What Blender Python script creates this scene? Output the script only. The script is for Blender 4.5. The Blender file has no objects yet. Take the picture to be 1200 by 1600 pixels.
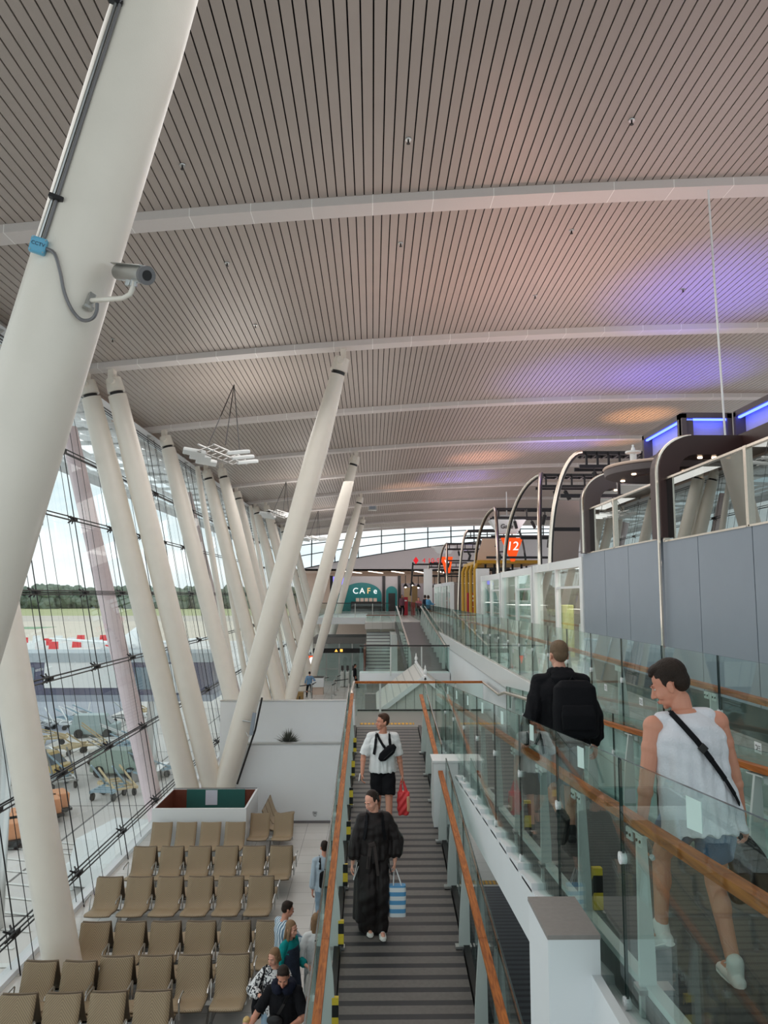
import bpy, bmesh, math, random
from mathutils import Vector, Matrix, Euler
R = math.radians
PI = math.pi
random.seed(7)
SC = bpy.context.scene
COL = SC.collection
EYE = 6.6            # camera height over the lower floor; 'rel' heights below are measured from the eye

# ------------------------------------------------------------------ camera
F_PX = 1200.0
PH = math.atan(130 / 1200.2)
TH = math.atan(18 / 1200 * math.cos(PH))
FW = Vector((math.sin(TH) * math.cos(PH), math.cos(TH) * math.cos(PH), math.sin(PH)))
RT = Vector((math.cos(TH), -math.sin(TH), 0))
UP = RT.cross(FW)
cam_d = bpy.data.cameras.new('camera'); cam = bpy.data.objects.new('camera', cam_d); COL.objects.link(cam)
cam_d.sensor_fit = 'HORIZONTAL'; cam_d.sensor_width = 36; cam_d.lens = 36 * F_PX / 1200
cam_d.clip_start = 0.05; cam_d.clip_end = 3000
m = Matrix((RT, UP, -FW)).transposed().to_4x4(); m.translation = (0, 0, EYE); cam.matrix_world = m
SC.camera = cam


def ray(px, py):
    r = FW * F_PX + RT * (px - 600) - UP * (py - 800)
    return r / r.y


def at(px, py, d=None, x=None, z=None):
    """world point seen at a pixel of the survey photo, at a known depth / x / world height"""
    r = ray(px, py)
    k = d if d is not None else (x / r.x if x is not None else (z - EYE) / r.z)
    return Vector((r.x * k, r.y * k, r.z * k + EYE))


# ------------------------------------------------------------------ materials
MATS = {}


def new_mat(name):
    m = bpy.data.materials.new(name); m.use_nodes = True
    nt = m.node_tree; nt.nodes.clear()
    out = nt.nodes.new('ShaderNodeOutputMaterial')
    return m, nt, out


def N(nt, t, **kw):
    n = nt.nodes.new(t)
    for k, v in kw.items():
        setattr(n, k, v)
    return n


def mat(name, col, rough=.5, metal=0., var=.06, scale=6., bump=0., bscale=60., spec=.5, coat=0.):
    """principled surface with a little procedural variation of colour and an optional bump"""
    if name in MATS: return MATS[name]
    m, nt, out = new_mat(name)
    b = N(nt, 'ShaderNodeBsdfPrincipled')
    b.inputs['Roughness'].default_value = rough; b.inputs['Metallic'].default_value = metal
    b.inputs['Specular IOR Level'].default_value = spec
    b.inputs['Coat Weight'].default_value = coat
    tc = N(nt, 'ShaderNodeTexCoord')
    nz = N(nt, 'ShaderNodeTexNoise'); nz.inputs['Scale'].default_value = scale; nz.inputs['Detail'].default_value = 4
    nt.links.new(tc.outputs['Object'], nz.inputs['Vector'])
    mx = N(nt, 'ShaderNodeMix', data_type='RGBA')
    mx.inputs['A'].default_value = (*[max(0, c * (1 - var)) for c in col], 1)
    mx.inputs['B'].default_value = (*[min(1, c * (1 + var)) for c in col], 1)
    nt.links.new(nz.outputs['Fac'], mx.inputs['Factor'])
    nt.links.new(mx.outputs['Result'], b.inputs['Base Color'])
    if bump:
        n2 = N(nt, 'ShaderNodeTexNoise'); n2.inputs['Scale'].default_value = bscale; n2.inputs['Detail'].default_value = 3
        nt.links.new(tc.outputs['Object'], n2.inputs['Vector'])
        bp = N(nt, 'ShaderNodeBump'); bp.inputs['Strength'].default_value = bump; bp.inputs['Distance'].default_value = .02
        nt.links.new(n2.outputs['Fac'], bp.inputs['Height']); nt.links.new(bp.outputs['Normal'], b.inputs['Normal'])
    nt.links.new(b.outputs[0], out.inputs[0])
    MATS[name] = m
    return m


def glass(name, tint=(.86, .95, .93), f0=.05, gain=.9, rough=0.0):
    """thin architectural glass: tinted transmission plus mirror reflection that grows towards grazing angles"""
    m, nt, out = new_mat(name)
    tr = N(nt, 'ShaderNodeBsdfTransparent'); tr.inputs[0].default_value = (*tint, 1)
    gl = N(nt, 'ShaderNodeBsdfGlossy'); gl.inputs['Roughness'].default_value = rough; gl.inputs[0].default_value = (.95, 1, .98, 1)
    lw = N(nt, 'ShaderNodeLayerWeight'); lw.inputs['Blend'].default_value = .5
    pw = N(nt, 'ShaderNodeMath', operation='POWER'); pw.inputs[1].default_value = 4.5
    ml = N(nt, 'ShaderNodeMath', operation='MULTIPLY_ADD'); ml.inputs[1].default_value = gain; ml.inputs[2].default_value = f0
    mx = N(nt, 'ShaderNodeMixShader')
    nt.links.new(lw.outputs['Facing'], pw.inputs[0]); nt.links.new(pw.outputs[0], ml.inputs[0]); nt.links.new(ml.outputs[0], mx.inputs[0])
    nt.links.new(tr.outputs[0], mx.inputs[1]); nt.links.new(gl.outputs[0], mx.inputs[2]); nt.links.new(mx.outputs[0], out.inputs[0])
    MATS[name] = m
    return m


def emit(name, col, s):
    m, nt, out = new_mat(name)
    e = N(nt, 'ShaderNodeEmission'); e.inputs[0].default_value = (*col, 1); e.inputs[1].default_value = s
    nt.links.new(e.outputs[0], out.inputs[0]); MATS[name] = m
    return m


def stripes(name, ca, cb, axis, period, duty, rough=.6, bump=.3, coord='Object', noise=.25, nscale=25):
    """two-tone stripes across one object axis (deck strips, hazard tape, woven rows)"""
    m, nt, out = new_mat(name)
    b = N(nt, 'ShaderNodeBsdfPrincipled'); b.inputs['Roughness'].default_value = rough
    tc = N(nt, 'ShaderNodeTexCoord'); dp = N(nt, 'ShaderNodeVectorMath', operation='DOT_PRODUCT'); dp.inputs[1].default_value = axis
    nt.links.new(tc.outputs[coord], dp.inputs[0])
    dv = N(nt, 'ShaderNodeMath', operation='DIVIDE'); dv.inputs[1].default_value = period
    fr = N(nt, 'ShaderNodeMath', operation='FRACT'); gt = N(nt, 'ShaderNodeMath', operation='GREATER_THAN'); gt.inputs[1].default_value = duty
    nt.links.new(dp.outputs['Value'], dv.inputs[0]); nt.links.new(dv.outputs[0], fr.inputs[0]); nt.links.new(fr.outputs[0], gt.inputs[0])
    mx = N(nt, 'ShaderNodeMix', data_type='RGBA'); mx.inputs['A'].default_value = (*ca, 1); mx.inputs['B'].default_value = (*cb, 1)
    nt.links.new(gt.outputs[0], mx.inputs['Factor'])
    nz = N(nt, 'ShaderNodeTexNoise'); nz.inputs['Scale'].default_value = nscale; nz.inputs['Detail'].default_value = 6
    nt.links.new(tc.outputs['Object'], nz.inputs['Vector'])
    m2 = N(nt, 'ShaderNodeMix', data_type='RGBA', blend_type='OVERLAY'); m2.inputs['Factor'].default_value = noise
    nt.links.new(mx.outputs['Result'], m2.inputs['A']); nt.links.new(nz.outputs['Fac'], m2.inputs['B'])
    nt.links.new(m2.outputs['Result'], b.inputs['Base Color'])
    if bump:
        bp = N(nt, 'ShaderNodeBump'); bp.inputs['Strength'].default_value = bump; bp.inputs['Distance'].default_value = .01
        nt.links.new(gt.outputs[0], bp.inputs['Height']); nt.links.new(bp.outputs['Normal'], b.inputs['Normal'])
    nt.links.new(b.outputs[0], out.inputs[0]); MATS[name] = m
    return m


def tiles(name, col, grout, size, rough):
    m, nt, out = new_mat(name)
    b = N(nt, 'ShaderNodeBsdfPrincipled'); b.inputs['Roughness'].default_value = rough
    tc = N(nt, 'ShaderNodeTexCoord'); br = N(nt, 'ShaderNodeTexBrick'); br.offset = 0
    br.inputs['Scale'].default_value = 1; br.inputs['Brick Width'].default_value = size; br.inputs['Row Height'].default_value = size
    br.inputs['Mortar Size'].default_value = .006
    br.inputs['Color1'].default_value = (*col, 1); br.inputs['Color2'].default_value = (*[c * .95 for c in col], 1); br.inputs['Mortar'].default_value = (*grout, 1)
    nt.links.new(tc.outputs['Object'], br.inputs['Vector'])
    nz = N(nt, 'ShaderNodeTexNoise'); nz.inputs['Scale'].default_value = 1.2; nz.inputs['Detail'].default_value = 5
    nt.links.new(tc.outputs['Object'], nz.inputs['Vector'])
    m2 = N(nt, 'ShaderNodeMix', data_type='RGBA', blend_type='OVERLAY'); m2.inputs['Factor'].default_value = .18
    nt.links.new(br.outputs['Color'], m2.inputs['A']); nt.links.new(nz.outputs['Fac'], m2.inputs['B'])
    nt.links.new(m2.outputs['Result'], b.inputs['Base Color']); nt.links.new(b.outputs[0], out.inputs[0]); MATS[name] = m
    return m


def weave(name, ca, cb):
    """chevron wicker weave for the seat shells (object x across, generated height along)"""
    m, nt, out = new_mat(name)
    b = N(nt, 'ShaderNodeBsdfPrincipled'); b.inputs['Roughness'].default_value = .55
    tc = N(nt, 'ShaderNodeTexCoord'); sp = N(nt, 'ShaderNodeSeparateXYZ'); nt.links.new(tc.outputs['UV'], sp.inputs[0])
    sb = N(nt, 'ShaderNodeMath', operation='SUBTRACT'); sb.inputs[1].default_value = .5
    ab = N(nt, 'ShaderNodeMath', operation='ABSOLUTE')
    nt.links.new(sp.outputs[0], sb.inputs[0]); nt.links.new(sb.outputs[0], ab.inputs[0])
    ad = N(nt, 'ShaderNodeMath', operation='MULTIPLY_ADD'); ad.inputs[1].default_value = .62
    nt.links.new(ab.outputs[0], ad.inputs[0]); nt.links.new(sp.outputs[1], ad.inputs[2])
    ml = N(nt, 'ShaderNodeMath', operation='MULTIPLY'); ml.inputs[1].default_value = 150
    sn = N(nt, 'ShaderNodeMath', operation='SINE')
    nt.links.new(ad.outputs[0], ml.inputs[0]); nt.links.new(ml.outputs[0], sn.inputs[0])
    m1 = N(nt, 'ShaderNodeMath', operation='MULTIPLY_ADD'); m1.inputs[1].default_value = .5; m1.inputs[2].default_value = .5
    nt.links.new(sn.outputs[0], m1.inputs[0])
    mx = N(nt, 'ShaderNodeMix', data_type='RGBA'); mx.inputs['A'].default_value = (*ca, 1); mx.inputs['B'].default_value = (*cb, 1)
    nt.links.new(m1.outputs[0], mx.inputs['Factor']); nt.links.new(mx.outputs['Result'], b.inputs['Base Color'])
    bp = N(nt, 'ShaderNodeBump'); bp.inputs['Strength'].default_value = .35; bp.inputs['Distance'].default_value = .008
    nt.links.new(m1.outputs[0], bp.inputs['Height']); nt.links.new(bp.outputs['Normal'], b.inputs['Normal'])
    nt.links.new(b.outputs[0], out.inputs[0]); MATS[name] = m
    return m


def srgb(*c):
    return tuple((v / 255 / 12.92 if v / 255 <= .04045 else ((v / 255 + .055) / 1.055) ** 2.4) for v in c)


M = {}
M['slat'] = mat('ceiling_slat', srgb(178, 166, 158), .42, .15, .05, 1.5)
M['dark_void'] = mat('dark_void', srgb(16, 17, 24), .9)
M['rib'] = mat('rib_paint', srgb(214, 206, 202), .45, 0, .03)
M['column'] = mat('column_paint', srgb(233, 225, 213), .32, 0, .05, 3, .05, 90)
M['white'] = mat('white_paint', srgb(226, 230, 232), .6, 0, .03, 2)
M['white_gloss'] = mat('white_gloss', srgb(232, 235, 235), .25, 0, .02)
M['grey_stone'] = mat('grey_stone', srgb(140, 134, 130), .7, 0, .12, 30)
M['grey_panel'] = mat('grey_panel', srgb(140, 149, 160), .5, 0, .05, 2)
M['steel'] = mat('steel', srgb(190, 190, 188), .28, .9, .05)
M['chrome'] = mat('chrome', srgb(232, 218, 204), .22, 1, .02)
M['dark_steel'] = mat('dark_steel', srgb(52, 50, 50), .4, .6, .08)
M['black'] = mat('black_metal', srgb(30, 28, 30), .45, .2, .08)
M['conduit'] = mat('conduit_grey', srgb(120, 118, 120), .4, .3, .06)
M['wood'] = None
M['fin'] = mat('post_paint', srgb(206, 212, 208), .4, .1, .04)
M['deck_landing'] = mat('landing_granite', srgb(128, 124, 118), .5, 0, .2, 60)
M['tile'] = tiles('floor_tile', srgb(206, 203, 198), srgb(150, 148, 144), .62, .22)
M['tile_up'] = tiles('upper_floor_tile', srgb(190, 186, 180), srgb(140, 138, 134), .62, .25)
M['deck'] = stripes('ramp_strips', srgb(100, 96, 92), srgb(40, 40, 43), (0, 1, 0), .215, .62, .55, .6)
M['deck_fine'] = stripes('ramp_fine_strips', srgb(68, 65, 64), srgb(34, 33, 35), (0, 1, 0), .105, .7, .5, .5)
M['deck_far'] = stripes('ramp_far_strips', srgb(84, 77, 79), srgb(72, 66, 68), (0, 1, 0), .5, .6, .35, .2)
M['deck_lower'] = stripes('ramp_lower_strips', srgb(70, 74, 82), srgb(34, 36, 42), (0, 1, 0), .215, .55, .5, .6)
M['tactile'] = stripes('tactile_yellow', srgb(214, 160, 52), srgb(150, 128, 98), (1, 0, 0), .09, .6, .6, .6)
M['hazard'] = stripes('hazard_tape', srgb(226, 196, 60), srgb(20, 20, 20), (0, .7, .7), .16, .5, .45, 0)
M['glass_rail'] = glass('balustrade_glass', (.87, .935, .918), .022, .6)
M['glass_wall'] = glass('facade_glass', (.955, .97, .96), .03, .5)
M['glass_shop'] = glass('shop_glass', (.9, .945, .93), .035, .5)
M['glass_dark'] = glass('tinted_glass', (.2, .19, .18), .3, .6)
M['glass_edge'] = mat('glass_edge', srgb(36, 52, 50), .15, 0, .02)
M['wicker'] = weave('wicker_weave', srgb(134, 116, 92), srgb(172, 152, 122))
M['wicker_back'] = mat('wicker_back', srgb(112, 96, 76), .6, 0, .1, 80)
M['led_blue'] = emit('led_blue', (.03, .05, 1.0), 3.2)
M['brown_clad'] = mat('brown_cladding', srgb(60, 36, 34), .4, 0, .1)
M['taupe_clad'] = mat('taupe_cladding', srgb(94, 84, 84), .5, 0, .05)
M['roof_tile'] = stripes('kiosk_roof_tile', srgb(196, 194, 188), srgb(168, 168, 164), (0, 0, 1), .16, .85, .7, .5)
M['board'] = stripes('gable_board', srgb(206, 206, 198), srgb(158, 158, 152), (1, 0, 0), .28, .9, .6, .4)
M['teal'] = mat('teal_paint', srgb(0, 118, 118), .4)
M['red_card'] = mat('red_card', srgb(168, 22, 44), .4)
M['orange'] = emit('orange_sign', srgb(236, 84, 36), .8)
M['letter_white'] = emit('letter_white', (.9, .9, .9), .9)
M['letter_red'] = emit('letter_red', srgb(214, 40, 48), .8)
M['yellow_frame'] = mat('yellow_frame', srgb(196, 148, 20), .4)
M['plant'] = mat('dry_leaf', srgb(88, 92, 82), .7, 0, .3, 30)
M['soil'] = mat('soil', srgb(60, 50, 42), .9, 0, .2, 40)
M['dark_wood'] = mat('planter_inside', srgb(112, 60, 44), .5, 0, .15, 12)
M['peach_wall'] = mat('peach_panel', srgb(214, 190, 174), .6, 0, .04)
M['fascia'] = mat('fascia_panel', srgb(226, 218, 220), .6, 0, .03)
M['cctv_blue'] = mat('box_blue', srgb(98, 172, 204), .4)


def wood_mat():
    m, nt, out = new_mat('handrail_wood')
    b = N(nt, 'ShaderNodeBsdfPrincipled'); b.inputs['Roughness'].default_value = .5; b.inputs['Specular IOR Level'].default_value = .3
    tc = N(nt, 'ShaderNodeTexCoord'); mp = N(nt, 'ShaderNodeMapping'); mp.inputs['Scale'].default_value = (22, 1.2, 22)
    nz = N(nt, 'ShaderNodeTexNoise'); nz.inputs['Scale'].default_value = 1.5; nz.inputs['Detail'].default_value = 6; nz.inputs['Distortion'].default_value = 1.2
    cr = N(nt, 'ShaderNodeValToRGB'); cr.color_ramp.elements[0].color = (*srgb(130, 66, 24), 1); cr.color_ramp.elements[1].color = (*srgb(198, 116, 48), 1)
    cr.color_ramp.elements[0].position = .3; cr.color_ramp.elements[1].position = .7
    nt.links.new(tc.outputs['Object'], mp.inputs[0]); nt.links.new(mp.outputs[0], nz.inputs['Vector'])
    nt.links.new(nz.outputs['Fac'], cr.inputs[0]); nt.links.new(cr.outputs[0], b.inputs['Base Color']); nt.links.new(b.outputs[0], out.inputs[0])
    return m


M['wood'] = wood_mat()

# ------------------------------------------------------------------ mesh helpers
ORG = {}


class MB:
    def __init__(s):
        s.v = []; s.f = []; s.m = []; s.uv = {}

    def add(s, vs, fs, mi=0):
        o = len(s.v); s.v += [Vector(v) for v in vs]
        for f in fs:
            s.f.append(tuple(i + o for i in f)); s.m.append(mi)
        return s

    def hexa(s, p, mi=0):
        """8 corners: bottom ring then top ring (counter-clockwise)"""
        return s.add(p, [(3, 2, 1, 0), (4, 5, 6, 7), (0, 1, 5, 4), (1, 2, 6, 5), (2, 3, 7, 6), (3, 0, 4, 7)], mi)

    def box(s, c, d, mi=0, rot=None, bev=0):
        x, y, z = d[0] / 2, d[1] / 2, d[2] / 2
        if bev:
            bm = bmesh.new(); bmesh.ops.create_cube(bm, size=1)
            for v in bm.verts: v.co = Vector((v.co.x * d[0], v.co.y * d[1], v.co.z * d[2]))
            bmesh.ops.bevel(bm, geom=bm.edges[:], offset=bev, segments=2, affect='EDGES', profile=.5)
            bm.verts.index_update()
            p = [v.co.copy() for v in bm.verts]; fs = [tuple(v.index for v in f.verts) for f in bm.faces]; bm.free()
        else:
            p = [Vector(q) for q in ((-x, -y, -z), (x, -y, -z), (x, y, -z), (-x, y, -z), (-x, -y, z), (x, -y, z), (x, y, z), (-x, y, z))]
            fs = [(3, 2, 1, 0), (4, 5, 6, 7), (0, 1, 5, 4), (1, 2, 6, 5), (2, 3, 7, 6), (3, 0, 4, 7)]
        if rot is not None:
            r = rot if isinstance(rot, Matrix) else Euler(rot).to_matrix()
            p = [r @ q for q in p]
        c = Vector(c)
        return s.add([q + c for q in p], fs, mi)

    def bx(s, a, b, mi=0):
        """box from two corners"""
        a = Vector(a); b = Vector(b)
        return s.box((a + b) / 2, (abs(b.x - a.x), abs(b.y - a.y), abs(b.z - a.z)), mi)

    def tube(s, pts, r, seg=12, mi=0, caps=True, flat=None):
        """swept round tube; r a number or one per point; flat=(ru, rv) scales the section"""
        pts = [Vector(p) for p in pts]; n = len(pts)
        rs = r if isinstance(r, (list, tuple)) else [r] * n
        prev = None; o = len(s.v)
        for i, p in enumerate(pts):
            t = (pts[min(i + 1, n - 1)] - pts[max(i - 1, 0)])
            t = t.normalized() if t.length > 1e-9 else Vector((0, 0, 1))
            if prev is None:
                a = Vector((0, 0, 1)) if abs(t.z) < .95 else Vector((0, 1, 0))
                u = t.cross(a).normalized()
            else:
                u = (prev - t * prev.dot(t)).normalized()
            w = t.cross(u); prev = u
            fu, fv = flat or (1, 1)
            for k in range(seg):
                a = 2 * PI * k / seg
                s.v.append(p + (u * math.cos(a) * fu + w * math.sin(a) * fv) * rs[i])
        for i in range(n - 1):
            for k in range(seg):
                k2 = (k + 1) % seg
                s.f.append((o + i * seg + k, o + i * seg + k2, o + (i + 1) * seg + k2, o + (i + 1) * seg + k)); s.m.append(mi)
        if caps:
            s.f.append(tuple(o + k for k in reversed(range(seg)))); s.m.append(mi)
            s.f.append(tuple(o + (n - 1) * seg + k for k in range(seg))); s.m.append(mi)
        return s

    def bar(s, a, b, w, h, mi=0, up=(0, 0, 1)):
        """rectangular bar between two points, width w sideways, height h along up"""
        a = Vector(a); b = Vector(b); t = (b - a).normalized(); u = Vector(up)
        sd = t.cross(u)
        if sd.length < 1e-4: sd = t.cross(Vector((0, 1, 0)))
        sd.normalize(); u = sd.cross(t).normalized()
        p = []
        for q in (a, b):
            p.append([q - sd * w / 2 - u * h / 2, q + sd * w / 2 - u * h / 2, q + sd * w / 2 + u * h / 2, q - sd * w / 2 + u * h / 2])
        return s.add(p[0] + p[1], [(3, 2, 1, 0), (4, 5, 6, 7), (0, 1, 5, 4), (1, 2, 6, 5), (2, 3, 7, 6), (3, 0, 4, 7)], mi)

    def prism(s, poly, axis, a, b, mi=0):
        """polygon in the two other axes extruded along axis ('x','y','z') from a to b"""
        n = len(poly)

        def P(q, t):
            return {'x': (t, q[0], q[1]), 'y': (q[0], t, q[1]), 'z': (q[0], q[1], t)}[axis]
        vs = [P(q, a) for q in poly] + [P(q, b) for q in poly]
        fs = [tuple(range(n - 1, -1, -1)), tuple(range(n, 2 * n))] + [(i, (i + 1) % n, n + (i + 1) % n, n + i) for i in range(n)]
        return s.add(vs, fs, mi)

    def lathe(s, prof, c=(0, 0, 0), seg=20, mi=0, rot=None):
        """profile of (radius, z) turned round z"""
        o = len(s.v); c = Vector(c); n = len(prof)
        for r, z in prof:
            for k in range(seg):
                a = 2 * PI * k / seg; q = Vector((r * math.cos(a), r * math.sin(a), z))
                if rot is not None: q = rot @ q
                s.v.append(q + c)
        for i in range(n - 1):
            for k in range(seg):
                k2 = (k + 1) % seg
                s.f.append((o + i * seg + k, o + i * seg + k2, o + (i + 1) * seg + k2, o + (i + 1) * seg + k)); s.m.append(mi)
        s.f.append(tuple(o + k for k in reversed(range(seg)))); s.m.append(mi)
        s.f.append(tuple(o + (n - 1) * seg + k for k in range(seg))); s.m.append(mi)
        return s

    def ell(s, c, r, rot=None, seg=14, rings=9, mi=0):
        c = Vector(c); o = len(s.v)
        r = Vector(r) if not isinstance(r, (int, float)) else Vector((r, r, r))

        def T(q):
            if rot is not None: q = rot @ q
            return q + c
        s.v.append(T(Vector((0, 0, -r.z))))
        for i in range(1, rings):
            a = -PI / 2 + PI * i / rings
            for k in range(seg):
                b = 2 * PI * k / seg
                s.v.append(T(Vector((r.x * math.cos(a) * math.cos(b), r.y * math.cos(a) * math.sin(b), r.z * math.sin(a)))))
        s.v.append(T(Vector((0, 0, r.z)))); e = len(s.v) - 1
        for k in range(seg):
            k2 = (k + 1) % seg
            s.f.append((o, o + 1 + k2, o + 1 + k)); s.m.append(mi)
            for i in range(rings - 2):
                s.f.append((o + 1 + i * seg + k, o + 1 + i * seg + k2, o + 1 + (i + 1) * seg + k2, o + 1 + (i + 1) * seg + k)); s.m.append(mi)
            s.f.append((o + 1 + (rings - 2) * seg + k, o + 1 + (rings - 2) * seg + k2, e)); s.m.append(mi)
        return s

    def cap(s, a, b, ra, rb, seg=12, mi=0):
        """round-ended tapered limb"""
        a = Vector(a); b = Vector(b); t = (b - a).normalized(); pts = []; rs = []
        for i in range(5):
            q = PI / 2 * (1 - i / 4); pts.append(a - t * ra * math.sin(q)); rs.append(max(ra * math.cos(q), ra * .08))
        for i in range(5):
            q = PI / 2 * i / 4; pts.append(b + t * rb * math.sin(q)); rs.append(max(rb * math.cos(q), rb * .08))
        return s.tube(pts, rs, seg, mi)

    def loft(s, rings, seg=20, mi=0, p=2.0):
        """rings of (centre, rx, ry[, matrix]) ; superellipse sections, capped"""
        o = len(s.v); n = len(rings)
        for rg in rings:
            c = Vector(rg[0]); Mx = rg[3] if len(rg) > 3 else None
            for k in range(seg):
                a = 2 * PI * k / seg; ca, sa = math.cos(a), math.sin(a)
                q = Vector((math.copysign(abs(ca) ** (2 / p), ca) * rg[1], math.copysign(abs(sa) ** (2 / p), sa) * rg[2], 0))
                if Mx is not None: q = Mx @ q
                s.v.append(c + q)
        for i in range(n - 1):
            for k in range(seg):
                k2 = (k + 1) % seg
                s.f.append((o + i * seg + k, o + i * seg + k2, o + (i + 1) * seg + k2, o + (i + 1) * seg + k)); s.m.append(mi)
        s.f.append(tuple(o + k for k in reversed(range(seg)))); s.m.append(mi)
        s.f.append(tuple(o + (n - 1) * seg + k for k in range(seg))); s.m.append(mi)
        return s

    def build(s, name, mats, parent=None, smooth=False, uv=None):
        me = bpy.data.meshes.new(name)
        off = ORG.get(parent.name, Vector()) if parent else Vector()
        me.from_pydata([v - off for v in s.v], [], s.f)
        for mt in (mats if isinstance(mats, (list, tuple)) else [mats]):
            me.materials.append(mt)
        if any(s.m): me.polygons.foreach_set('material_index', s.m)
        bm = bmesh.new(); bm.from_mesh(me); bmesh.ops.recalc_face_normals(bm, faces=bm.faces[:]); bm.to_mesh(me); bm.free()
        if smooth: smooth_mesh(me, smooth if not isinstance(smooth, bool) else 40)
        o = bpy.data.objects.new(name, me); COL.objects.link(o)
        if parent: o.parent = parent; ORG[o.name] = off
        return o


def smooth_mesh(me, ang=40):
    me.polygons.foreach_set('use_smooth', [True] * len(me.polygons))
    bm = bmesh.new(); bm.from_mesh(me)
    for e in bm.edges:
        if len(e.link_faces) == 2 and e.calc_face_angle(0) > R(ang): e.smooth = False
    bm.to_mesh(me); bm.free()


def tag(o, label=None, cat=None, group=None, kind=None):
    if label: o['label'] = label
    if cat: o['category'] = cat
    if group: o['group'] = group
    if kind: o['kind'] = kind
    return o


def thing(name, label, cat, loc=(0, 0, 0), group=None):
    o = bpy.data.objects.new(name, None); COL.objects.link(o); o.location = loc; o.empty_display_size = .2
    ORG[o.name] = Vector(loc)
    return tag(o, label, cat, group)


def struct(name, mb, mats, smooth=False):
    return tag(mb.build(name, mats, None, smooth), kind='structure')


def kids(o):
    return [c for c in COL.objects if c.parent == o]


def dup(o, loc=None, rz=None, label=None, group=None, parent=None, scale=None, _tree=None):
    c = o.copy(); COL.objects.link(c)
    if parent: c.parent = parent
    if loc is not None: c.location = loc
    if rz is not None: c.rotation_euler = (0, 0, rz)
    if scale is not None: c.scale = (scale, scale, scale)
    if label: c['label'] = label
    if group: c['group'] = group
    if _tree is None:
        _tree = {}
        for q in COL.objects:
            if q.parent: _tree.setdefault(q.parent.name, []).append(q)
    for ch in _tree.get(o.name, []):
        dup(ch, parent=c, _tree=_tree)
    return c


def text_mesh(body, size, depth, m, M4, name, parent=None, align='CENTER'):
    """lettering: a text curve turned into a mesh and laid down with a matrix"""
    cu = bpy.data.curves.new('t', 'FONT'); cu.body = body; cu.size = size; cu.extrude = depth; cu.align_x = align; cu.align_y = 'CENTER'
    t = bpy.data.objects.new('t', cu); COL.objects.link(t)
    dg = bpy.context.evaluated_depsgraph_get(); me = bpy.data.meshes.new_from_object(t.evaluated_get(dg))
    bpy.data.objects.remove(t); bpy.data.curves.remove(cu)
    off = ORG.get(parent.name, Vector()) if parent else Vector()
    me.transform(M4); me.transform(Matrix.Translation(-off)); me.materials.clear(); me.materials.append(m)
    o = bpy.data.objects.new(name, me); COL.objects.link(o)
    if parent: o.parent = parent; ORG[o.name] = off
    return o


def frame(origin, right, up):
    r = Vector(right).normalized(); u = Vector(up).normalized(); n = r.cross(u)
    m = Matrix((r, u, n)).transposed().to_4x4(); m.translation = Vector(origin)
    return m
# ------------------------------------------------------------------ building shell
FLOOR_Z = 0.0
UPZ = EYE - 1.65          # upper (departures) level
Y_END = 86.0
RIBS = [5.7 + 8.0 * k for k in range(0, 11)]


def czr(x): return EYE + 7.18 + .076 * x - .0024 * x * x
def gx(z): return -(7.6 + .2 * (z - EYE))


b = MB(); b.bx((-6.28, -6, -.3), (26, 64, 0)); struct('floor', b, M['tile'])
b = MB(); b.bx((3.02, -6, UPZ - .45), (26, Y_END, UPZ)); b.bx((-6.6, 70, UPZ - .45), (3.02, Y_END, UPZ))
struct('floor', b, M['tile_up'])
b = MB(); b.bx((-6.28, 64, -.3), (26, Y_END + 12, 0)); struct('floor', b, M['tile'])

# slatted ceiling (one continuous surface) and the dark void above its open joints
b = MB(); x = -9.35; PITCH = .167
while x < 24:
    x0, x1 = x + .011, x + PITCH - .011
    z0, z1 = czr(x0) + .16, czr(x1) + .16
    b.hexa([(x0, 1, z0), (x1, 1, z1), (x1, Y_END, z1), (x0, Y_END, z0), (x0, 1, z0 + .03), (x1, 1, z1 + .03), (x1, Y_END, z1 + .03), (x0, Y_END, z0 + .03)])
    x += PITCH
struct('ceiling', b, M['slat'])
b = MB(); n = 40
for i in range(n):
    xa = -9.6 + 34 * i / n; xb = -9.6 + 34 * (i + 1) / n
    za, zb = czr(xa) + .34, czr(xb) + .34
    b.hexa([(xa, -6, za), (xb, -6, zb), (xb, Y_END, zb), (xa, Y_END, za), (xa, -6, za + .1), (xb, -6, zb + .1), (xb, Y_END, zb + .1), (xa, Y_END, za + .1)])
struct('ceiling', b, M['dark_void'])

M['rib'] = stripes('rib_panels', srgb(216, 208, 204), srgb(250, 246, 242), (1, 0, 0), 1.12, .985, .45, 0, noise=.05)
for i, d in enumerate(RIBS):
    b = MB(); n = 36
    for k in range(n):
        xa = -9.2 + 33.2 * k / n; xb = -9.2 + 33.2 * (k + 1) / n
        za, zb = czr(xa), czr(xb)
        b.hexa([(xa, d - .25, za), (xb, d - .25, zb), (xb, d + .22, zb), (xa, d + .22, za), (xa, d - .25, za + .17), (xb, d - .25, zb + .17), (xb, d + .22, zb + .17), (xa, d + .22, za + .17)])
    struct('trim_%d' % (i + 1), b, M['rib'])

# sprinkler heads in the ceiling


def ceil_hit(px, py, off=.15):
    r = ray(px, py); lo, hi = 1, 300
    for _ in range(60):
        k = (lo + hi) / 2
        if r.z * k + EYE > czr(r.x * k) + off: hi = k
        else: lo = k
    return r * lo + Vector((0, 0, EYE))


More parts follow.
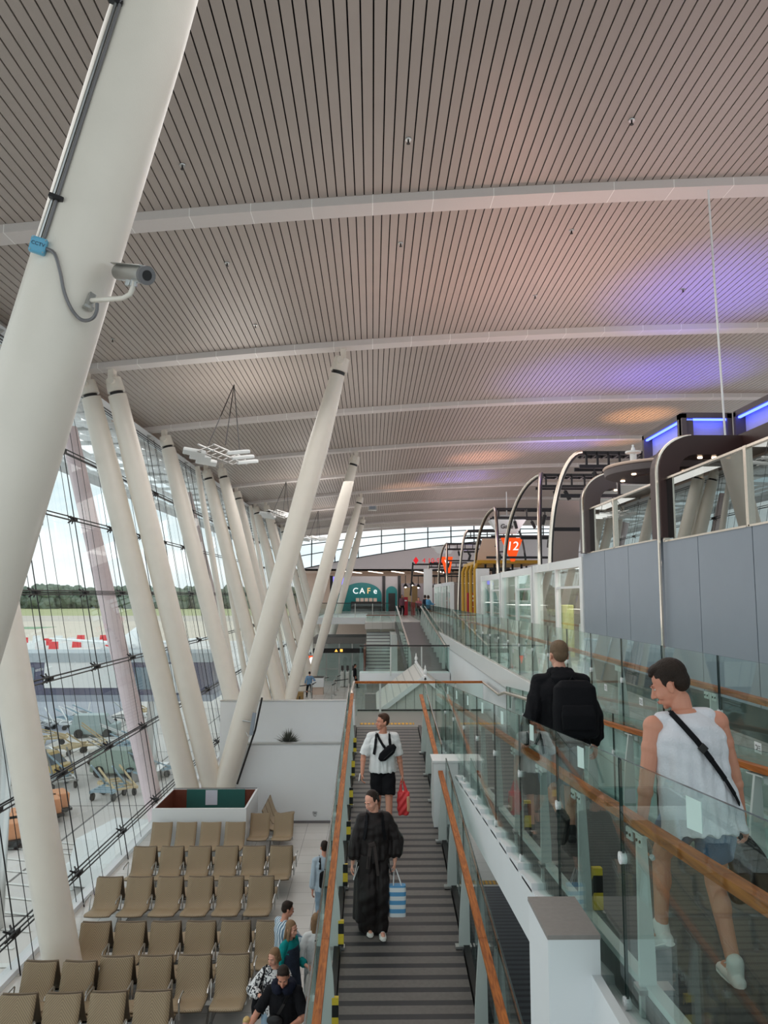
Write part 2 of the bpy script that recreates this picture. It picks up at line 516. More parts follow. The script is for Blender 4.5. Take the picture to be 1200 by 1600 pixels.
SPR = [(638, 218), (987, 188), (626, 380), (893, 360), (285, 258), (1067, 452), (399, 508), (355, 411), (836, 462), (176, 530)]
for i, (px, py) in enumerate(SPR):
    p = ceil_hit(px, py)
    t = thing('sprinkler_head', 'small metal sprinkler head poking through the slatted ceiling', 'sprinkler', p, 'ceiling sprinkler heads')
    b = MB(); b.lathe([(.05, 0), (.055, .012), (.05, .02)], p - Vector((0, 0, .012))); b.build('flange', M['steel'], t, True)
    b = MB(); b.lathe([(.014, 0), (.014, .06)], p - Vector((0, 0, .07)), 10); b.lathe([(.03, 0), (.03, .006)], p - Vector((0, 0, .075)), 12); b.build('nozzle', M['dark_steel'], t)

# ------------------------------------------------------------------ glazed facade on the left (leans outwards)
GLZ = [0.05, EYE - 5.92, EYE - 3.83, EYE - 1.83, EYE + .06, EYE + 1.98, EYE + 3.83, EYE + 5.95]
YN = [5.38 + 2.97 * k for k in range(0, 27)]
win = tag(bpy.data.objects.new('window_1', None), kind='structure'); COL.objects.link(win); ORG[win.name] = Vector()
b = MB()
for i in range(len(GLZ) - 1):
    z0, z1 = GLZ[i], GLZ[i + 1]
    for k in range(len(YN) - 1):
        y0, y1 = YN[k] + .008, YN[k + 1] - .008
        a = [(gx(z0 + .008), y0, z0 + .008), (gx(z0 + .008), y1, z0 + .008), (gx(z1 - .008), y1, z1 - .008), (gx(z1 - .008), y0, z1 - .008)]
        b.add(a, [(0, 1, 2, 3)])
b.build('window_pane', M['glass_wall'], win)
b = MB()
for z in GLZ[1:]:
    for dz in (-.045, .045):
        b.tube([(gx(z) + .16, YN[0], z + dz), (gx(z) + .16, YN[-1], z + dz)], .017, 6)
    b.bar((gx(z), YN[0], z), (gx(z), YN[-1], z), .02, .03)
b.build('transom', M['dark_steel'], win)
b = MB()
for y in YN:
    for dy, o, r in ((0, .15, .014), (.16, .34, .008)):
        b.tube([(gx(0) + o, y + dy, 0), (gx(GLZ[-1]) + o, y + dy, GLZ[-1])], r, 6)
    b.bar((gx(0), y, 0), (gx(GLZ[-1]), y, GLZ[-1]), .012, .014, up=(0, 1, 0))
    b.tube([(gx(0) + .05, y + 1.48, 0), (gx(GLZ[-1]) + .05, y + 1.48, GLZ[-1])], .007, 5)
b.build('mullion_cable', M['black'], win)
rest = MB(); nfit = 0
for y in YN[:]:
    for z in GLZ[1:-1]:
        mb = MB() if nfit < 96 else rest
        c = Vector((gx(z) + .12, y, z))
        mb.ell(c, (.07, .07, .07), None, 8, 6)
        for sy, sz in ((1, 1), (1, -1), (-1, 1), (-1, -1)):
            mb.tube([c, (gx(z + .1 * sz) + .02, y + .13 * sy, z + .1 * sz)], [.028, .018], 6)
        mb.bar(c + Vector((0, -.1, 0)), c + Vector((.02, .2, 0)), .05, .06)
        if mb is not rest: mb.build('spider_fitting', M['black'], win)
        nfit += 1
o = rest.build('spider_fitting', M['black'], win); o['kind'] = 'stuff'
# eaves gutter over the glass
zt = GLZ[-1]
b = MB(); b.hexa([(gx(zt) - .1, -6, zt), (gx(zt) + .14, -6, zt), (gx(zt) + .14, Y_END, zt), (gx(zt) - .1, Y_END, zt), (gx(zt) - .16, -6, zt + .3), (gx(zt) + .14, -6, zt + .3), (gx(zt) + .14, Y_END, zt + .3), (gx(zt) - .16, Y_END, zt + .3)])
struct('trim_20', b, M['white'])
b = MB(); b.bx((-9.5, -6, zt + .3), (-8.95, Y_END, zt + .75)); struct('trim_21', b, M['peach_wall'])
b = MB()
for y in YN:
    b.prism([(gx(zt) + .08, zt - .02), (gx(zt) + .3, zt + .12), (gx(zt) + .08, zt + .2)], 'y', y - .05, y + .05)
    b.bx((-8.98, y + .5, zt + .3), (-8.85, y + .95, zt + .72))
struct('trim_22', b, M['steel'])
b = MB(); b.bx((-6.42, -6, 0), (-6.2, 64, .1)); struct('baseboard_left', b, M['white'])

# far end wall: fascia with the clerestory strip above it
def clz(x): return EYE + 4.45 + .17 * x - .0035 * x * x
b = MB(); n = 30
for k in range(n):
    xa = -9.4 + 35 * k / n; xb = -9.4 + 35 * (k + 1) / n
    b.hexa([(xa, Y_END, EYE + 2.7), (xb, Y_END, EYE + 2.7), (xb, Y_END + .3, EYE + 2.7), (xa, Y_END + .3, EYE + 2.7), (xa, Y_END, clz(xa)), (xb, Y_END, clz(xb)), (xb, Y_END + .3, clz(xb)), (xa, Y_END + .3, clz(xa))])
struct('wall_back', b, M['fascia'])
w2 = tag(bpy.data.objects.new('window_2', None), kind='structure'); COL.objects.link(w2); ORG[w2.name] = Vector()
b = MB(); x = -9.4
while x < 25:
    b.bar((x, Y_END - .1, clz(x)), (x, Y_END - .1, czr(x) + .3), .12, .12, up=(0, 1, 0)); x += 2.6
for f in (0, .42, .75):
    for k in range(n):
        xa = -9.4 + 35 * k / n; xb = xa + 35 / n
        b.bar((xa, Y_END - .1, clz(xa) + f * (czr(xa) - clz(xa))), (xb, Y_END - .1, clz(xb) + f * (czr(xb) - clz(xb))), .1, .1)
b.build('window_frame', M['dark_steel'], w2)
# hall beyond the opening under the fascia
b = MB(); b.bx((-9.5, Y_END + 11, 0), (26, Y_END + 11.3, EYE + 3.2)); struct('wall_far', b, M['peach_wall'])
b = MB(); b.bx((-9.5, Y_END, EYE + 2.7), (26, Y_END + 11, EYE + 2.9)); struct('ceiling', b, M['peach_wall'])
b = MB(); b.bx((-6.6, Y_END, UPZ - .45), (26, Y_END + 11, UPZ)); struct('floor', b, M['tile_up'])
# glazed right side of the hall (seen only in slices between the shops)
w3 = tag(bpy.data.objects.new('window_3', None), kind='structure'); COL.objects.link(w3); ORG[w3.name] = Vector()
b = MB(); y = 6
while y < Y_END:
    b.bx((20.9, y - .06, UPZ), (21.05, y + .06, EYE + 7.9)); y += 3.2
for z in (UPZ + .05, UPZ + 3, UPZ + 6): b.bx((20.9, 0, z - .05), (21.05, Y_END, z + .05))
b.build('window_frame', M['steel'], w3)
b = MB(); b.bx((20.6, 22, UPZ), (20.8, 32, EYE + 2.5)); b.bx((20.6, 44, UPZ), (20.8, 70, EYE + 2.9)); struct('wall_right', b, M['peach_wall'])

# ------------------------------------------------------------------ leaning round columns


def column(p0, p1, r, label, head=True, group=None, taper=1.0):
    """p0 foot, p1 top (world)"""
    p0 = Vector(p0); p1 = Vector(p1); t = (p1 - p0).normalized()
    o = thing('leaning_column', label, 'column', p0, group)
    e = p1 - t * (.75 if head else 0)
    b = MB(); b.tube([p0, e - t * 2.2, e], [r, r, r * taper * .86], 28); b.build('shaft', M['column'], o, True)
    if head:
        b = MB(); b.tube([e, e + t * .1], [r * .62, r * .62], 20); b.build('collar', M['dark_steel'], o, True)
        b = MB(); b.tube([e + t * .1, e + t * .5], [r * .84, r * .72], 20); b.box(e + t * .62, (.16, .3, .5)); b.tube([e + t * .36 + Vector((0, -.36, 0)), e + t * .36 + Vector((0, .36, 0))], .1, 14)
        b.build('head_bracket', M['column'], o, True)
    b = MB(); b.lathe([(r * 1.35, 0), (r * 1.35, .03), (r * 1.05, .05)], p0, 24); b.build('foot_plate', M['steel'], o)
    return o


def lean(px0, py0, px1, py1, d0, d1):
    """foot on the lower floor and top under the ceiling for a column seen between two points"""
    a = at(px0, py0, d=d0); c = at(px1, py1, d=d1); t = (c - a)
    foot = a - t * (a.z / t.z)
    for _ in range(20):
        pass
    k = 0
    top = c.copy()
    top += t.normalized() * max(0, (czr(top.x) - top.z) / t.normalized().z)
    return foot, top


f_, t_ = Vector((-4.52, 5.6, 0)), Vector((-1.1, 5.6, czr(-1.1)))
column(f_, t_, .305, 'massive white leaning column closest to us, carrying the security camera')
f_, t_ = lean(97, 1500, 28, 1100, 13.7, 13.7)
column(f_, t_, .30, 'white column leaning out towards the glass, foot behind the front seats')
f_, t_ = lean(352, 1225, 537, 552, 23.0, 21.8)
column(f_, t_, .31, 'long white column leaning inward from behind the open white box', taper=.8)
f_, t_ = lean(292, 1225, 137, 600, 22.9, 21.8)
column(f_, t_, .31, 'white column leaning outward behind the left end of the open white box')
f_, t_ = lean(331, 1225, 177, 592, 23.0, 21.8)
column(f_, t_, .30, 'white column leaning outward behind the middle of the open white box')
f_, t_ = lean(372, 1130, 260, 690, 29.7, 29.7)
column(f_, t_, .31, 'lone white outward-leaning column just past the trio behind the white box')
ordn = ['second', 'third', 'fourth', 'fifth', 'sixth', 'seventh']
for j, (k, topd) in enumerate(((4, 37.7), (6, 53.7), (8, 69.7))):
    y = topd
    nm = ordn[j]
    base = Vector((-4.45, y + .6, 0))
    column(base, (-.78, y, czr(-.78)), .31, 'white inward-leaning column, %s one along after the one behind the box' % ordn[j].replace('second', 'next').replace('third', 'second').replace('fourth', 'third'), taper=.8)
    column((-4.75, y + .4, 0), (-8.3, y, czr(-8.3)), .31, 'white outward-leaning column beside the glass at the %s column cluster' % nm)
    column((-4.1, y + .5, 0), (-7.55, y, czr(-7.55)), .30, 'white outward-leaning column, inner of the pair at the %s column cluster' % nm)
for j, y in enumerate((45.7, 61.7, 77.7)):
    column((-5.0, y, 0), (-8.2, y, czr(-8.2)), .31, 'lone white outward-leaning column between the %s and %s column clusters' % (ordn[j], ordn[j + 1]))
# slim outer props seen through the glass at the clusters
for j, y in enumerate((36.2, 39.4, 52.2, 55.4)):
    column((-5.9, y, 0), (-8.35, y, czr(-8.35) - .3), .14, 'slim white prop leaning beside the thick columns by the glass', group='slim props at the glass', head=False)

# ------------------------------------------------------------------ CCTV camera, cable and box on the near column
def on_near(px, py, out=.0):
    """point on the near side of the closest column"""
    r = ray(px, py); ax = (t_n - f_n).normalized(); best = None
    for k in range(300, 700):
        p = r * (k / 100) + Vector((0, 0, EYE)); q = p - f_n; dist = (q - ax * q.dot(ax)).length
        if dist <= .305 + out: return p
        if best is None or dist < best[0]: best = (dist, p)
    return best[1]


f_n, t_n = Vector((-4.52, 5.6, 0)), Vector((-1.1, 5.6, czr(-1.1)))
ax_n = (t_n - f_n).normalized()
pb = on_near(60, 384, .05)
o = thing('junction_box', 'small blue junction box marked CCTV on the near column', 'box', pb)
b = MB(); b.box(pb, (.11, .06, .115), 0, Euler((R(8), R(12), R(18))).to_matrix(), .012); b.build('box_body', M['cctv_blue'], o)
rm = Euler((R(8), R(12), R(18))).to_matrix()
nrm = rm @ Vector((0, -1, 0))
text_mesh('CCTV', .035, .001, mat('ink_dark', srgb(40, 60, 84), .6), frame(pb + nrm * .032 + rm @ Vector((0, 0, .005)), rm @ Vector((1, 0, 0)), rm @ Vector((0, 0, 1))), 'lettering', o)
b = MB()
for sx in (-1, 1):
    for sz in (-1, 1): b.ell(pb + rm @ Vector((.042 * sx, -.031, .044 * sz)), .005, None, 8, 5)
b.build('screw', M['steel'], o)
pts = [on_near(62 + (186 - 62) * t, 372 + (-10 - 372) * t, .025) for t in [i / 8 for i in range(9)]]
o = thing('conduit', 'thin steel conduit climbing the near column above the blue box', 'pipe', pts[0])
b = MB(); b.tube(pts, .014, 8); b.build('pipe', M['steel'], o, True)
b = MB(); b.tube([p + Vector((.035, -.005, 0)) for p in pts], .012, 8); b.build('cable', M['conduit'], o, True)
for px, py in ((88, 309), (181, 3)):
    q = on_near(px, py, .03); b = MB(); b.box(q, (.1, .05, .028), 0, (0, R(16), R(15))); b.build('clamp', M['black'], o)
# camera assembly
pm = on_near(140, 470, .02)
o = thing('security_camera', 'silver bullet security camera on a bent arm fixed to the near column', 'camera', pm)
b = MB(); b.box(pm, (.05, .06, .12), 0, (0, R(15), R(50)), .006); b.box(pm + Vector((.0, -.02, -.06)), (.07, .05, .02), 0, (0, R(15), R(40))); b.build('mount_plate', M['steel'], o)
d0 = pm.y - .12
arm = [pm, at(165, 468, d=d0), at(192, 466, d=d0 - .03), at(203, 460, d=d0 - .04), at(208, 448, d=d0 - .04), at(209, 440, d=d0 - .04)]
b = MB(); b.tube(arm, .018, 12); b.build('arm', M['column'], o, True)
b = MB(); q = at(209, 443, d=d0 - .04); b.box(q, (.05, .03, .05), 0, (0, R(10), 0), .005); b.box(at(200, 442, d=d0 - .05), (.03, .03, .045), 0, (0, R(15), 0), .004); b.build('tilt_joint', M['steel'], o)
ca = at(184, 425, d=d0 + .16); cb = at(226, 430, d=d0 - .1); t = (cb - ca).normalized()
b = MB(); b.tube([ca, ca + t * .02, cb], [.045, .058, .062], 20); b.build('housing', M['steel'], o, True)
b = MB(); b.tube([ca + Vector((0, 0, .055)) - t * .01, cb + Vector((0, 0, .058)) + t * .02], .035, 12, flat=(1.7, .25)); b.build('sun_shield', M['steel'], o, True)
b = MB(); b.tube([cb, cb + t * .035], [.066, .066], 20); b.build('bezel', M['conduit'], o, True)
b = MB(); b.tube([cb + t * .034, cb + t * .038], [.036, .036], 20); b.build('lens', M['black'], o, True)
b = MB()
for s in (.25, .7): b.ell(ca + (cb - ca) * s + Vector((0, -.058, .0)), .009, None, 8, 5)
b.build('screw', M['chrome'], o)
pts = [on_near(70, 388, .03), on_near(85, 396, .03), on_near(94, 425, .03), on_near(100, 455, .03), on_near(110, 480, .035), on_near(122, 496, .04), at(133, 501, d=d0 + .05), at(145, 497, d=d0), at(151, 486, d=d0), at(152, 474, d=d0)]
sp = []
for i in range(len(pts) - 1):
    for k in range(4):
        t = k / 4; p0 = pts[max(i - 1, 0)]; p1 = pts[i]; p2 = pts[i + 1]; p3 = pts[min(i + 2, len(pts) - 1)]
        sp.append(.5 * ((2 * p1) + (p2 - p0) * t + (2 * p0 - 5 * p1 + 4 * p2 - p3) * t * t + (3 * p1 - p0 - 3 * p2 + p3) * t ** 3))
sp.append(pts[-1])
b = MB(); b.tube(sp, .013, 8); tag(b.build('flexible_cable', M['conduit'], None, True), 'grey flexible cable looping from the blue box to the camera arm', 'cable')

# white rod hanging from the first roof beam on the right
pa = at(1107, 288, d=13.6); pbm = at(1133, 672, d=13.6); pa.z = czr(pa.x)
b = MB(); b.tube([(pbm.x, 13.6, pbm.z - .3), (pbm.x - .1, 13.6, pa.z + .05)], .02, 8); tag(b.build('hanging_rod', M['white_gloss'], None, True), 'thin white rod hanging from the nearest roof beam on the right', 'rod')

# ------------------------------------------------------------------ hanging floodlight trusses near the glass


def truss_light(px, py, d, sc, label):
    c = at(px, py, d=d)
    o = thing('hanging_light_rig', label, 'light rig', c, 'hanging floodlight rigs')
    b = MB()
    L = 1.3 * sc
    for dx in (-.25, .25):
        for dz in (0, .22): b.tube([c + Vector((dx * sc - L * .3, -L, dz * sc)), c + Vector((dx * sc + L * .2, L, dz * sc))], .03 * sc, 6)
    for k in range(7):
        f = -1 + k / 3; q = c + Vector((-.05 * L + .25 * L * f, L * f, 0))
        b.tube([q + Vector((-.25 * sc, 0, 0)), q + Vector((.25 * sc, .1, .22 * sc))], .02 * sc, 5); b.tube([q + Vector((.25 * sc, 0, 0)), q + Vector((-.25 * sc, .1, .22 * sc))], .02 * sc, 5)
    b.build('truss_frame', M['steel'], o)
    for k in range(3):
        for s in (-1, 1):
            q = c + Vector((s * .72 * sc - .1, (-.75 + .7 * k) * L, .02))
            b = MB(); b.box(q, (.72 * sc, .42 * sc, .12 * sc), 0, (R(10 * s), R(-8 * s), R(15)), .03); l = b.build('floodlight', M['white_gloss'], o)
            b = MB(); b.box(q + Vector((0, 0, .07 * sc)), (.56 * sc, .3 * sc, .015), 0, (R(10 * s), R(-8 * s), R(15))); b.build('lens', M['steel'], l)
    b = MB(); zt2 = czr(c.x + .2)
    for dx, dy in ((-.3, -L), (.25, -L), (.3, L * .9)):
        b.tube([c + Vector((dx * sc, dy, .2)), (c.x + .25, c.y - .1, zt2)], .016, 5)
    b.build('hanger_rope', M['black'], o)
    return o


truss_light(352, 716, 24.5, .95, 'nearest floodlight rig hanging on dark ropes by the glass')
truss_light(440, 806, 45.5, 1.0, 'floodlight rig hanging farther along, second from the front')
truss_light(492, 843, 62, 1.0, 'farthest floodlight rig hanging before the end wall')
o = thing('ceiling_box', 'small pale square box hung under the far roof beams', 'box', at(582, 791, d=62))
c = at(582, 791, d=62); b = MB(); b.box(c, (.7, .25, .75), 0, None, .03); b.build('box_body', M['steel'], o)
b = MB(); b.box(c + Vector((0, -.13, 0)), (.5, .02, .5)); b.build('grille', M['grey_panel'], o)
b = MB(); b.tube([c + Vector((0, 0, .35)), (c.x, c.y, czr(c.x) + .1)], .03, 6); b.build('hanger', M['dark_steel'], o)
# ------------------------------------------------------------------ ramps


def zA(y): return EYE - 5.24 + .1182 * y
def zB(y): return EYE - 1.8 - .073 * y
def zD(y): return EYE - 4.44 - .118 * y
def zE(y): return EYE - 3.0 + .0845 * (y - 31)


LAND = EYE - 3.07


def ramp(name, label, x0, x1, y0, y1, zf, m, th=.22, side=M['fin'], off=.05):
    o = thing('pedestrian_ramp', label, 'ramp', (x0, y0, zf(y0)))
    b = MB(); b.hexa([(x0, y0, zf(y0) - th), (x1, y0, zf(y0) - th), (x1, y1, zf(y1) - th), (x0, y1, zf(y1) - th), (x0, y0, zf(y0)), (x1, y0, zf(y0)), (x1, y1, zf(y1)), (x0, y1, zf(y1))])
    b.build('deck', m, o)
    for xs in (x0 - off, x1 + off):
        b = MB(); b.hexa([(xs - .035, y0, zf(y0) - th - .12), (xs + .035, y0, zf(y0) - th - .12), (xs + .035, y1, zf(y1) - th - .12), (xs - .035, y1, zf(y1) - th - .12), (xs - .035, y0, zf(y0) + .04), (xs + .035, y0, zf(y0) + .04), (xs + .035, y1, zf(y1) + .04), (xs - .035, y1, zf(y1) + .04)])
        b.build('edge_channel', side, o)
    return o


ramp('a', 'long grey ramp with ribbed strips where the two travellers walk towards us', -.36, 1.06, 3.4, 18.4, zA, M['deck'], side=M['dark_steel'])
ramp('b', 'upper ribbed ramp behind the glass where the two men walk away', 1.46, 2.94, -.4, 17.4, zB, M['deck_fine'], side=M['fin'], off=-.04)
ramp('d', 'dark ribbed ramp lying underneath the white sloping girder', 1.46, 2.94, 3.4, 18.3, zD, M['deck_lower'], side=M['dark_steel'])
ramp('e', 'distant smooth ramp rising behind the gabled kiosk roof', 1.46, 2.94, 31, 47.2, zE, M['deck_far'], side=M['dark_steel'])
b = MB(); b.bx((-.4, 18.4, LAND - .3), (1.45, 21.0, LAND)); b.bx((1.45, 17.4, LAND - .3), (2.96, 21.0, LAND)); struct('floor', b, M['deck_landing'])
b = MB(); b.bx((-.4, 1.6, EYE - 5.1), (2.96, 3.4, EYE - 4.84)); struct('floor', b, M['deck_landing'])
b = MB(); b.bx((-6, -5, UPZ - .4), (3.02, -.4, UPZ)); struct('floor', b, M['tile_up'])
b = MB(); b.bx((-.4, 20.96, LAND - .55), (2.96, 21.06, LAND + .03)); struct('trim_30', b, M['dark_steel'])
o = thing('tactile_strip', 'yellow tactile warning strip across the near landing', 'tactile strip', (.35, 18.85, LAND))
b = MB(); b.bx((-.3, 18.75, LAND), (1.0, 18.98, LAND + .008))
k = -.27
while k < 1.0:
    for yy in (18.8, 18.93): b.lathe([(.02, 0), (.016, .006)], (k, yy, LAND + .008), 8)
    k += .07
b.build('strip', M['tactile'], o)
b = MB(); b.bx((1.5, 18.4, .002), (2.9, 18.62, .012)); tag(b.build('tactile_strip', M['tactile']), 'yellow tactile strip at the foot of the dark lower ramp', 'tactile strip')

# white girder under the upper ramp with its stepped top, and the square pier
b = MB(); g0, g1 = 1.34, 1.465
b.hexa([(g0, -.4, EYE - 2.43 + .029), (g1, -.4, EYE - 2.43 + .029), (g1, 17.4, EYE - 2.43 - .073 * 17.4), (g0, 17.4, EYE - 2.43 - .073 * 17.4), (g0, -.4, EYE - 1.97 + .029), (g1, -.4, EYE - 1.97 + .029), (g1, 17.4, EYE - 1.97 - .073 * 17.4), (g0, 17.4, EYE - 1.97 - .073 * 17.4)])
y = 3.0
while y < 17:
    b.prism([(y, zB(y) - .19), (y + .44, zB(y + .44) - .19), (y + .44, zB(y + .44) - .15), (y + .02, zB(y) - .12)], 'x', g0, g1); y += .62
o = tag(b.build('sloping_girder', M['white']), 'white sloping girder with a stepped top edge carrying the upper ramp', 'girder')
o = thing('pier', 'square white pier with a grey cap at the bottom right', 'pier', (1.18, 5.0, 0))
b = MB(); b.bx((1.03, 4.72, 0), (1.335, 5.28, EYE - 2.0)); b.build('shaft', M['white'], o)
b = MB(); b.bx((1.025, 4.71, EYE - 2.0), (1.336, 5.29, EYE - 1.975)); b.build('cap', M['grey_stone'], o)
b = MB(); b.bx((1.28, 3.6, EYE - 3.6), (1.335, 4.72, EYE - 2.2)); b.build('side_panel', M['white'], o)
o = thing('pier', 'short white pier interrupting the wooden handrail beside the ramp', 'pier', (1.2, 13.1, 0))
b = MB(); b.bx((1.0, 12.85, zA(12.8) - 1.2), (1.4, 13.35, zA(12.8) + 1.02)); b.build('shaft', M['white_gloss'], o)
b = MB(); b.bx((.98, 12.83, zA(12.8) + 1.02), (1.42, 13.37, zA(12.8) + 1.05)); b.build('cap', M['white_gloss'], o)

# ------------------------------------------------------------------ glass balustrades


def pane_box(b, x, y0, y1, za0, za1, zb0, zb1, t=.008):
    """upright sheet along y at x: bottom heights za0..za1, top heights zb0..zb1; broad faces glass, rims dark"""
    p = [(x - t, y0, za0), (x + t, y0, za0), (x + t, y1, za1), (x - t, y1, za1), (x - t, y0, zb0), (x + t, y0, zb0), (x + t, y1, zb1), (x - t, y1, zb1)]
    b.add(p, [(1, 2, 6, 5), (3, 0, 4, 7)], 0)
    b.add(p, [(3, 2, 1, 0), (4, 5, 6, 7), (0, 1, 5, 4), (2, 3, 7, 6)], 1)


def balustrade(label, xg, xr, zf, hg, hr, joints, fins, rail_span=None, rail_m=None, s=1, group=None, stickers=(), sign=(), tape=(), low=.16, disc=True, finm=None, seg=2.3, finh=None, fw=1.0):
    """s=+1: walking side is at +x of the glass"""
    o = thing('glass_balustrade', label, 'balustrade', (xg, joints[0], zf(joints[0])), group)
    G = [M['glass_rail'], M['glass_edge']]
    for i in range(len(joints) - 1):
        y0, y1 = joints[i] + .008, joints[i + 1] - .008
        b = MB(); pane_box(b, xg, y0, y1, zf(y0) - low, zf(y1) - low, zf(y0) + hg, zf(y1) + hg); p = b.build('glass_pane', G, o)
        ym = (y0 + y1) / 2
        if disc and y0 < 24:
            for yy, hh in ((y0, hg * .55), (y0, -.1)):
                if yy > joints[0] + .1:
                    b = MB(); b.tube([(xg - .016, yy, zf(yy) + hh), (xg + .016, yy, zf(yy) + hh)], .034, 14); b.tube([(xg - .02, yy, zf(yy) + hh), (xg - .016, yy, zf(yy) + hh)], .014, 10); b.build('disc_fitting', M['white_gloss'], p)
        if stickers and i < len(stickers) and stickers[i]:
            ys = stickers[i]; b = MB()
            zt = zf(ys) + hg - .03
            b.hexa([(xg - .0105, ys - .08, zt - .13), (xg - .0085, ys - .08, zt - .13), (xg - .0085, ys + .08, zt - .15), (xg - .0105, ys + .08, zt - .15), (xg - .0105, ys - .08, zt), (xg - .0085, ys - .08, zt), (xg - .0085, ys + .08, zt - .012), (xg - .0105, ys + .08, zt - .012)])
            b.build('blank_sticker', mat('sticker', srgb(206, 232, 226), .5), p)
        if sign and i < len(sign) and sign[i]:
            zc = zf(ym) + sign[i]; b = MB()
            b.bx((xg - .0105, ym - .055, zc - .042), (xg - .0085, ym + .055, zc + .042))
            q = b.build('warning_sign', M['white_gloss'], p)
            b = MB()
            for k in range(9):
                a = R(60 + k * 27); b.box((xg - .012, ym + .022 + .017 * math.cos(a), zc + .017 * math.sin(a)), (.002, .008, .008))
            for k in range(3): b.box((xg - .012, ym - .025, zc + .016 - .017 * k), (.002, .035, .006))
            b.build('hand_symbol', M['conduit'], q)
    y0, y1 = rail_span or (joints[0], joints[-1])
    rm = rail_m or M['wood']
    b = MB(); yy = y0
    while yy < y1 - .02:
        ye = min(yy + seg, y1)
        b.bar((xr, yy + .003, zf(yy) + hr), (xr, ye - .003, zf(ye) + hr), .075, .045); yy = ye
    b.bar((xr, y0 + .01, zf(y0) + hr - .004), (xr, y1 - .01, zf(y1) + hr - .004), .06, .03, 1)
    b.build('handrail', [rm, M['dark_steel']], o)
    for y in fins:
        zb = zf(y); ht = (finh or hr) - .04; x0 = xg + .035 * s
        poly = [(x0, zb - .12), (x0 + .135 * fw * s, zb - .12), (x0 + .13 * fw * s, zb + ht * .25), (x0 + .11 * fw * s, zb + ht * .6), (xr + .03 * s, zb + ht), (x0 + .012 * s, zb + ht)]
        b = MB(); b.prism(poly, 'y', y - .016, y + .016); p = b.build('post', finm or M['fin'], o)
        if y < 26:
            b = MB(); b.bar((xr, y - .13, zf(y - .13) + hr - .045), (xr, y + .13, zf(y + .13) + hr - .045), .06, .012)
            for sgn in (-1, 1):
                b.bar((xr - .03 * s, y + .03 * sgn, zf(y) + hr - .075), (xr - .03 * s, y + .13 * sgn, zf(y + .13 * sgn) + hr - .075), .008, .06)
            b.build('rail_bracket', M['fin'], p)
            if y < 9:
                b = MB()
                for sgn in (-1, 1):
                    for q in (.055, .105): b.tube([(xr - .04 * s, y + q * sgn, zf(y + q * sgn) + hr - .075), (xr - .03 * s, y + q * sgn, zf(y + q * sgn) + hr - .075)], .008, 8)
                b.build('screw', M['dark_steel'], p)
            b = MB(); b.box((x0 + .08 * s, y, zb + .02), (.19, .1, .025)); b.build('foot_plate', M['steel'], p)
            if y in tape:
                b = MB(); b.bx((x0 + .1 * s, y - .024, zb + .04), (x0 + .165 * s, y + .024, zb + .32)); b.build('hazard_tape', M['hazard'], p)
    return o


fA = [3.9 + 1.4 * k for k in range(0, 11)]
balustrade('glass balustrade with wooden rail along the left edge of the ramp', -.53, -.46, zA, 1.12, .9, [3.4 + 1.4 * k for k in range(0, 11)] + [17.9], [y for y in fA if y < 17.8], rail_span=(3.4, 17.8), tape=fA[2::1])
balustrade('glass balustrade with wooden rail on the ramp\'s right, nearer than the short pier', 1.19, 1.1, zA, 1.12, .9, [3.4 + 1.4 * k for k in range(0, 7)] + [12.75], [y for y in fA if y < 12.6], rail_span=(3.4, 12.75), s=-1)
balustrade('short glass balustrade with wooden rail on the ramp\'s right, beyond the short pier', 1.19, 1.1, zA, 1.12, .9, [13.45, 14.85, 16.2, 17.7], [13.9, 15.2, 16.5], rail_span=(13.45, 17.7), s=-1)
jB = [1.4] + [4.45 + 1.51 * k for k in range(0, 8)] + [17.3]
balustrade('large glass balustrade with wooden rail between us and the two men', 1.4, 1.465, zB, 1.21, .875, jB, [4.35 + 1.22 * k for k in range(0, 11)], rail_span=(.2, 17.3),
           stickers=[3.42, 5.25, 6.85, 8.4, 9.9, 11.4, 12.9, 14.4], tape=(4.35 + 1.22, 4.35 + 1.22 * 3), low=.2, fw=.68)
jR = [1.0 + 1.45 * k for k in range(0, 12)] + [17.4]
balustrade('glass balustrade with wooden rail along the wall side of the upper ramp', 2.985, 2.92, zB, 1.05, .93, jR, [1.6 + 1.45 * k for k in range(0, 11)], rail_span=(1, 12.0), s=-1)
zU = lambda y: UPZ
jC = [1.54 + 1.33 * k for k in range(0, 53)]
balustrade('very long glass balustrade with wooden rail edging the upper floor by the shops', 3.06, 3.14, zU, 1.12, .8, jC, [y + .3 for y in jC[1:18]] + [y + .3 for y in jC[18:-1:3]], s=1, sign=[.45] * 12, low=.02)


def cross_rail(label, x0, x1, y, z, h, joints, m, posts=True):
    o = thing('glass_balustrade', label, 'balustrade', ((x0 + x1) / 2, y, z))
    for i in range(len(joints) - 1):
        a, c = joints[i] + .008, joints[i + 1] - .008
        b = MB(); t = .008
        p = [(a, y - t, z - .1), (c, y - t, z - .1), (c, y + t, z - .1), (a, y + t, z - .1), (a, y - t, z + h - .05), (c, y - t, z + h - .05), (c, y + t, z + h - .05), (a, y + t, z + h - .05)]
        b.add(p, [(0, 1, 5, 4), (2, 3, 7, 6)], 0); b.add(p, [(3, 2, 1, 0), (4, 5, 6, 7), (1, 2, 6, 5), (3, 0, 4, 7)], 1)
        b.build('glass_pane', [M['glass_rail'], M['glass_edge']], o)
        if posts and i:
            b = MB(); b.bar((a, y - .06, z - .1), (a, y - .05, z + h - .03), .05, .03, up=(0, 1, 0)); b.build('post', M['fin'], o)
    b = MB(); b.bar((x0, y - .05, z + h), (x1, y - .05, z + h), .085, .055); b.build('handrail', m, o)
    return o


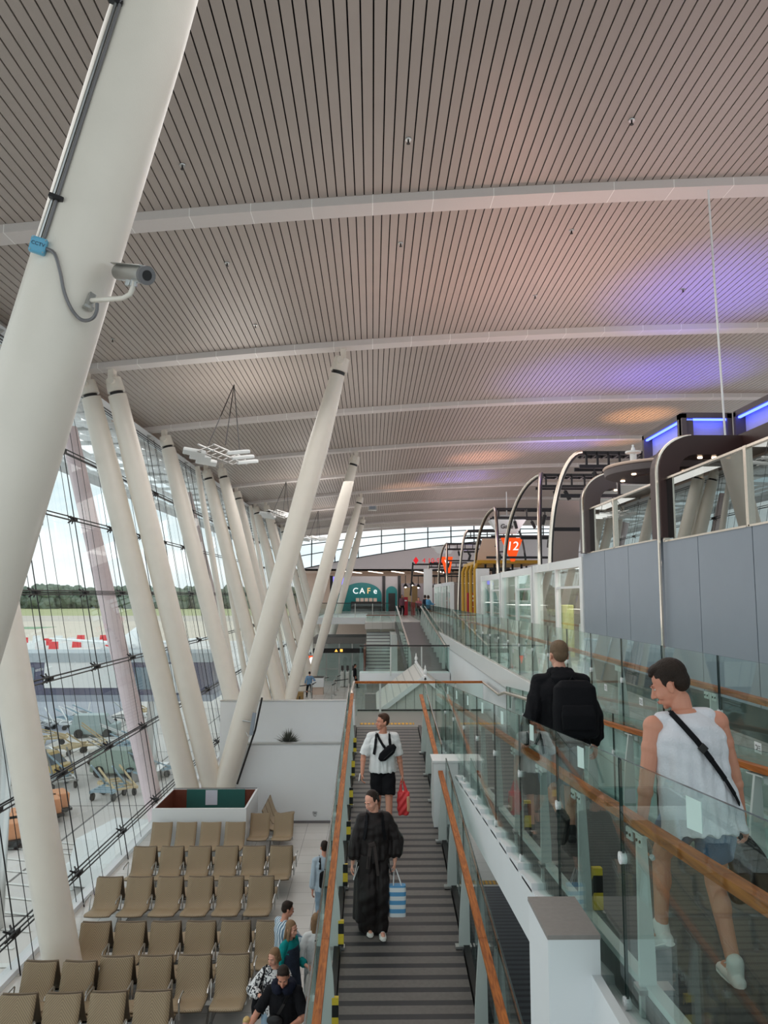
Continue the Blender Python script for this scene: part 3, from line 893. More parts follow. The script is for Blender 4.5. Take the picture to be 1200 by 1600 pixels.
cr = cross_rail('glass barrier with a level wooden rail across the far side of the landing', -.5, 2.95, 20.75, LAND, .78, [-.45, .2, 1.4, 2.2, 2.95], M['wood'])
o = thing('steel_handrail', 'bright steel handrail linking the ramp rails with the level wooden rail', 'handrail', (-.46, 17.8, LAND))
b = MB(); b.tube([(-.46, 17.75, zA(17.75) + .9), (-.47, 18.0, zA(18) + .93), (-.48, 18.6, LAND + .8), (-.48, 20.7, LAND + .79)], .035, 10); b.build('left_rail', M['chrome'], o, True)
b = MB(); b.tube([(2.93, 20.7, LAND + .78), (2.92, 18, LAND + .79), (2.92, 17.2, zB(17.2) + .92), (2.92, 12.0, zB(12) + .93)], .035, 10); b.build('right_rail', M['chrome'], o, True)
b = MB(); pane_box(b, -.53, 17.95, 20.7, LAND - .1, LAND - .1, LAND + .74, LAND + .74); b.build('glass_pane', [M['glass_rail'], M['glass_edge']], o)

# slab edge and wall under the upper floor
b = MB(); b.bx((2.995, -.4, UPZ - .42), (3.03, 72, UPZ - .02)); struct('trim_31', b, M['white_gloss'])
b = MB(); b.bx((3.04, 2, 0), (3.2, 70, UPZ - .4)); struct('wall_right', b, M['white'])

# ------------------------------------------------------------------ gabled kiosk beyond the landing
o = thing('kiosk', 'white gabled kiosk with board front and tiled roof behind the landing', 'kiosk', (1.62, 27, 0))
kx0, kx1, kr, ky0, ky1 = .16, 2.94, 1.66, 24.5, 29.6; ke, kz = EYE - 3.62, EYE - 2.6
b = MB(); b.bx((kx0 + .15, ky0 + .3, 0), (kx1 - .1, ky1 - .2, ke - .05)); b.build('body', M['white'], o)
b = MB(); b.prism([(kx0 + .12, ke), (kx1 - .12, ke), (kr, kz - .06)], 'y', ky0 + .1, ky0 + .2); b.build('gable_board', M['board'], o)
for sgn, xe in ((-1, kx0 - .02), (1, kx1 + .02)):
    b = MB(); b.hexa([(xe, ky0, ke - .12), (kr, ky0, kz - .02), (kr, ky1, kz - .02), (xe, ky1, ke - .12), (xe, ky0, ke - .04), (kr, ky0, kz + .06), (kr, ky1, kz + .06), (xe, ky1, ke - .04)]); b.build('roof_slope', M['roof_tile'], o)
    b = MB(); b.bar((xe, ky0 - .03, ke - .06), (kr, ky0 - .03, kz + .04), .05, .14, up=(0, 0, 1)); b.build('barge_board', M['white_gloss'], o)
b = MB(); b.bx((kx0, ky0 + .02, ke - .2), (kx1, ky0 + .16, ke - .06)); b.build('tie_beam', M['white_gloss'], o)
for yy in (ky0, ky1):
    b = MB(); b.lathe([(.03, 0), (.07, .05), (.03, .1), (.06, .17), (.05, .24), (.02, .28), (.025, .33), (.004, .4)], (kr, yy, kz + .02), 14); b.build('finial', M['white_gloss'], o, True)
b = MB(); b.bar((kr, ky0, kz + .05), (kr, ky1, kz + .05), .1, .05); b.build('ridge_cap', M['white_gloss'], o)
b = MB(); b.bx((-.22, 23.9, 0), (.1, 24.2, EYE - 3.0)); tag(b.build('stone_pilaster', M['grey_stone']), 'grey stone-faced pilaster left of the kiosk', 'pilaster')

# ------------------------------------------------------------------ far ramp rails, far stair, far landing
zE_ = lambda y: zE(y)
balustrade('distant glass balustrade with bright steel rail left of the far ramp', 1.42, 1.47, zE_, 1.0, .95, [31 + 2.7 * k for k in range(0, 7)], [31.5 + 1.4 * k for k in range(0, 11)], rail_m=M['chrome'], disc=False, seg=20)
balustrade('distant glass balustrade with bright steel rail right of the far ramp', 2.98, 2.93, zE_, 1.0, .95, [31 + 2.7 * k for k in range(0, 7)], [31.5 + 1.4 * k for k in range(0, 11)], rail_m=M['chrome'], s=-1, disc=False, seg=20)
b = MB(); b.bx((-.5, 30.2, EYE - 3.3), (3.0, 31, EYE - 3.0)); struct('floor', b, M['white'])
b = MB(); b.bx((-.45, 47.2, UPZ - .4), (3.02, 70, UPZ)); struct('floor', b, M['tile_up'])
cross_rail('distant glass barrier with a thin rail just behind the kiosk roof', -.5, 3.0, 30.25, EYE - 3.0, 1.05, [-.5, .7, 1.9, 3.0], M['dark_steel'])
cross_rail('distant glass barrier at the head of the far stair', -.4, 1.4, 48.6, UPZ - .6, 1.0, [-.4, .5, 1.4], M['dark_wood'])
cross_rail('farthest glass barrier in front of the teal shop', -4.0, 1.3, 58.0, UPZ, 1.05, [-4, -2.6, -1.3, 0, 1.3], M['dark_steel'])
b = MB(); b.bx((-4.2, 57.9, UPZ - .5), (-.45, 70, UPZ)); struct('floor', b, M['white'])
o = thing('far_stair', 'distant grey stair climbing to the upper floor left of the far ramp', 'stair', (.3, 44, EYE - 4.2))
b = MB()
for k in range(13): b.bx((-.36, 43.6 + .35 * k, EYE - 4.6), (1.06, 43.95 + .35 * k + .02, EYE - 4.25 + .165 * k))
b.build('steps', M['fin'], o)
b = MB()
for k in range(13): b.bx((-.36, 43.59 + .35 * k, EYE - 4.29 + .165 * k), (1.06, 43.66 + .35 * k, EYE - 4.235 + .165 * k))
b.build('nosings', M['conduit'], o)
b = MB(); b.bx((-.5, 43.5, EYE - 4.6), (-.38, 48.2, EYE - 3.0)); b.build('side_wall', M['dark_wood'], o)
b = MB(); b.bx((1.08, 43.5, EYE - 4.6), (1.4, 48.2, EYE - 2.2)); b.build('side_panel', M['fin'], o)
b = MB(); b.bx((-.6, 42.2, EYE - 4.7), (1.5, 43.6, EYE - 4.42)); struct('floor', b, M['white'])

# ------------------------------------------------------------------ low glazed unit with a grey slab roof at the far left
o = thing('glazed_enclosure', 'distant glass-fronted enclosure with a grey slab roof and sign strip', 'enclosure', (-2.1, 62, 0))
b = MB(); b.bx((-4.6, 60.5, EYE - 3.75), (-.5, 65, EYE - 3.25)); b.build('roof_slab', M['grey_stone'], o)
b = MB(); b.bx((-4.6, 60.3, EYE - 4.45), (-.6, 60.5, EYE - 4.1)); b.build('sign_band', M['dark_steel'], o)
for ch, xx in (('▲', -2.8), ('■', -2.4)): text_mesh(ch, .28, .01, emit('sign_amber', (.9, .45, .08), 1.2), frame((xx, 60.28, EYE - 4.27), (1, 0, 0), (0, 0, 1)), 'sign_symbol', o)
for k in range(4):
    b = MB(); b.bx((-4.55 + k * 1.0, 60.4, 0), (-3.6 + k * 1.0, 60.43, EYE - 4.45)); b.build('glass_panel', M['glass_shop'], o)
    b = MB(); b.bx((-4.6 + k * 1.0, 60.36, 0), (-4.53 + k * 1.0, 60.46, EYE - 3.75)); b.build('mullion', M['steel'], o)
b = MB(); b.bx((-4.6, 60.34, EYE - 5.7), (-.6, 60.4, EYE - 5.64)); b.build('rail', M['steel'], o)
b = MB(); b.bx((-4.6, 64.8, 0), (-.6, 65, EYE - 3.75)); b.build('rear_wall', M['fin'], o)

# ------------------------------------------------------------------ low white room with a flat roof on the left
WX0, WX1, WY = -4.02, -.56, 23.25
wt = EYE - 4.36
b = MB(); b.bx((WX0, WY, 0), (WX1, WY + .18, wt)); struct('wall_front', b, M['white'])
b = MB(); b.bx((-4.75, WY + 1.35, 0), (WX1, WY + 1.55, EYE - 3.3)); struct('wall_front', b, M['white'])
b = MB(); b.bx((WX0 + .02, WY + .19, wt - .7), (WX1 - .02, WY + 1.34, wt - .6)); struct('ceiling', b, M['white_gloss'])
b = MB(); b.bx((-4.76, WY + 1.33, EYE - 3.3), (WX1 + .01, WY + 1.57, EYE - 3.28)); struct('trim_33', b, M['steel'])
b = MB(); b.bx((WX0 - .01, WY - .03, wt), (WX1 + .01, WY + .2, wt + .03)); struct('trim_32', b, M['steel'])
b = MB(); b.bx((WX0, WY - .02, 0), (WX1, WY, .07)); struct('baseboard_back', b, M['conduit'])
o = thing('potted_plant', 'small spiky grey-green plant peeping over the white wall', 'plant', (-2.55, 23.95, wt - .6))
b = MB(); b.lathe([(.16, 0), (.2, .36), (.2, .4), (.17, .4)], (-2.55, 23.95, wt - .6), 18); b.build('pot', M['grey_stone'], o, True)
b = MB()
for k in range(170):
    a = random.uniform(0, 2 * PI); e = random.uniform(.15, 1.45); L = random.uniform(.3, .52)
    q = Vector((-2.55, 23.95, wt - .12)); dv = Vector((math.cos(a) * math.cos(e), math.sin(a) * math.cos(e), math.sin(e)))
    sd = dv.cross(Vector((0, 0, 1))).normalized() * .016
    p1 = q + dv * L * .55; p2 = q + dv * L + Vector((0, 0, -.03))
    b.add([q - sd * .5, q + sd * .5, p1 + sd, p2, p1 - sd], [(0, 1, 2, 3, 4)])
b.build('leaves', M['plant'], o)
b = MB(); q = at(609, 1, d=1)  # socket on the white wall
q = at(492, 1272, d=WY - .01)
o = thing('wall_socket', 'small triangular sign low on the white wall', 'sign', q)
b = MB()
tri = [(-.06, .06), (.06, .06), (.03, -.06), (-.03, -.05)]
for i in range(4):
    p0, p1 = tri[i], tri[(i + 1) % 4]; b.bar((q.x + p0[0], q.y - .006, q.z + p0[1]), (q.x + p1[0], q.y - .006, q.z + p1[1]), .008, .012, up=(0, 1, 0))
b.build('outline', M['conduit'], o)
b = MB(); b.box(q + Vector((0, -.005, .02)), (.05, .008, .02)); b.build('bar', M['conduit'], o)
# slim antenna-like panel bracketed on the inward column
q = at(395, 1131, d=22.4)
o = thing('wall_speaker', 'slim grey column loudspeaker bracketed on the long inward column', 'loudspeaker', q)
b = MB(); b.box(q, (.1, .1, .62), 0, (0, R(8), 0), .01); b.build('speaker_body', M['grey_panel'], o)
b = MB(); b.tube([q + Vector((-.05, 0, .05)), q + Vector((-.3, .1, .08))], .02, 8); b.tube([q + Vector((-.02, 0, -.3)), q + Vector((-.12, .03, -.36)), q + Vector((-.2, .1, -.25))], .012, 8); b.build('bracket', M['steel'], o)
b = MB(); b.tube([at(352, 1225, d=22.75) + Vector((.34, 0, 0)), at(388, 1140, d=22.6) + Vector((.2, 0, 0)), at(404, 1090, d=22.5) + Vector((.1, 0, 0))], .03, 8); tag(b.build('drain_pipe', M['dark_steel'], None, True), 'dark thin pipe running down beside the long inward column', 'pipe')

# ------------------------------------------------------------------ open white box with wooden lining
o = thing('planter_box', 'open white box with brown lining and a green glass sheet inside', 'box', (-4.3, 21.4, 0))
X0, X1, Y0, Y1, H = -5.62, -3.22, 20.4, 22.45, EYE - 5.42
t = .05
for nm, a, c in (('front_wall', (X0, Y0, 0), (X1, Y0 + t, H)), ('back_wall', (X0, Y1 - t, 0), (X1, Y1, H)), ('left_wall', (X0, Y0 + t, 0), (X0 + t, Y1 - t, H)), ('right_wall', (X1 - t, Y0 + t, 0), (X1, Y1 - t, H))):
    b = MB(); b.bx(a, c); b.build(nm, M['white_gloss'], o)
b = MB(); q = .012; b.bx((X0 + t, Y0 + t, .3), (X1 - t, Y0 + t + q, H - .015)); b.bx((X0 + t, Y1 - t - q, .3), (X1 - t, Y1 - t, H - .015)); b.bx((X0 + t, Y0 + t + q, .3), (X0 + t + q, Y1 - t - q, H - .015)); b.bx((X1 - t - q, Y0 + t + q, .3), (X1 - t, Y1 - t - q, H - .015)); b.bx((X0 + t, Y0 + t, .25), (X1 - t, Y1 - t, .3))
b.build('wood_lining', M['dark_wood'], o)
b = MB(); b.bx((X0 + .42, Y1 - t - .05, .35), (X1 - .35, Y1 - t - .03, H + .0)); b.build('glass_sheet', mat('green_glass_sheet', srgb(58, 110, 104), .08, 0, .05), o)
b = MB(); b.bx((X0 + .95, Y1 - t - .062, H - .42), (X0 + 1.28, Y1 - t - .052, H - .02)); b.build('paper_notice', mat('paper', srgb(214, 220, 232), .7), o)
b = MB(); b.bx((X0 + .02, Y1 - .03, H), (X1 - .02, Y1, H + .012)); b.build('rim', M['dark_steel'], o)

# ------------------------------------------------------------------ waiting-hall seats


def seat_shell(uvm=True, back=False):
    """curved wicker shell facing -y, origin at beam centre; width .5"""
    prof = [(-.47, .435), (-.44, .455), (-.36, .452), (-.2, .425), (-.06, .405), (.03, .43), (.09, .52), (.14, .65), (.19, .79), (.225, .90), (.228, .915)]
    me = bpy.data.meshes.new('seat_shell'); bm = bmesh.new(); uvl = bm.loops.layers.uv.new()
    L = [0]
    for i in range(1, len(prof)): L.append(L[-1] + math.dist(prof[i], prof[i - 1]))
    nx = 7; rows = []
    for side in (0, 1):
        rr = []
        for i, (y, z) in enumerate(prof):
            y0, z0 = prof[max(i - 1, 0)]; y1, z1 = prof[min(i + 1, len(prof) - 1)]
            n = Vector((0, -(z1 - z0), y1 - y0)).normalized()
            w = .255 if i not in (0, len(prof) - 1) else .245
            rr.append([bm.verts.new(Vector((w * (2 * k / (nx - 1) - 1), y, z)) + n * (.028 * side - .028) * (1) + Vector((0, 0, -.012 * (1 - (2 * k / (nx - 1) - 1) ** 2)))) for k in range(nx)])
        rows.append(rr)
    bm.verts.ensure_lookup_table(); nf = []

    def face(v, uvs, mi):
        f = bm.faces.new(v); f.material_index = mi; f.smooth = True
        for l, u in zip(f.loops, uvs): l[uvl].uv = u
    for side in (0, 1):
        g = rows[side]
        for i in range(len(prof) - 1):
            for k in range(nx - 1):
                u0, u1 = k / (nx - 1), (k + 1) / (nx - 1)
                v = [g[i][k], g[i][k + 1], g[i + 1][k + 1], g[i + 1][k]]; uv = [(u0, L[i]), (u1, L[i]), (u1, L[i + 1]), (u0, L[i + 1])]
                if side == 0: v.reverse(); uv.reverse()
                face(v, uv, 0 if side == 1 else 1)
    n = len(prof)
    for i in range(n - 1):
        for k in (0, nx - 1):
            v = [rows[0][i][k], rows[0][i + 1][k], rows[1][i + 1][k], rows[1][i][k]]
            face(v, [(0, 0)] * 4, 1)
    for i in (0, n - 1):
        for k in range(nx - 1):
            face([rows[0][i][k], rows[0][i][k + 1], rows[1][i][k + 1], rows[1][i][k]], [(0, 0)] * 4, 1)
    bmesh.ops.recalc_face_normals(bm, faces=bm.faces[:]); bm.to_mesh(me); bm.free()
    me.materials.append(M['wicker']); me.materials.append(M['wicker_back'])
    return me


SHELL = seat_shell()


def seat_row(n, label, loc, rz, pitch=.604, double=True, arms=True, group='beam seat rows'):
    o = thing('beam_seat_row', label, 'seat row', (0, 0, 0), group)
    W = n * pitch
    xs = [-W / 2 + pitch * (k + .5) for k in range(n)]
    for x in xs:
        s = bpy.data.objects.new('seat_shell', SHELL); COL.objects.link(s); s.parent = o; s.location = (x, -.27, 0); ORG[s.name] = Vector((x, -.27, 0))
        if double:
            s = bpy.data.objects.new('seat_shell', SHELL); COL.objects.link(s); s.parent = o; s.location = (x, .27, 0); s.rotation_euler = (0, 0, PI)
    for yb in ((-.27, .27) if double else (-.27,)):
        b = MB(); b.bx((-W / 2 + .05, yb - .04, .3), (W / 2 - .05, yb + .04, .37)); b.build('beam', M['steel'], o)
    for x in (xs[0] + pitch / 2, xs[-1] - pitch / 2) if n > 2 else (0,):
        b = MB(); ya, yc = (-.62, .62) if double else (-.55, .1)
        b.tube([(x, ya, .04), (x, -.27, .3)], .028, 8)
        b.tube([(x, yc, .04), (x, .27 if double else -.27, .3)], .028, 8)
        b.tube([(x, -.27, .05), (x, -.27, .3)], .03, 8)
        if double: b.tube([(x, .27, .05), (x, .27, .3)], .03, 8)
        b.bar((x, ya, .035), (x, yc, .035), .05, .03); l = b.build('leg_frame', M['steel'], o)
        b = MB(); b.lathe([(.03, 0), (.03, .03)], (x, ya, 0), 10); b.lathe([(.03, 0), (.03, .03)], (x, yc, 0), 10); b.build('foot', M['black'], l)
    if arms:
        for k in range(n + 1):
            x = -W / 2 + pitch * k
            for sg in ((-1, 1) if double else (-1,)):
                b = MB(); yy = -.27 * sg * -1
                q = lambda y, z: (x, (-.27 + y) if sg < 0 else (.27 - y), z)
                b.tube([q(0, .36), q(.02, .52), q(.05, .63), q(.02, .65), q(-.26, .64), q(-.3, .6)], .014, 6); b.build('armrest', M['steel'], o)
    o.location = loc; o.rotation_euler = (0, 0, rz)
    return o


def row_at(pxs, y_top, n, label, double=True, rz=0, arms=True, off=.04):
    """n seats whose back tops span pxs (left,right edges) at image row y_top"""
    ztop = .89
    a = at(pxs[0], y_top, z=ztop); c = at(pxs[1], y_top, z=ztop)
    return seat_row(n, label, ((a.x + c.x) / 2, a.y + off, 0), rz, (c.x - a.x + .09) / n, double, arms)


row_at((238, 384), 1286, 4, 'row of four beige woven seats right in front of the open white box', False, arms=False)
row_at((208.5, 457.5), 1325, 6, 'beige woven seat row of six, second row before the white box')
row_at((151, 428), 1373, 6, 'beige woven seat row of six in the middle, third before the white box')
row_at((126, 446), 1444, 6, 'beige woven seat row of six beside the walking group, behind the column foot')
row_at((37, 150), 1506, 2, 'pair of beige woven seats near the glass, in front of the left column foot', True, R(-1))
row_at((158, 389), 1497, 4, 'row of four beige woven seats, second from the bottom edge', True, R(1.5))
row_at((-70, 266), 1557, 5, 'beige woven seat row cut by the bottom left edge of the picture', True, R(2))
a = at(398, 1272, z=.89)
seat_row(2, 'pair of beige woven seats facing us, right of the open white box', (-2.62, 21.0, 0), 0, .62, False, False)
seat_row(3, 'beige woven seats turned sideways against the right side of the white box', (-2.95, 22.0, 0), R(90), .56, False, False)
# ------------------------------------------------------------------ upper floor: dark lounge booth on the right
SX = 4.4


def XA(px, py, d): return at(px, py, d=d)


o = thing('lounge_booth', 'big grey-panelled lounge booth with dark glass band at the right', 'booth', (5, 10.5, UPZ))
b = MB()
for (y0, y1, z1) in ((4.0, 5.6, .8), (5.62, 7.2, .8), (7.22, 8.8, .8), (8.82, 10.3, .8), (10.32, 11.55, .8), (11.75, 13.15, .85), (13.17, 14.5, .85), (14.52, 16.0, .85)):
    b.bx((SX, y0, UPZ + .38), (SX + .1, y1, EYE + z1))
b.build('wall_panels', M['grey_panel'], o)
b = MB(); b.bx((SX + .03, 4, UPZ), (SX + .1, 15.85, UPZ + .38)); b.build('plinth', mat('plinth_dark', srgb(36, 48, 46), .3), o)
b = MB(); b.bx((SX + 1.4, 4, EYE + .5), (SX + 1.5, 15.8, EYE + 1.9)); b.bx((SX + .1, 4, EYE + .7), (SX + 1.4, 15.8, EYE + .78)); b.build('inner_wall', M['brown_clad'], o)
for (ya, yb, za) in ((4, 8.85, .8), (8.95, 11.45, .8), (11.8, 13.85, .85), (13.95, 15.6, .85)):
    b = MB(); b.bx((SX + .03, ya, EYE + za + .02), (SX + .045, yb, EYE + 1.74)); b.build('dark_glass', M['glass_dark'], o)
    b = MB(); b.bx((SX - .01, ya - .02, EYE + za - .005), (SX + .06, yb + .03, EYE + za + .02)); b.bx((SX, ya - .02, EYE + 1.73), (SX + .07, yb + .03, EYE + 1.76)); b.bx((SX - .01, yb, EYE + za), (SX + .06, yb + .07, EYE + 1.76)); b.build('chrome_trim', M['chrome'], o)


def portal(label, y, zt, x1, dp, m, lights, rad=.55, th=.3):
    """leg rising in the booth front that bends over into a horizontal arm going right"""
    o = thing('portal_frame', label, 'frame', (SX, y, UPZ))
    outer = [(SX - .06, EYE + .86), (SX - .06, EYE + zt - rad)] + [(SX - .06 + rad * (1 - math.cos(a)), EYE + zt - rad + rad * math.sin(a)) for a in [R(9 * k) for k in range(1, 11)]] + [(x1, EYE + zt)]
    ri = rad - th
    inner = [(SX - .06 + th, EYE + .86), (SX - .06 + th, EYE + zt - rad)] + [(SX - .06 + th + max(ri, .02) * (1 - math.cos(a)), EYE + zt - rad + max(ri, .02) * math.sin(a)) for a in [R(9 * k) for k in range(1, 11)]] + [(x1, EYE + zt - th)]
    b = MB(); n = len(outer)
    for i in range(n - 1):
        A, B, C_, D = outer[i], outer[i + 1], inner[i + 1], inner[i]
        p = [(A[0], y - dp / 2, A[1]), (B[0], y - dp / 2, B[1]), (C_[0], y - dp / 2, C_[1]), (D[0], y - dp / 2, D[1]), (A[0], y + dp / 2, A[1]), (B[0], y + dp / 2, B[1]), (C_[0], y + dp / 2, C_[1]), (D[0], y + dp / 2, D[1])]
        b.add(p, [(0, 1, 2, 3), (7, 6, 5, 4), (0, 4, 5, 1), (2, 6, 7, 3)] + ([(0, 3, 7, 4)] if i == 0 else []) + ([(1, 5, 6, 2)] if i == n - 2 else []))
    b.build('frame_body', m, o)
    b = MB(); b.tube([(SX - .09, y - dp / 2 + .06, UPZ)] * (lights > 2) + [(q[0] - .03, y - dp / 2 + .06, q[1] + .0) for q in outer[:-1]], .024, 6); b.build('chrome_edge', M['chrome'], o, True)
    for k in range(lights):
        b = MB(); x = SX + .65 + .22 * k; b.lathe([(.035, 0), (.035, .02)], (x, y, EYE + zt - th - .02), 12); b.build('downlight', emit('warm_spot', (1, .72, .5), 5), o)
    return o


portal('dark brown rounded portal frame in front of the grey booth, nearer one', 11.62, 2.42, 5.62, .42, M['brown_clad'], 4)
portal('taupe rounded portal frame at the far end of the grey booth', 15.75, 2.5, 5.0, .42, M['taupe_clad'], 1, .6, .32)
b = MB(); b.bx((5.62, 10.2, EYE + 2.0), (7.4, 11.9, EYE + 2.45)); b.bx((4.98, 15.5, EYE + 2.15), (5.3, 16.0, EYE + 2.55)); 
o = thing('bulkhead', 'brown boxed bulkhead where the nearer portal frame ends', 'bulkhead', (6.5, 11, EYE + 2.0)); q = MB(); q.bx((5.62, 7.2, EYE + 2.0), (7.4, 11.9, EYE + 2.45)); q.build('cladding', M['brown_clad'], o)
# ring canopy
o = thing('ring_canopy', 'round brown canopy ring with a pale rim between the two portal frames', 'canopy', (5.2, 13.6, EYE + 2.2))
b = MB(); b.lathe([(.92, 0), (.98, .02), (1.0, .12), (.96, .16), (.9, .16), (.86, .05)], (5.2, 13.6, EYE + 2.12), 40); b.build('ring', M['taupe_clad'], o, True)
b = MB(); b.lathe([(1.0, 0), (1.02, .02), (1.0, .045)], (5.2, 13.6, EYE + 2.26), 40); b.build('pale_rim', M['peach_wall'], o, True)
b = MB(); b.lathe([(.5, 0), (.5, .05)], (5.2, 13.6, EYE + 2.1), 30); b.build('centre_disc', M['brown_clad'], o)
for k in range(5):
    a = R(70 * k); b = MB(); b.lathe([(.04, 0), (.04, .015)], (5.2 + .72 * math.cos(a), 13.6 + .72 * math.sin(a), EYE + 2.1), 10); b.build('downlight', MATS['warm_spot'], o)
b = MB(); b.lathe([(.06, 0), (.06, .25), (.14, .27), (.14, .3)], (4.7, 13.6, EYE + 2.28), 14); b.lathe([(.05, 0), (.03, .1)], (4.7, 13.6, EYE + 2.55), 10); b.build('hanger', M['white_gloss'], o)
b = MB(); b.tube([(4.7, 13.6, EYE + 2.5), (4.7, 13.6, EYE + 2.7)], .02, 6); b.build('rod', M['white_gloss'], o)
b = MB(); b.bx((5.95, 13.2, UPZ), (7.0, 14.2, EYE + 2.7)); tag(b.build('speckled_pillar', mat('speckle', srgb(150, 138, 132), .8, 0, .35, 60)), 'speckled grey-brown pillar behind the round canopy', 'pillar')
# stepped blue light boxes
zt, zb = EYE + 3.67, EYE + 3.05
lavender = mat('lavender_panel', srgb(206, 204, 240), .5)
o = thing('light_box', 'stepped dark light box with blue glowing strips at upper right', 'light box', (6.6, 15.2, zb))
faces = [((6.27, 17.5), (6.27, 15.25)), ((6.27, 15.2), (7.3, 15.2)), ((7.3, 15.15), (7.3, 13.2))]
for i, (p, q) in enumerate(faces):
    p = Vector((*p, 0)); q = Vector((*q, 0)); t = (q - p).normalized(); nrm = Vector((-t.y, t.x, 0))
    if nrm.dot(Vector((-1, -1, 0))) < 0: nrm = -nrm
    L = (q - p).length
    b = MB(); bk = -nrm * .25
    for (s0, s1, z0, z1) in ((0, L, zt - .09, zt + .02), (0, L, zb - .05, zb + .05), (0, .1, zb, zt), (L - .1, L, zb, zt)):
        A = p + t * s0; B_ = p + t * s1
        b.hexa([A + Vector((0, 0, z0)), B_ + Vector((0, 0, z0)), B_ + bk + Vector((0, 0, z0)), A + bk + Vector((0, 0, z0)), A + Vector((0, 0, z1)), B_ + Vector((0, 0, z1)), B_ + bk + Vector((0, 0, z1)), A + bk + Vector((0, 0, z1))])
    b.build('box_frame', M['taupe_clad'], o)
    b = MB(); A = p + t * .1 + bk * .8; B_ = p + t * (L - .1) + bk * .8
    b.hexa([A + Vector((0, 0, zb)), B_ + Vector((0, 0, zb)), B_ + bk * .2 + Vector((0, 0, zb)), A + bk * .2 + Vector((0, 0, zb)), A + Vector((0, 0, zt)), B_ + Vector((0, 0, zt)), B_ + bk * .2 + Vector((0, 0, zt)), A + bk * .2 + Vector((0, 0, zt))]); b.build('lit_panel', lavender, o)
    b = MB(); b.bar(p + t * .1 + bk * .3 + Vector((0, 0, zt - .11)), q - t * .1 + bk * .3 + Vector((0, 0, zt - .11)), .05, .035); b.build('blue_strip', emit('blue_strip', (.06, .1, 1), 5), o)

# ------------------------------------------------------------------ glass-fronted shops


def shop(label, y0, y1, zt, bays, seed, contents=True):
    rnd = random.Random(seed)
    o = thing('shop_unit', label, 'shop', (SX + 1, (y0 + y1) / 2, UPZ))
    L = y1 - y0
    b = MB()
    for yy in (y0, y1 - .22): b.bx((SX - .02, yy, UPZ), (SX + .2, yy + .22, EYE + zt))
    b.bx((SX - .012, y0 + .22, EYE + zt - .2), (SX + .19, y1 - .22, EYE + zt - .004)); b.bx((SX - .012, y0 + .22, UPZ + .003), (SX + .15, y1 - .22, UPZ + .12))
    for k in range(1, bays):
        yy = y0 + L * k / bays; b.bx((SX + .002, yy - .05, UPZ + .12), (SX + .12, yy + .05, EYE + zt - .2))
    b.build('frame', M['white_gloss'], o)
    b = MB(); b.bx((SX + 2.0, y0, UPZ + .01), (SX + 2.1, y1, EYE + zt - .08)); b.bx((SX + .21, y0 + .01, UPZ + .01), (SX + 1.99, y0 + .06, EYE + zt - .08)); b.bx((SX + .21, y1 - .06, UPZ + .01), (SX + 1.99, y1 - .01, EYE + zt - .08)); b.bx((SX + .21, y0 + .005, EYE + zt - .07), (SX + 2.1, y1 - .005, EYE + zt - .01)); b.build('shell', mat('shop_interior_%d' % (seed % 3), (srgb(150, 160, 158), srgb(128, 116, 108), srgb(150, 168, 164))[seed % 3], .6), o)
    b = MB(); b.bx((SX + .5, y0 + .3, EYE + zt - .09), (SX + 1.6, y1 - .3, EYE + zt - .07)); b.build('light_panel', emit('shop_light', (1, .97, .92), 2.2), o)
    for k in range(bays):
        ya = y0 + L * k / bays + .08; yb = y0 + L * (k + 1) / bays - .08
        b = MB(); b.bx((SX + .05, ya, UPZ + .12), (SX + .065, yb, EYE + zt - .2)); b.build('glass_pane', M['glass_shop'], o)
        if k % 2 == 0:
            b = MB(); b.bx((SX + .02, ya, EYE + .15), (SX + .1, yb, EYE + .2)); b.build('transom', M['white_gloss'], o)
    for z in (.45, .95, 1.45, 1.95):
        xs_ = SX + 1.45 if seed == 1 else SX + .25
        b = MB(); b.bx((xs_, y0 + .3, UPZ + z), (xs_ + .5, y1 - .3, UPZ + z + .04)); b.build('shelf', M['white_gloss'], o)
    return o


shop('white-framed glass shop unit next to the grey booth', 16.05, 21.0, .8, 2, 1)
shop('white-framed glass shop unit with bottles, middle of the three near ones', 21.15, 26.3, .78, 2, 2)
shop('white-framed glass shop unit, farthest of the three near ones', 26.45, 31.2, .76, 2, 3)
shop('distant white-framed glass shop unit beyond the yellow frame', 43.5, 49, .75, 3, 4)
shop('farthest white-framed glass shop unit before the wooden doors', 49.3, 55, .75, 3, 5)
bcol = [srgb(60, 84, 60), srgb(40, 50, 46), srgb(92, 70, 40)]
for k in range(9):
    y = 24.05 + .24 * k; b = MB(); b.lathe([(.04, 0), (.045, .02), (.045, .2), (.015, .27), (.015, .34)], (SX + .42, y, UPZ + 1.49), 12)
    o = b.build('bottle', mat('bottle_%d' % (k % 3), bcol[k % 3], .1), None, True); tag(o, 'dark bottle standing on a shelf in the middle glass shop', 'bottle', 'bottles on the shop shelf')
pcol = [srgb(226, 96, 60), srgb(226, 180, 160), srgb(206, 196, 70), srgb(190, 90, 60), srgb(240, 240, 236), srgb(70, 120, 150)]
for k in range(16):
    y = 16.6 + .26 * k; sh = (.49, .99, 1.49)[k % 3]; s = (.16 + .08 * (k % 2), .2, .22 + .06 * (k % 4))
    b = MB(); b.box((SX + 1.6, y, UPZ + sh + s[2] / 2), s, 0, None, .01); o = b.build('carton', mat('carton_%d' % (k % 6), pcol[k % 6], .5)); tag(o, 'small coloured package on a shelf in the shop by the grey booth', 'package', 'packages in the shop by the booth')
o = thing('display_stand', 'orange and white display stand glowing behind the nearest shop glass', 'display stand', (SX + .6, 17.4, UPZ))
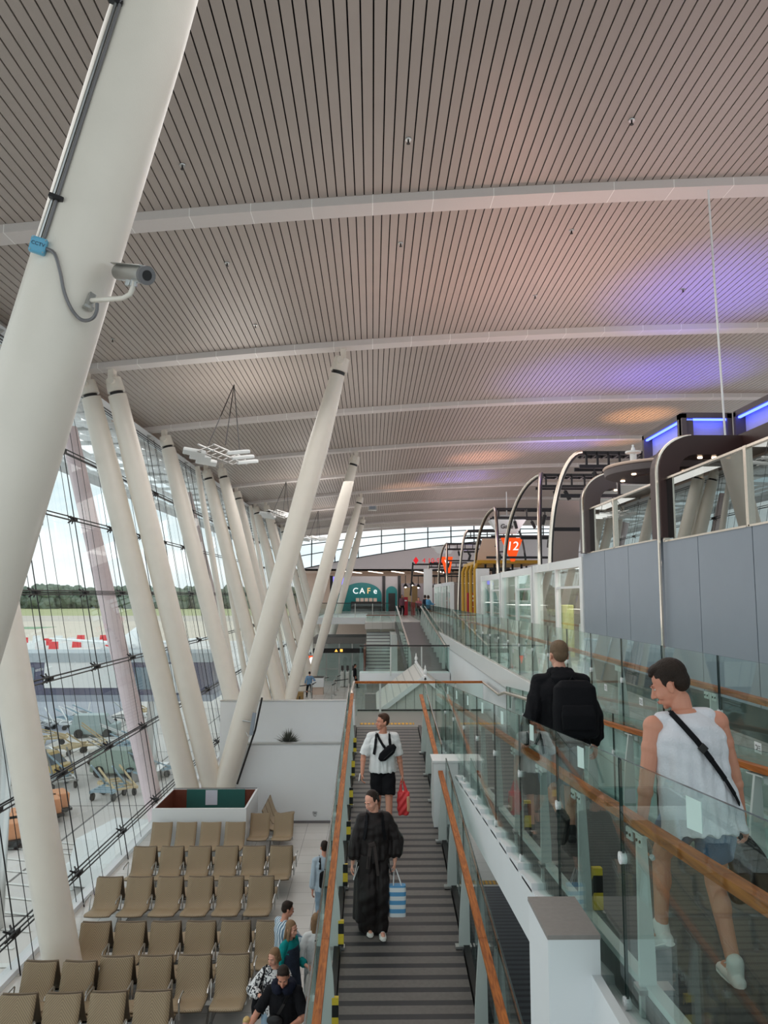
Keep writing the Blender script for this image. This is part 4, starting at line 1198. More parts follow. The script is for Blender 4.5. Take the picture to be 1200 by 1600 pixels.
b = MB(); b.box((SX + .6, 17.4, UPZ + .5), (.5, .8, 1.0), 0, None, .02); b.build('base', M['white_gloss'], o)
b = MB(); b.box((SX + .6, 17.4, UPZ + 1.2), (.45, .7, .4), 0, None, .03); b.build('top_block', mat('coral', srgb(236, 104, 70), .5), o)
o = thing('display_stand', 'yellow panel stand inside the nearest glass shop', 'display stand', (SX + .6, 19.9, UPZ))
b = MB(); b.box((SX + .6, 19.9, UPZ + .7), (.3, .35, 1.4), 0, None, .02); b.build('panel', mat('panel_yellow', srgb(190, 186, 120), .5), o)
b = MB(); b.box((SX + .6, 19.9, UPZ + .04), (.5, .5, .08)); b.build('foot', M['steel'], o)

# ------------------------------------------------------------------ arched lighting trusses over the shops


def arch_pts(x0, y0, z0, x1, y1, z1, n=14):
    return [(x0 + (x1 - x0) * (1 - math.cos(a)), y0 + (y1 - y0) * (1 - math.cos(a)), z0 + (z1 - z0) * math.sin(a)) for a in [PI / 2 * k / n for k in range(n + 1)]]


def light_arch(label, yA, x1, z1, depth, yB=None, spots=5, group=None, ground=False):
    o = thing('lighting_arch', label, 'lighting arch', (SX + .05, yA, EYE + .75), group)
    z0 = UPZ if ground else EYE + .6
    pa = arch_pts(SX + .06, yA, z0, x1, yA + (.0 if yB is None else (yB - yA) * .45), EYE + z1)
    b = MB(); b.tube(pa, .06, 10); b.build('arch_leg', M['dark_steel'], o, True)
    b = MB(); b.tube([(p[0] - .035, p[1] - .05, p[2] + .02) for p in pa], .042, 8); b.build('chrome_edge', M['chrome'], o, True)
    if yB is not None:
        pb = arch_pts(SX + .06, yB, z0, x1, yA + (yB - yA) * .45, EYE + z1)
        b = MB(); b.tube(pb, .06, 10); b.build('arch_leg', M['dark_steel'], o, True)
        b = MB(); b.tube([(p[0] - .035, p[1] - .05, p[2] + .02) for p in pb], .042, 8); b.build('chrome_edge', M['chrome'], o, True)
    yt = pa[-1][1]
    for k, (zz, xx) in enumerate(((z1, x1), (z1 - .35, x1 - .1), (z1 - 1.1, SX + .35), (z1 - 1.95, SX + .15))):
        for dy in ((0, .5) if k < 2 else (0,)):
            b = MB(); b.bar((xx, yt + dy, EYE + zz), (xx + depth, yt + dy, EYE + zz), .07, .09); b.build('cross_bar', M['black'], o)
    for k in range(6):
        xx = x1 + depth * (k + .3) / 6; b = MB(); b.bar((xx, yt - .1, EYE + z1 - .02), (xx, yt + .6, EYE + z1 - .02), .05, .06); b.bar((xx, yt, EYE + z1 - .36), (xx, yt, EYE + z1), .05, .05, up=(0, 1, 0)); b.build('rung', M['black'], o)
    pr = [(p[0] * -1 + 2 * (x1 + depth / 2), p[1], p[2]) for p in pa]
    b = MB(); b.tube(pr, .055, 8); b.build('rear_leg', M['black'], o, True)
    for k in range(spots):
        xx = x1 + depth * (k + .2) / spots * .8; zz = EYE + (z1 - .4 if k % 3 else z1 - 1.15); tl = R((-18, 12, 25, -8, 5)[k % 5])
        sp = thing('spotlight', 'black cylinder spotlight hung from the arched trusses above the shops', 'spotlight', (xx, yt, zz), 'black truss spotlights')
        b = MB(); b.tube([(xx, yt, zz), (xx, yt, zz - .12)], .018, 6); b.build('stem', M['black'], sp)
        q = Vector((xx, yt, zz - .1)); dv = Vector((math.sin(tl), -.15, -math.cos(tl)))
        b = MB(); b.tube([q, q + dv * .3], .062, 12); b.build('barrel', M['black'], sp)
    return o


light_arch('nearest chrome-edged arch rising from the shop roof with black crossbars', 19.2, 5.35, 3.6, 1.7, None, 6)
light_arch('pointed pair of chrome-edged arch legs, second arch from the booth', 26.0, 5.25, 3.7, 2.4, 20.4, 6)
light_arch('small hooked chrome-edged arch behind the pointed pair', 33.5, 4.9, 3.45, 3.4, 27.2, 4)
light_arch('distant chrome-edged arch above the yellow frame, nearer of two', 40.0, 5.0, 3.35, 2.6, None, 4, None, True)
light_arch('distant pointed arch above the yellow frame, farther of two', 52.0, 4.8, 3.3, 3.0, 46.0, 4)
light_arch('farthest black lighting arch beside the red sign letters', 62, 4.6, 2.6, 3.0, None, 3, None, True)


def ribbon(label, y, xa, xb, z0, z1, m):
    b = MB(); n = 12
    for k in range(n):
        f0, f1 = k / n, (k + 1) / n
        g = lambda f: (xa + .25 * math.sin(f * PI / 2) ** 3, z0 + (z1 - z0) * f)
        (xx0, zz0), (xx1, zz1) = g(f0), g(f1); W = xb - xa
        b.hexa([(xx0, y, zz0), (xx0 + W, y, zz0), (xx0 + W, y + .05, zz0), (xx0, y + .05, zz0), (xx1, y, zz1), (xx1 + W, y, zz1), (xx1 + W, y + .05, zz1), (xx1, y + .05, zz1)])
    return tag(b.build('curved_panel', m, None, True), label, 'panel')


ribbon('speckled grey curved panel behind the nearest chrome arch', 21.4, 4.95, 5.75, EYE + .7, EYE + 2.65, MATS['speckle'])
ribbon('peach curved panel standing above the yellow frame', 36, 4.9, 5.75, EYE + 1.5, EYE + 2.65, M['peach_wall'])
# gate sign
c = at(792, 818, d=31)
o = thing('gate_sign', 'faceted white hanging sign over an orange wedge numbered 12', 'sign', c)
b = MB(); hw, tw = .72, .38
top = [(c.x - hw, c.y - .35, c.z + .12), (c.x + hw, c.y - .35, c.z + .12), (c.x + hw, c.y + .35, c.z + .12), (c.x - hw, c.y + .35, c.z + .12)]
bot = [(c.x - tw, c.y - .1, c.z - .42), (c.x + tw, c.y - .1, c.z - .42), (c.x + tw, c.y + .1, c.z - .42), (c.x - tw, c.y + .1, c.z - .42)]
b.hexa(bot + top); b.lathe([(.02, 0), (.02, 1.0)], (c.x, c.y, c.z + .3), 8); b.hexa(top + [(c.x - .25, c.y - .1, c.z + .34), (c.x + .25, c.y - .1, c.z + .34), (c.x + .25, c.y + .1, c.z + .34), (c.x - .25, c.y + .1, c.z + .34)]); b.build('white_body', M['white_gloss'], o)
text_mesh('Gate', .26, .01, M['black'], frame((c.x - .05, c.y - .27, c.z - .15), (1, 0, 0), (0, -.42, .9)), 'gate_word', o)
c2 = at(799, 858, d=31)
b = MB(); b.hexa([(c2.x - .02, c2.y - .15, c2.z - .5), (c2.x + .1, c2.y - .15, c2.z - .5), (c2.x + .1, c2.y + .05, c2.z - .5), (c2.x - .02, c2.y + .05, c2.z - .5), (c2.x - .42, c2.y - .15, c2.z + .45), (c2.x + .45, c2.y - .15, c2.z + .45), (c2.x + .45, c2.y + .05, c2.z + .45), (c2.x - .42, c2.y + .05, c2.z + .45)]); b.build('orange_wedge', M['orange'], o)
text_mesh('12', .5, .01, M['letter_white'], frame((c2.x + .03, c2.y - .165, c2.z + .1), (1, 0, .0), (.12, 0, 1)), 'number', o)
c = at(697, 877, d=52)
o = thing('gate_sign', 'distant orange wedge sign with a white letter over the far arches', 'sign', c)
b = MB(); b.hexa([(c.x - .05, c.y - .1, c.z - .8), (c.x + .25, c.y - .1, c.z - .8), (c.x + .25, c.y + .1, c.z - .8), (c.x - .05, c.y + .1, c.z - .8), (c.x - .35, c.y - .1, c.z + .3), (c.x + .45, c.y - .1, c.z + .3), (c.x + .45, c.y + .1, c.z + .3), (c.x - .35, c.y + .1, c.z + .3)]); b.build('orange_wedge', M['orange'], o)
text_mesh('V', .6, .01, M['letter_white'], frame((c.x + .06, c.y - .12, c.z - .15), (1, 0, 0), (0, 0, 1)), 'letter', o)
b = MB(); b.hexa([(c.x - .5, c.y - .1, c.z + .5), (c.x + .3, c.y - .1, c.z + .5), (c.x + .3, c.y + .2, c.z + .5), (c.x - .5, c.y + .2, c.z + .5), (c.x - 1.0, c.y - .2, c.z + 1.0), (c.x + .6, c.y - .2, c.z + 1.0), (c.x + .6, c.y + .3, c.z + 1.0), (c.x - 1.0, c.y + .3, c.z + 1.0)]); b.build('white_body', M['white_gloss'], o)
# red letter sign on a black frame
c = at(667, 885, d=58)
o = thing('letter_sign', 'red glowing letters on a black frame in the far right', 'sign', c)
b = MB()
for (xa, za, xb, zb_) in ((-1.05, .15, 1.3, .15), (-1.05, -.3, 1.3, -.3), (-1.05, -.7, 1.3, -.7), (-1.05, .3, -1.25, -2.2), (1.3, .3, 1.5, -2.2)):
    b.bar((c.x + xa, c.y, c.z + za), (c.x + xb, c.y, c.z + zb_), .12, .12, up=(0, 1, 0))
b.build('black_frame', M['black'], o)
text_mesh('♦ 4 10-91', .52, .02, M['letter_red'], frame((c.x + .05, c.y - .05, c.z + .42), (1, 0, 0), (0, 0, 1)), 'red_lettering', o)

# ------------------------------------------------------------------ yellow frames, red cabinet, pillars, wooden doors
o = thing('yellow_canopy', 'mustard yellow canopy on four slim frames beside the red cabinet', 'canopy', (5, 36, UPZ))
for k in range(4):
    y = 33.2 + 1.5 * k; b = MB(); b.tube([(4.42, y, UPZ), (4.42, y, EYE + 1.1), (4.5, y, EYE + 1.32), (4.7, y, EYE + 1.4)], .075, 8); b.build('post', M['yellow_frame'], o, True)
b = MB(); b.bx((4.5, 33, EYE + 1.36), (7.2, 38, EYE + 1.5)); b.build('roof', M['yellow_frame'], o)
for k in range(5):
    b = MB(); b.tube([(5 + .4 * k, 34, EYE + 1.36), (5 + .4 * k, 34, EYE + .6)], .05, 8); b.tube([(5 + .4 * k, 34, EYE + .6), (5 + .4 * k, 34, EYE + .3)], [.05, .14], 10); b.build('pendant', M['black'], o)
o = thing('red_cabinet', 'dark red cabinet with white lines standing by the yellow frames', 'cabinet', (4.75, 36.2, UPZ))
b = MB(); b.box((4.72, 36.2, UPZ + .88), (.62, .5, 1.76), 0, None, .02); b.build('body', M['red_card'], o)
b = MB()
for (dx, dz, sw, sh) in ((0, 1.6, .2, .1), (0, 1.42, .2, .06), (-.08, 1.15, .03, .5), (.02, 1.38, .22, .03), (.02, 1.12, .2, .03)): b.box((4.72 + dx, 35.94, UPZ + dz), (sw, .01, sh))
b.build('front_marks', M['white_gloss'], o)
o = thing('red_cabinet', 'small distant red cabinet left of the wooden doors', 'cabinet', (2.75, 64, UPZ))
b = MB(); b.box((2.75, 64, UPZ + .75), (.36, .3, 1.5), 0, None, .02); b.build('body', M['red_card'], o); b = MB(); b.box((2.75, 63.84, UPZ + 1.2), (.2, .01, .1)); b.build('front_marks', M['white_gloss'], o)
b = MB(); b.bx((4.35, 31.9, UPZ), (4.85, 32.4, EYE + 1.1)); tag(b.build('square_pillar', M['white_gloss']), 'white square pillar just left of the far near-shop unit', 'pillar')
b = MB(); b.bx((3.75, 56, UPZ), (4.35, 56.6, EYE + 1.9)); tag(b.build('square_pillar', M['white_gloss']), 'distant pale square pillar beside the wooden doors', 'pillar')
o = thing('wooden_screen', 'distant pair of tan wooden door panels on the upper floor', 'door panels', (3.5, 72, UPZ))
for k, (xa, xb) in enumerate(((2.95, 3.6), (3.68, 4.2))):
    b = MB(); b.bx((xa, 72, UPZ), (xb, 72.1, EYE + .7 + .15 * k)); b.build('door_leaf', mat('tan_wood_%d' % k, srgb(196 - 40 * k, 166 - 40 * k, 124 - 40 * k), .5, 0, .1, 10), o)

# ------------------------------------------------------------------ teal arcade shop at the far end
ty = 80.0
o = thing('teal_shop', 'far shop front with teal arches and white letters at the end of the hall', 'shop', (-.6, ty, UPZ))
b = MB(); b.bx((-4.4, ty, UPZ), (2.95, ty + .4, EYE + 1.95)); b.build('facade', mat('facade_grey', srgb(186, 180, 180), .6), o)
for xa in (-4.4, 1.02, 2.62):
    b = MB(); b.bx((xa, ty - .12, UPZ), (xa + .3, ty, EYE + 2.0)); b.build('dark_pier', M['black'], o)
for (xa, xb, zs, m_) in ((-4.1, -3.3, -.1, M['teal']), (-3.2, .95, .0, M['teal']), (1.4, 2.55, .35, M['teal'])):
    n = 20; w_ = (xb - xa) / 2; hh = min(w_, 1.3)
    poly = [(xa, UPZ), (xb, UPZ)] + [((xa + xb) / 2 + w_ * math.cos(PI * k / n), EYE + zs + hh * math.sin(PI * k / n)) for k in range(n + 1)]
    b = MB(); b.prism(poly, 'y', ty - .06, ty); b.build('teal_arch', m_, o)
b = MB(); b.bx((1.65, ty - .1, UPZ), (2.35, ty - .06, EYE + .2)); b.build('dark_door', M['dark_steel'], o)
b = MB(); b.bx((-4.1, ty - .03, EYE + 1.1), (-3.0, ty - .01, EYE + 1.9)); b.build('purple_panel', emit('purple_screen', (.25, .2, .9), 1.1), o)
lx = -1.95
for ch, cc in (('C', (.9, .9, .9)), ('A', (.95, .9, .85)), ('F', (.9, .5, .2)), ('e', (.95, .95, .95))):
    text_mesh(ch, .84, .03, emit('let_' + ch, cc, .9), frame((lx + .2, ty - .1, EYE + .42), (1, 0, 0), (0, 0, 1)), 'letter', o); lx += .68
b = MB(); b.bx((-2.2, ty - 1.2, UPZ), (.9, ty - .7, UPZ + 1.0)); b.build('counter', M['dark_steel'], o)
for k in range(5):
    b = MB(); b.bx((-1.7 + .45 * k, ty - 1.0, UPZ + 1.0), (-1.35 + .45 * k, ty - .8, UPZ + 1.35)); b.build('display', M['peach_wall'], o)
b = MB(); b.bx((2.96, ty - 1, UPZ), (9, ty - .6, EYE + 1.2)); tag(b.build('stall', mat('stall_dark', srgb(120, 110, 112), .5)), 'long low dark stall far behind the wooden doors', 'stall')
for k in range(8):
    p = Vector((3.0 + .7 * k, 70 + (k % 3) * 2, EYE + 1.0 + .2 * (k % 2)))
    t = thing('pendant_lamp', 'far dark pendant lamp hanging over the wooden doors', 'lamp', p, 'far pendant lamps')
    b = MB(); b.tube([p, p + Vector((0, 0, .8))], .03, 6); b.build('cord', M['black'], t)
    b = MB(); b.lathe([(.22, 0), (.24, .05), (.06, .3)], p - Vector((0, 0, .25)), 12); b.build('shade', M['black'], t)
    b = MB(); b.ell(p - Vector((0, 0, .27)), .09, None, 8, 6); b.build('bulb', emit('bulb', (1, .9, .75), 4), t)
# linear lights on the far soffit
for k in range(5):
    x = -3 + 2.6 * k; b = MB(); b.bar((x, Y_END + .6, EYE + 2.672), (x + 1.6, Y_END + 8, EYE + 2.672), .2, .05); tag(b.build('linear_lamp', emit('linear_lamp', (1, .9, .78), 3)), 'bright slanting strip lamp on the far soffit above the teal shop', 'lamp', 'far soffit strip lamps')

# ------------------------------------------------------------------ check-point on the lower floor, far left
p = at(488, 1078, z=.0); p.y = 55
px_ = lambda px, d: at(px, 930, d=d).x
o = thing('information_screen', 'orange information screen standing by the far white desk', 'screen', (px_(487, 57), 57, 0))
x = px_(487, 57)
b = MB(); b.box((x, 57, 1.75), (.98, .08, .95), 0, None, .01); b.build('housing', M['black'], o)
b = MB(); b.box((x, 56.955, 1.75), (.92, .01, .89)); b.build('display', emit('screen_orange', srgb(240, 84, 40), 1.0), o)
b = MB(); b.box((x + .02, 56.945, 1.65), (.3, .008, .4)); b.lathe([(.16, 0), (.16, .008)], (x + .05, 56.94, 1.95), 14, 0, Matrix.Rotation(R(90), 3, 'X')); b.build('picture', M['letter_white'], o)
b = MB(); b.bar((x, 57, 0), (x, 57, 1.3), .1, .06, up=(0, 1, 0)); b.box((x, 57, .02), (.6, .5, .04)); b.build('stand', M['black'], o)
o = thing('service_desk', 'white service desk with a dark top below the orange screen', 'desk', (px_(495, 52.7), 52.7, 0))
x = px_(495, 52.7)
b = MB(); b.box((x, 52.7, .8), (1.1, 1.1, .6), 0, None, .02); b.build('upper_body', M['white_gloss'], o)
b = MB(); b.box((x + .1, 52.7, .25), (.8, .9, .5)); b.build('base', M['peach_wall'], o)
b = MB(); b.box((x, 52.7, 1.11), (1.0, 1.0, .03)); b.build('top', M['dark_steel'], o)
for i, px in enumerate((452 + 15, 488, 492, 519, 523, 527)):
    d = (49, 50, 53, 49.5, 52, 54.5)[i]; x = px_(px, d)
    t = thing('queue_post', 'steel queue barrier post on the far lower floor', 'queue post', (x, d, 0), 'steel queue posts')
    b = MB(); b.lathe([(.16, 0), (.15, .03), (.03, .05), (.03, .95), (.045, .97), (.04, 1.02)], (x, d, 0), 12); b.build('post_body', M['steel'], t, True)
    b = MB(); b.bar((x, d, .93), (x + (.9 if i % 2 == 0 else .2), d + 1.2, .93), .04, .05); b.build('belt', M['dark_steel'], t)
for px, d in ((536, 57), (544, 57), (553, 57)):
    x = px_(px, d); t = thing('ticket_gate', 'pale barrier gate cabinet before the far glass front', 'gate', (x, d, 0), 'pale ticket gates')
    b = MB(); b.box((x, d, .55), (.3, 1.2, 1.1), 0, None, .08); b.build('cabinet', M['fin'], t)
    b = MB(); b.box((x, d - .4, 1.35), (.18, .06, .35), 0, (R(-15), 0, 0)); b.tube([(x, d - .4, 1.1), (x, d - .4, 1.25)], .03, 6); b.build('reader', M['dark_steel'], t)
x = px_(468, 47); o = thing('brown_crate', 'brown box standing behind the white roof at the far left', 'crate', (x, 47, 0)); b = MB(); b.box((x, 47, .42), (.6, .5, .84), 0, None, .01); b.build('body', mat('cardboard', srgb(150, 122, 76), .7), o); b = MB(); b.box((x + .1, 46.74, .4), (.06, .02, .4)); b.build('handle', M['dark_steel'], o)
# ------------------------------------------------------------------ outside: apron, field, trees
GZ = EYE - 11.0


def ground_mat():
    m, nt, out = new_mat('apron_ground')
    b = N(nt, 'ShaderNodeBsdfPrincipled'); b.inputs['Roughness'].default_value = .75
    tc = N(nt, 'ShaderNodeTexCoord')
    br = N(nt, 'ShaderNodeTexBrick'); br.offset = 0; br.inputs['Scale'].default_value = 1; br.inputs['Brick Width'].default_value = 7; br.inputs['Row Height'].default_value = 7; br.inputs['Mortar Size'].default_value = .06
    br.inputs['Color1'].default_value = (*srgb(222, 218, 214), 1); br.inputs['Color2'].default_value = (*srgb(208, 204, 200), 1); br.inputs['Mortar'].default_value = (*srgb(120, 116, 114), 1)
    nz = N(nt, 'ShaderNodeTexNoise'); nz.inputs['Scale'].default_value = .12; nz.inputs['Detail'].default_value = 6
    m2 = N(nt, 'ShaderNodeMix', data_type='RGBA', blend_type='OVERLAY'); m2.inputs['Factor'].default_value = .5
    nt.links.new(tc.outputs['Object'], br.inputs['Vector']); nt.links.new(tc.outputs['Object'], nz.inputs['Vector'])
    nt.links.new(br.outputs['Color'], m2.inputs['A']); nt.links.new(nz.outputs['Fac'], m2.inputs['B'])
    nt.links.new(m2.outputs['Result'], b.inputs['Base Color']); nt.links.new(b.outputs[0], out.inputs[0])
    return m


b = MB(); b.bx((-900, -60, GZ - .5), (-7, 130, GZ)); b.bx((-900, 130, GZ - .5), (900, 190, GZ)); struct('floor_outside', b, ground_mat())
b = MB(); b.bx((-1200, 190, GZ - .5), (900, 330, GZ)); struct('floor_outside', b, mat('sandy_strip', srgb(214, 202, 186), .9, 0, .12, .03))
b = MB(); b.bx((-1200, 330, GZ - .5), (900, 420, GZ)); struct('floor_outside', b, mat('taxiway', srgb(198, 188, 176), .9, 0, .08, .02))
b = MB(); b.bx((-1400, 420, GZ - .5), (900, 900, GZ)); struct('floor_outside', b, mat('field_grass', srgb(172, 174, 128), .95, 0, .15, .05))
b = MB(); b.bx((-330, 255, GZ), (-110, 272, GZ + .05)); struct('floor_outside', b, mat('field_grass_green', srgb(138, 166, 134), .95, 0, .15, .05))
# darker lanes and white markings on the apron
b = MB(); b.bx((-60, 14, GZ), (-10.5, 23, GZ + .02)); b.bx((-40, 40, GZ), (-24, 130, GZ + .02)); struct('floor_outside', b, mat('asphalt', srgb(158, 162, 172), .8, 0, .15, .4))
b = MB(); b.bx((-30, 30, GZ), (-16, 37.5, GZ + .02)); struct('floor_outside', b, mat('red_lane', srgb(176, 124, 122), .8, 0, .15, .6))
b = MB()
for k in range(9):
    b.bar((-18 + .2 * k, 27 + 1.2 * k, GZ + .03), (-11.2, 25.5 + 1.2 * k, GZ + .03), .14, .01)
for k in range(5): b.bar((-45 + 6 * k, 20, GZ + .03), (-39 + 6 * k, 38, GZ + .03), .2, .01)
b.bar((-60, 23.6, GZ + .03), (-10, 24.4, GZ + .03), .25, .01); b.bar((-60, 13.4, GZ + .03), (-10, 13.4, GZ + .03), .25, .01)
struct('trim_60', b, mat('line_white', srgb(226, 226, 222), .7))
# trees: a dense line of separate crowns beyond the field
foliage = mat('far_foliage', srgb(112, 126, 112), .95, 0, .3, .25)
tr = random.Random(3)


def tree_proto(i):
    o = thing('tree', 'dense green tree in the line beyond the field', 'tree', (0, 0, 0), 'far tree line')
    b = MB(); b.tube([(0, 0, 0), (.3, 0, 6), (.1, .2, 11)], [.5, .4, .25], 7); b.build('trunk', mat('bark', srgb(80, 70, 60), .9), o)
    bm = bmesh.new()
    for k in range(18):
        a = tr.uniform(0, 2 * PI); rr = tr.uniform(0, 6.2); cz = tr.uniform(2, 16)
        g = bmesh.ops.create_icosphere(bm, subdivisions=2, radius=tr.uniform(3, 4.8)); c = Vector((rr * math.cos(a), rr * math.sin(a), cz))
        for v in g['verts']: v.co = v.co * tr.uniform(.85, 1.18) + c
    me = bpy.data.meshes.new('crown'); bm.to_mesh(me); bm.free(); me.materials.append(foliage)
    c = bpy.data.objects.new('crown', me); COL.objects.link(c); c.parent = o
    return o


protos = [tree_proto(i) for i in range(4)]
n = 0
for k in range(96):
    X = -.64 + .0068 * k + tr.uniform(-.002, .002); d = 640 + tr.uniform(-15, 60)
    s = tr.uniform(.9, 1.1) * 1.02
    if n < 4:
        o = protos[n]; o.location = (X * d, d, GZ); o.scale = (s, s, s)
    else:
        o = dup(protos[k % 4], (X * d, d, GZ), tr.uniform(0, 6), scale=s)
    n += 1
# red and white road barriers
for k in range(22):
    px = 20 + 9.0 * k + tr.uniform(-2, 2); py = (1006, 1014)[k % 2] + tr.uniform(-4, 3); p = at(px, py, z=GZ)
    red = k % 5 in (1, 2); b = MB(); L = 1.7
    b.prism([(p.y - .45, GZ), (p.y + .45, GZ), (p.y + .18, GZ + 1.5), (p.y - .18, GZ + 1.5)], 'x', p.x - L / 2, p.x + L / 2)
    tag(b.build('road_barrier', mat('barrier_red', srgb(226, 60, 66), .5) if red else M['white_gloss']), ('red plastic road barrier in the row beyond the apron' if red else 'white plastic road barrier in the row beyond the apron'), 'barrier', 'red road barriers' if red else 'white road barriers')
# boarding bridge crossing the view
by = 47.0
o = thing('boarding_bridge', 'long grey boarding bridge with dark purple sides outside the glass', 'boarding bridge', (-20, by, GZ))
xa, xb = -40, -9.6; z0, z1 = EYE - 6.3, EYE - 3.7
b = MB(); b.bx((xa, by, z0 + .35), (xb, by + 3, z1 - .25)); b.build('side_walls', mat('bridge_dark', srgb(92, 92, 116), .35, 0, .15, .8), o)
b = MB(); b.bx((xa - .1, by - .1, z1 - .3), (xb, by + 3.1, z1 + .25)); b.build('roof', mat('bridge_roof', srgb(176, 186, 192), .5), o)
b = MB(); b.bx((xa - .1, by - .1, z0), (xb, by + 3.1, z0 + .38)); b.build('floor_beam', mat('bridge_beam', srgb(150, 158, 172), .5), o)
b = MB(); b.bx((-19.6, by - .06, z0 + .8), (-15.2, by - .01, z1 - .1)); b.build('white_panel', M['white_gloss'], o)
b = MB(); b.bx((-12.2, by - .06, z0 + .5), (-11.2, by - .01, z1 - .4)); b.build('white_panel', M['white_gloss'], o)
for xx in (-22.5, -21.2, -14.2, -13.2):
    b = MB(); b.bx((xx, by - .05, z0 + .7), (xx + 1.0, by - .01, z1 - .6)); b.build('window', mat('bridge_window', srgb(120, 138, 150), .15, .2), o)
for xx in (-34, -24, -13.5):
    b = MB(); b.tube([(xx, by + 1.5, GZ), (xx, by + 1.5, z0)], .35, 12); b.box((xx, by + 1.5, GZ + .3), (1.6, 2.6, .6)); b.build('support_leg', M['steel'], o)
# parked airliner beyond the bridge
o = thing('airliner', 'white airliner with a purple tail parked beyond the boarding bridge', 'airliner', (0, 0, 0))
b = MB(); fx = lambda s: Vector((s, 0, 4.0))
b.loft([(fx(0), .3, .3, Matrix(((0, 0, 1), (1, 0, 0), (0, 1, 0)))), (fx(1), 1.1, 1.1, Matrix(((0, 0, 1), (1, 0, 0), (0, 1, 0)))), (fx(4), 1.95, 1.95, Matrix(((0, 0, 1), (1, 0, 0), (0, 1, 0)))), (fx(24), 1.95, 1.95, Matrix(((0, 0, 1), (1, 0, 0), (0, 1, 0)))), (fx(32), 1.0, 1.3, Matrix(((0, 0, 1), (1, 0, 0), (0, 1, 0)))), (fx(36), .25, .4, Matrix(((0, 0, 1), (1, 0, 0), (0, 1, 0))))], 24)
b.build('fuselage', M['white_gloss'], o, True)
b = MB(); t0 = fx(29) + Vector((0, 0, 1.2)); b.hexa([t0 + Vector((0, -.15, 0)), t0 + Vector((6, -.15, 0)), t0 + Vector((6, .15, 0)), t0 + Vector((0, .15, 0)), t0 + Vector((4.4, -.1, 5.6)), t0 + Vector((7, -.1, 5.6)), t0 + Vector((7, .1, 5.6)), t0 + Vector((4.4, .1, 5.6))]); b.build('tail_fin', mat('tail_purple', srgb(150, 130, 190), .4), o)
for sg in (-1, 1):
    w0 = fx(14) + Vector((0, 0, -.9)); b = MB(); b.hexa([w0 + Vector((-1, 0, -.15)), w0 + Vector((5, 0, -.15)), w0 + Vector((9, 14 * sg, .9)), w0 + Vector((7, 14 * sg, .9)), w0 + Vector((-1, 0, .25)), w0 + Vector((5, 0, .25)), w0 + Vector((9, 14 * sg, 1.05)), w0 + Vector((7, 14 * sg, 1.05))]); b.build('wing', M['white_gloss'], o)
    e0 = w0 + Vector((.5, 5 * sg, -1.0)); b = MB(); b.tube([e0, e0 + Vector((.6, 0, 0)), e0 + Vector((3.2, 0, 0))], [.95, 1.05, .6], 16); b.build('engine', M['white_gloss'], o, True)
for s_ in (5, 17):
    b = MB(); q = fx(s_); b.tube([q, (q.x, q.y, .5)], .15, 8)
    for yy in (-.35, .35): b.tube([(q.x, q.y + yy - .12,   .5), (q.x, q.y + yy + .12,   .5)], .5, 14)
    b.build('landing_gear', M['dark_steel'], o)
b = MB()
for k in range(26): q = fx(5 + .75 * k); b.box(q + Vector((-.05, -1.93, .35)), (.3, .1, .4))
b.build('cabin_windows', M['dark_steel'], o)
o.location = (-33, 108, GZ); o.rotation_euler = (0, 0, R(104))


def vehicle(label, p, L, W, H, body, rz, kind='van'):
    o = thing('service_vehicle', label, 'vehicle', (0, 0, 0))
    b = MB(); b.box((0, 0, H * .38), (W, L, H * .45), 0, None, .12); b.build('body', body, o, True)
    b = MB(); b.hexa([(-W * .47, -L * .36, H * .58), (W * .47, -L * .36, H * .58), (W * .47, L * .46, H * .58), (-W * .47, L * .46, H * .58), (-W * .4, -L * .2, H), (W * .4, -L * .2, H), (W * .4, L * .42, H), (-W * .4, L * .42, H)]); b.build('cabin', body, o)
    b = MB(); b.hexa([(-W * .42, -L * .368, H * .62), (W * .42, -L * .368, H * .62), (W * .42, -L * .34, H * .62), (-W * .42, -L * .34, H * .62), (-W * .36, -L * .215, H * .95), (W * .36, -L * .215, H * .95), (W * .36, -L * .19, H * .95), (-W * .36, -L * .19, H * .95)]); b.build('windscreen', mat('vehicle_glass', srgb(96, 104, 110), .12), o)
    for sx in (-1, 1):
        for sy in (-.3, .3):
            b = MB(); b.tube([(sx * W * .5 - .1, sy * L, .34), (sx * W * .5 + .1, sy * L, .34)], .34, 14); b.build('wheel', M['black'], o)
    o.location = p; o.rotation_euler = (0, 0, rz)
    return o


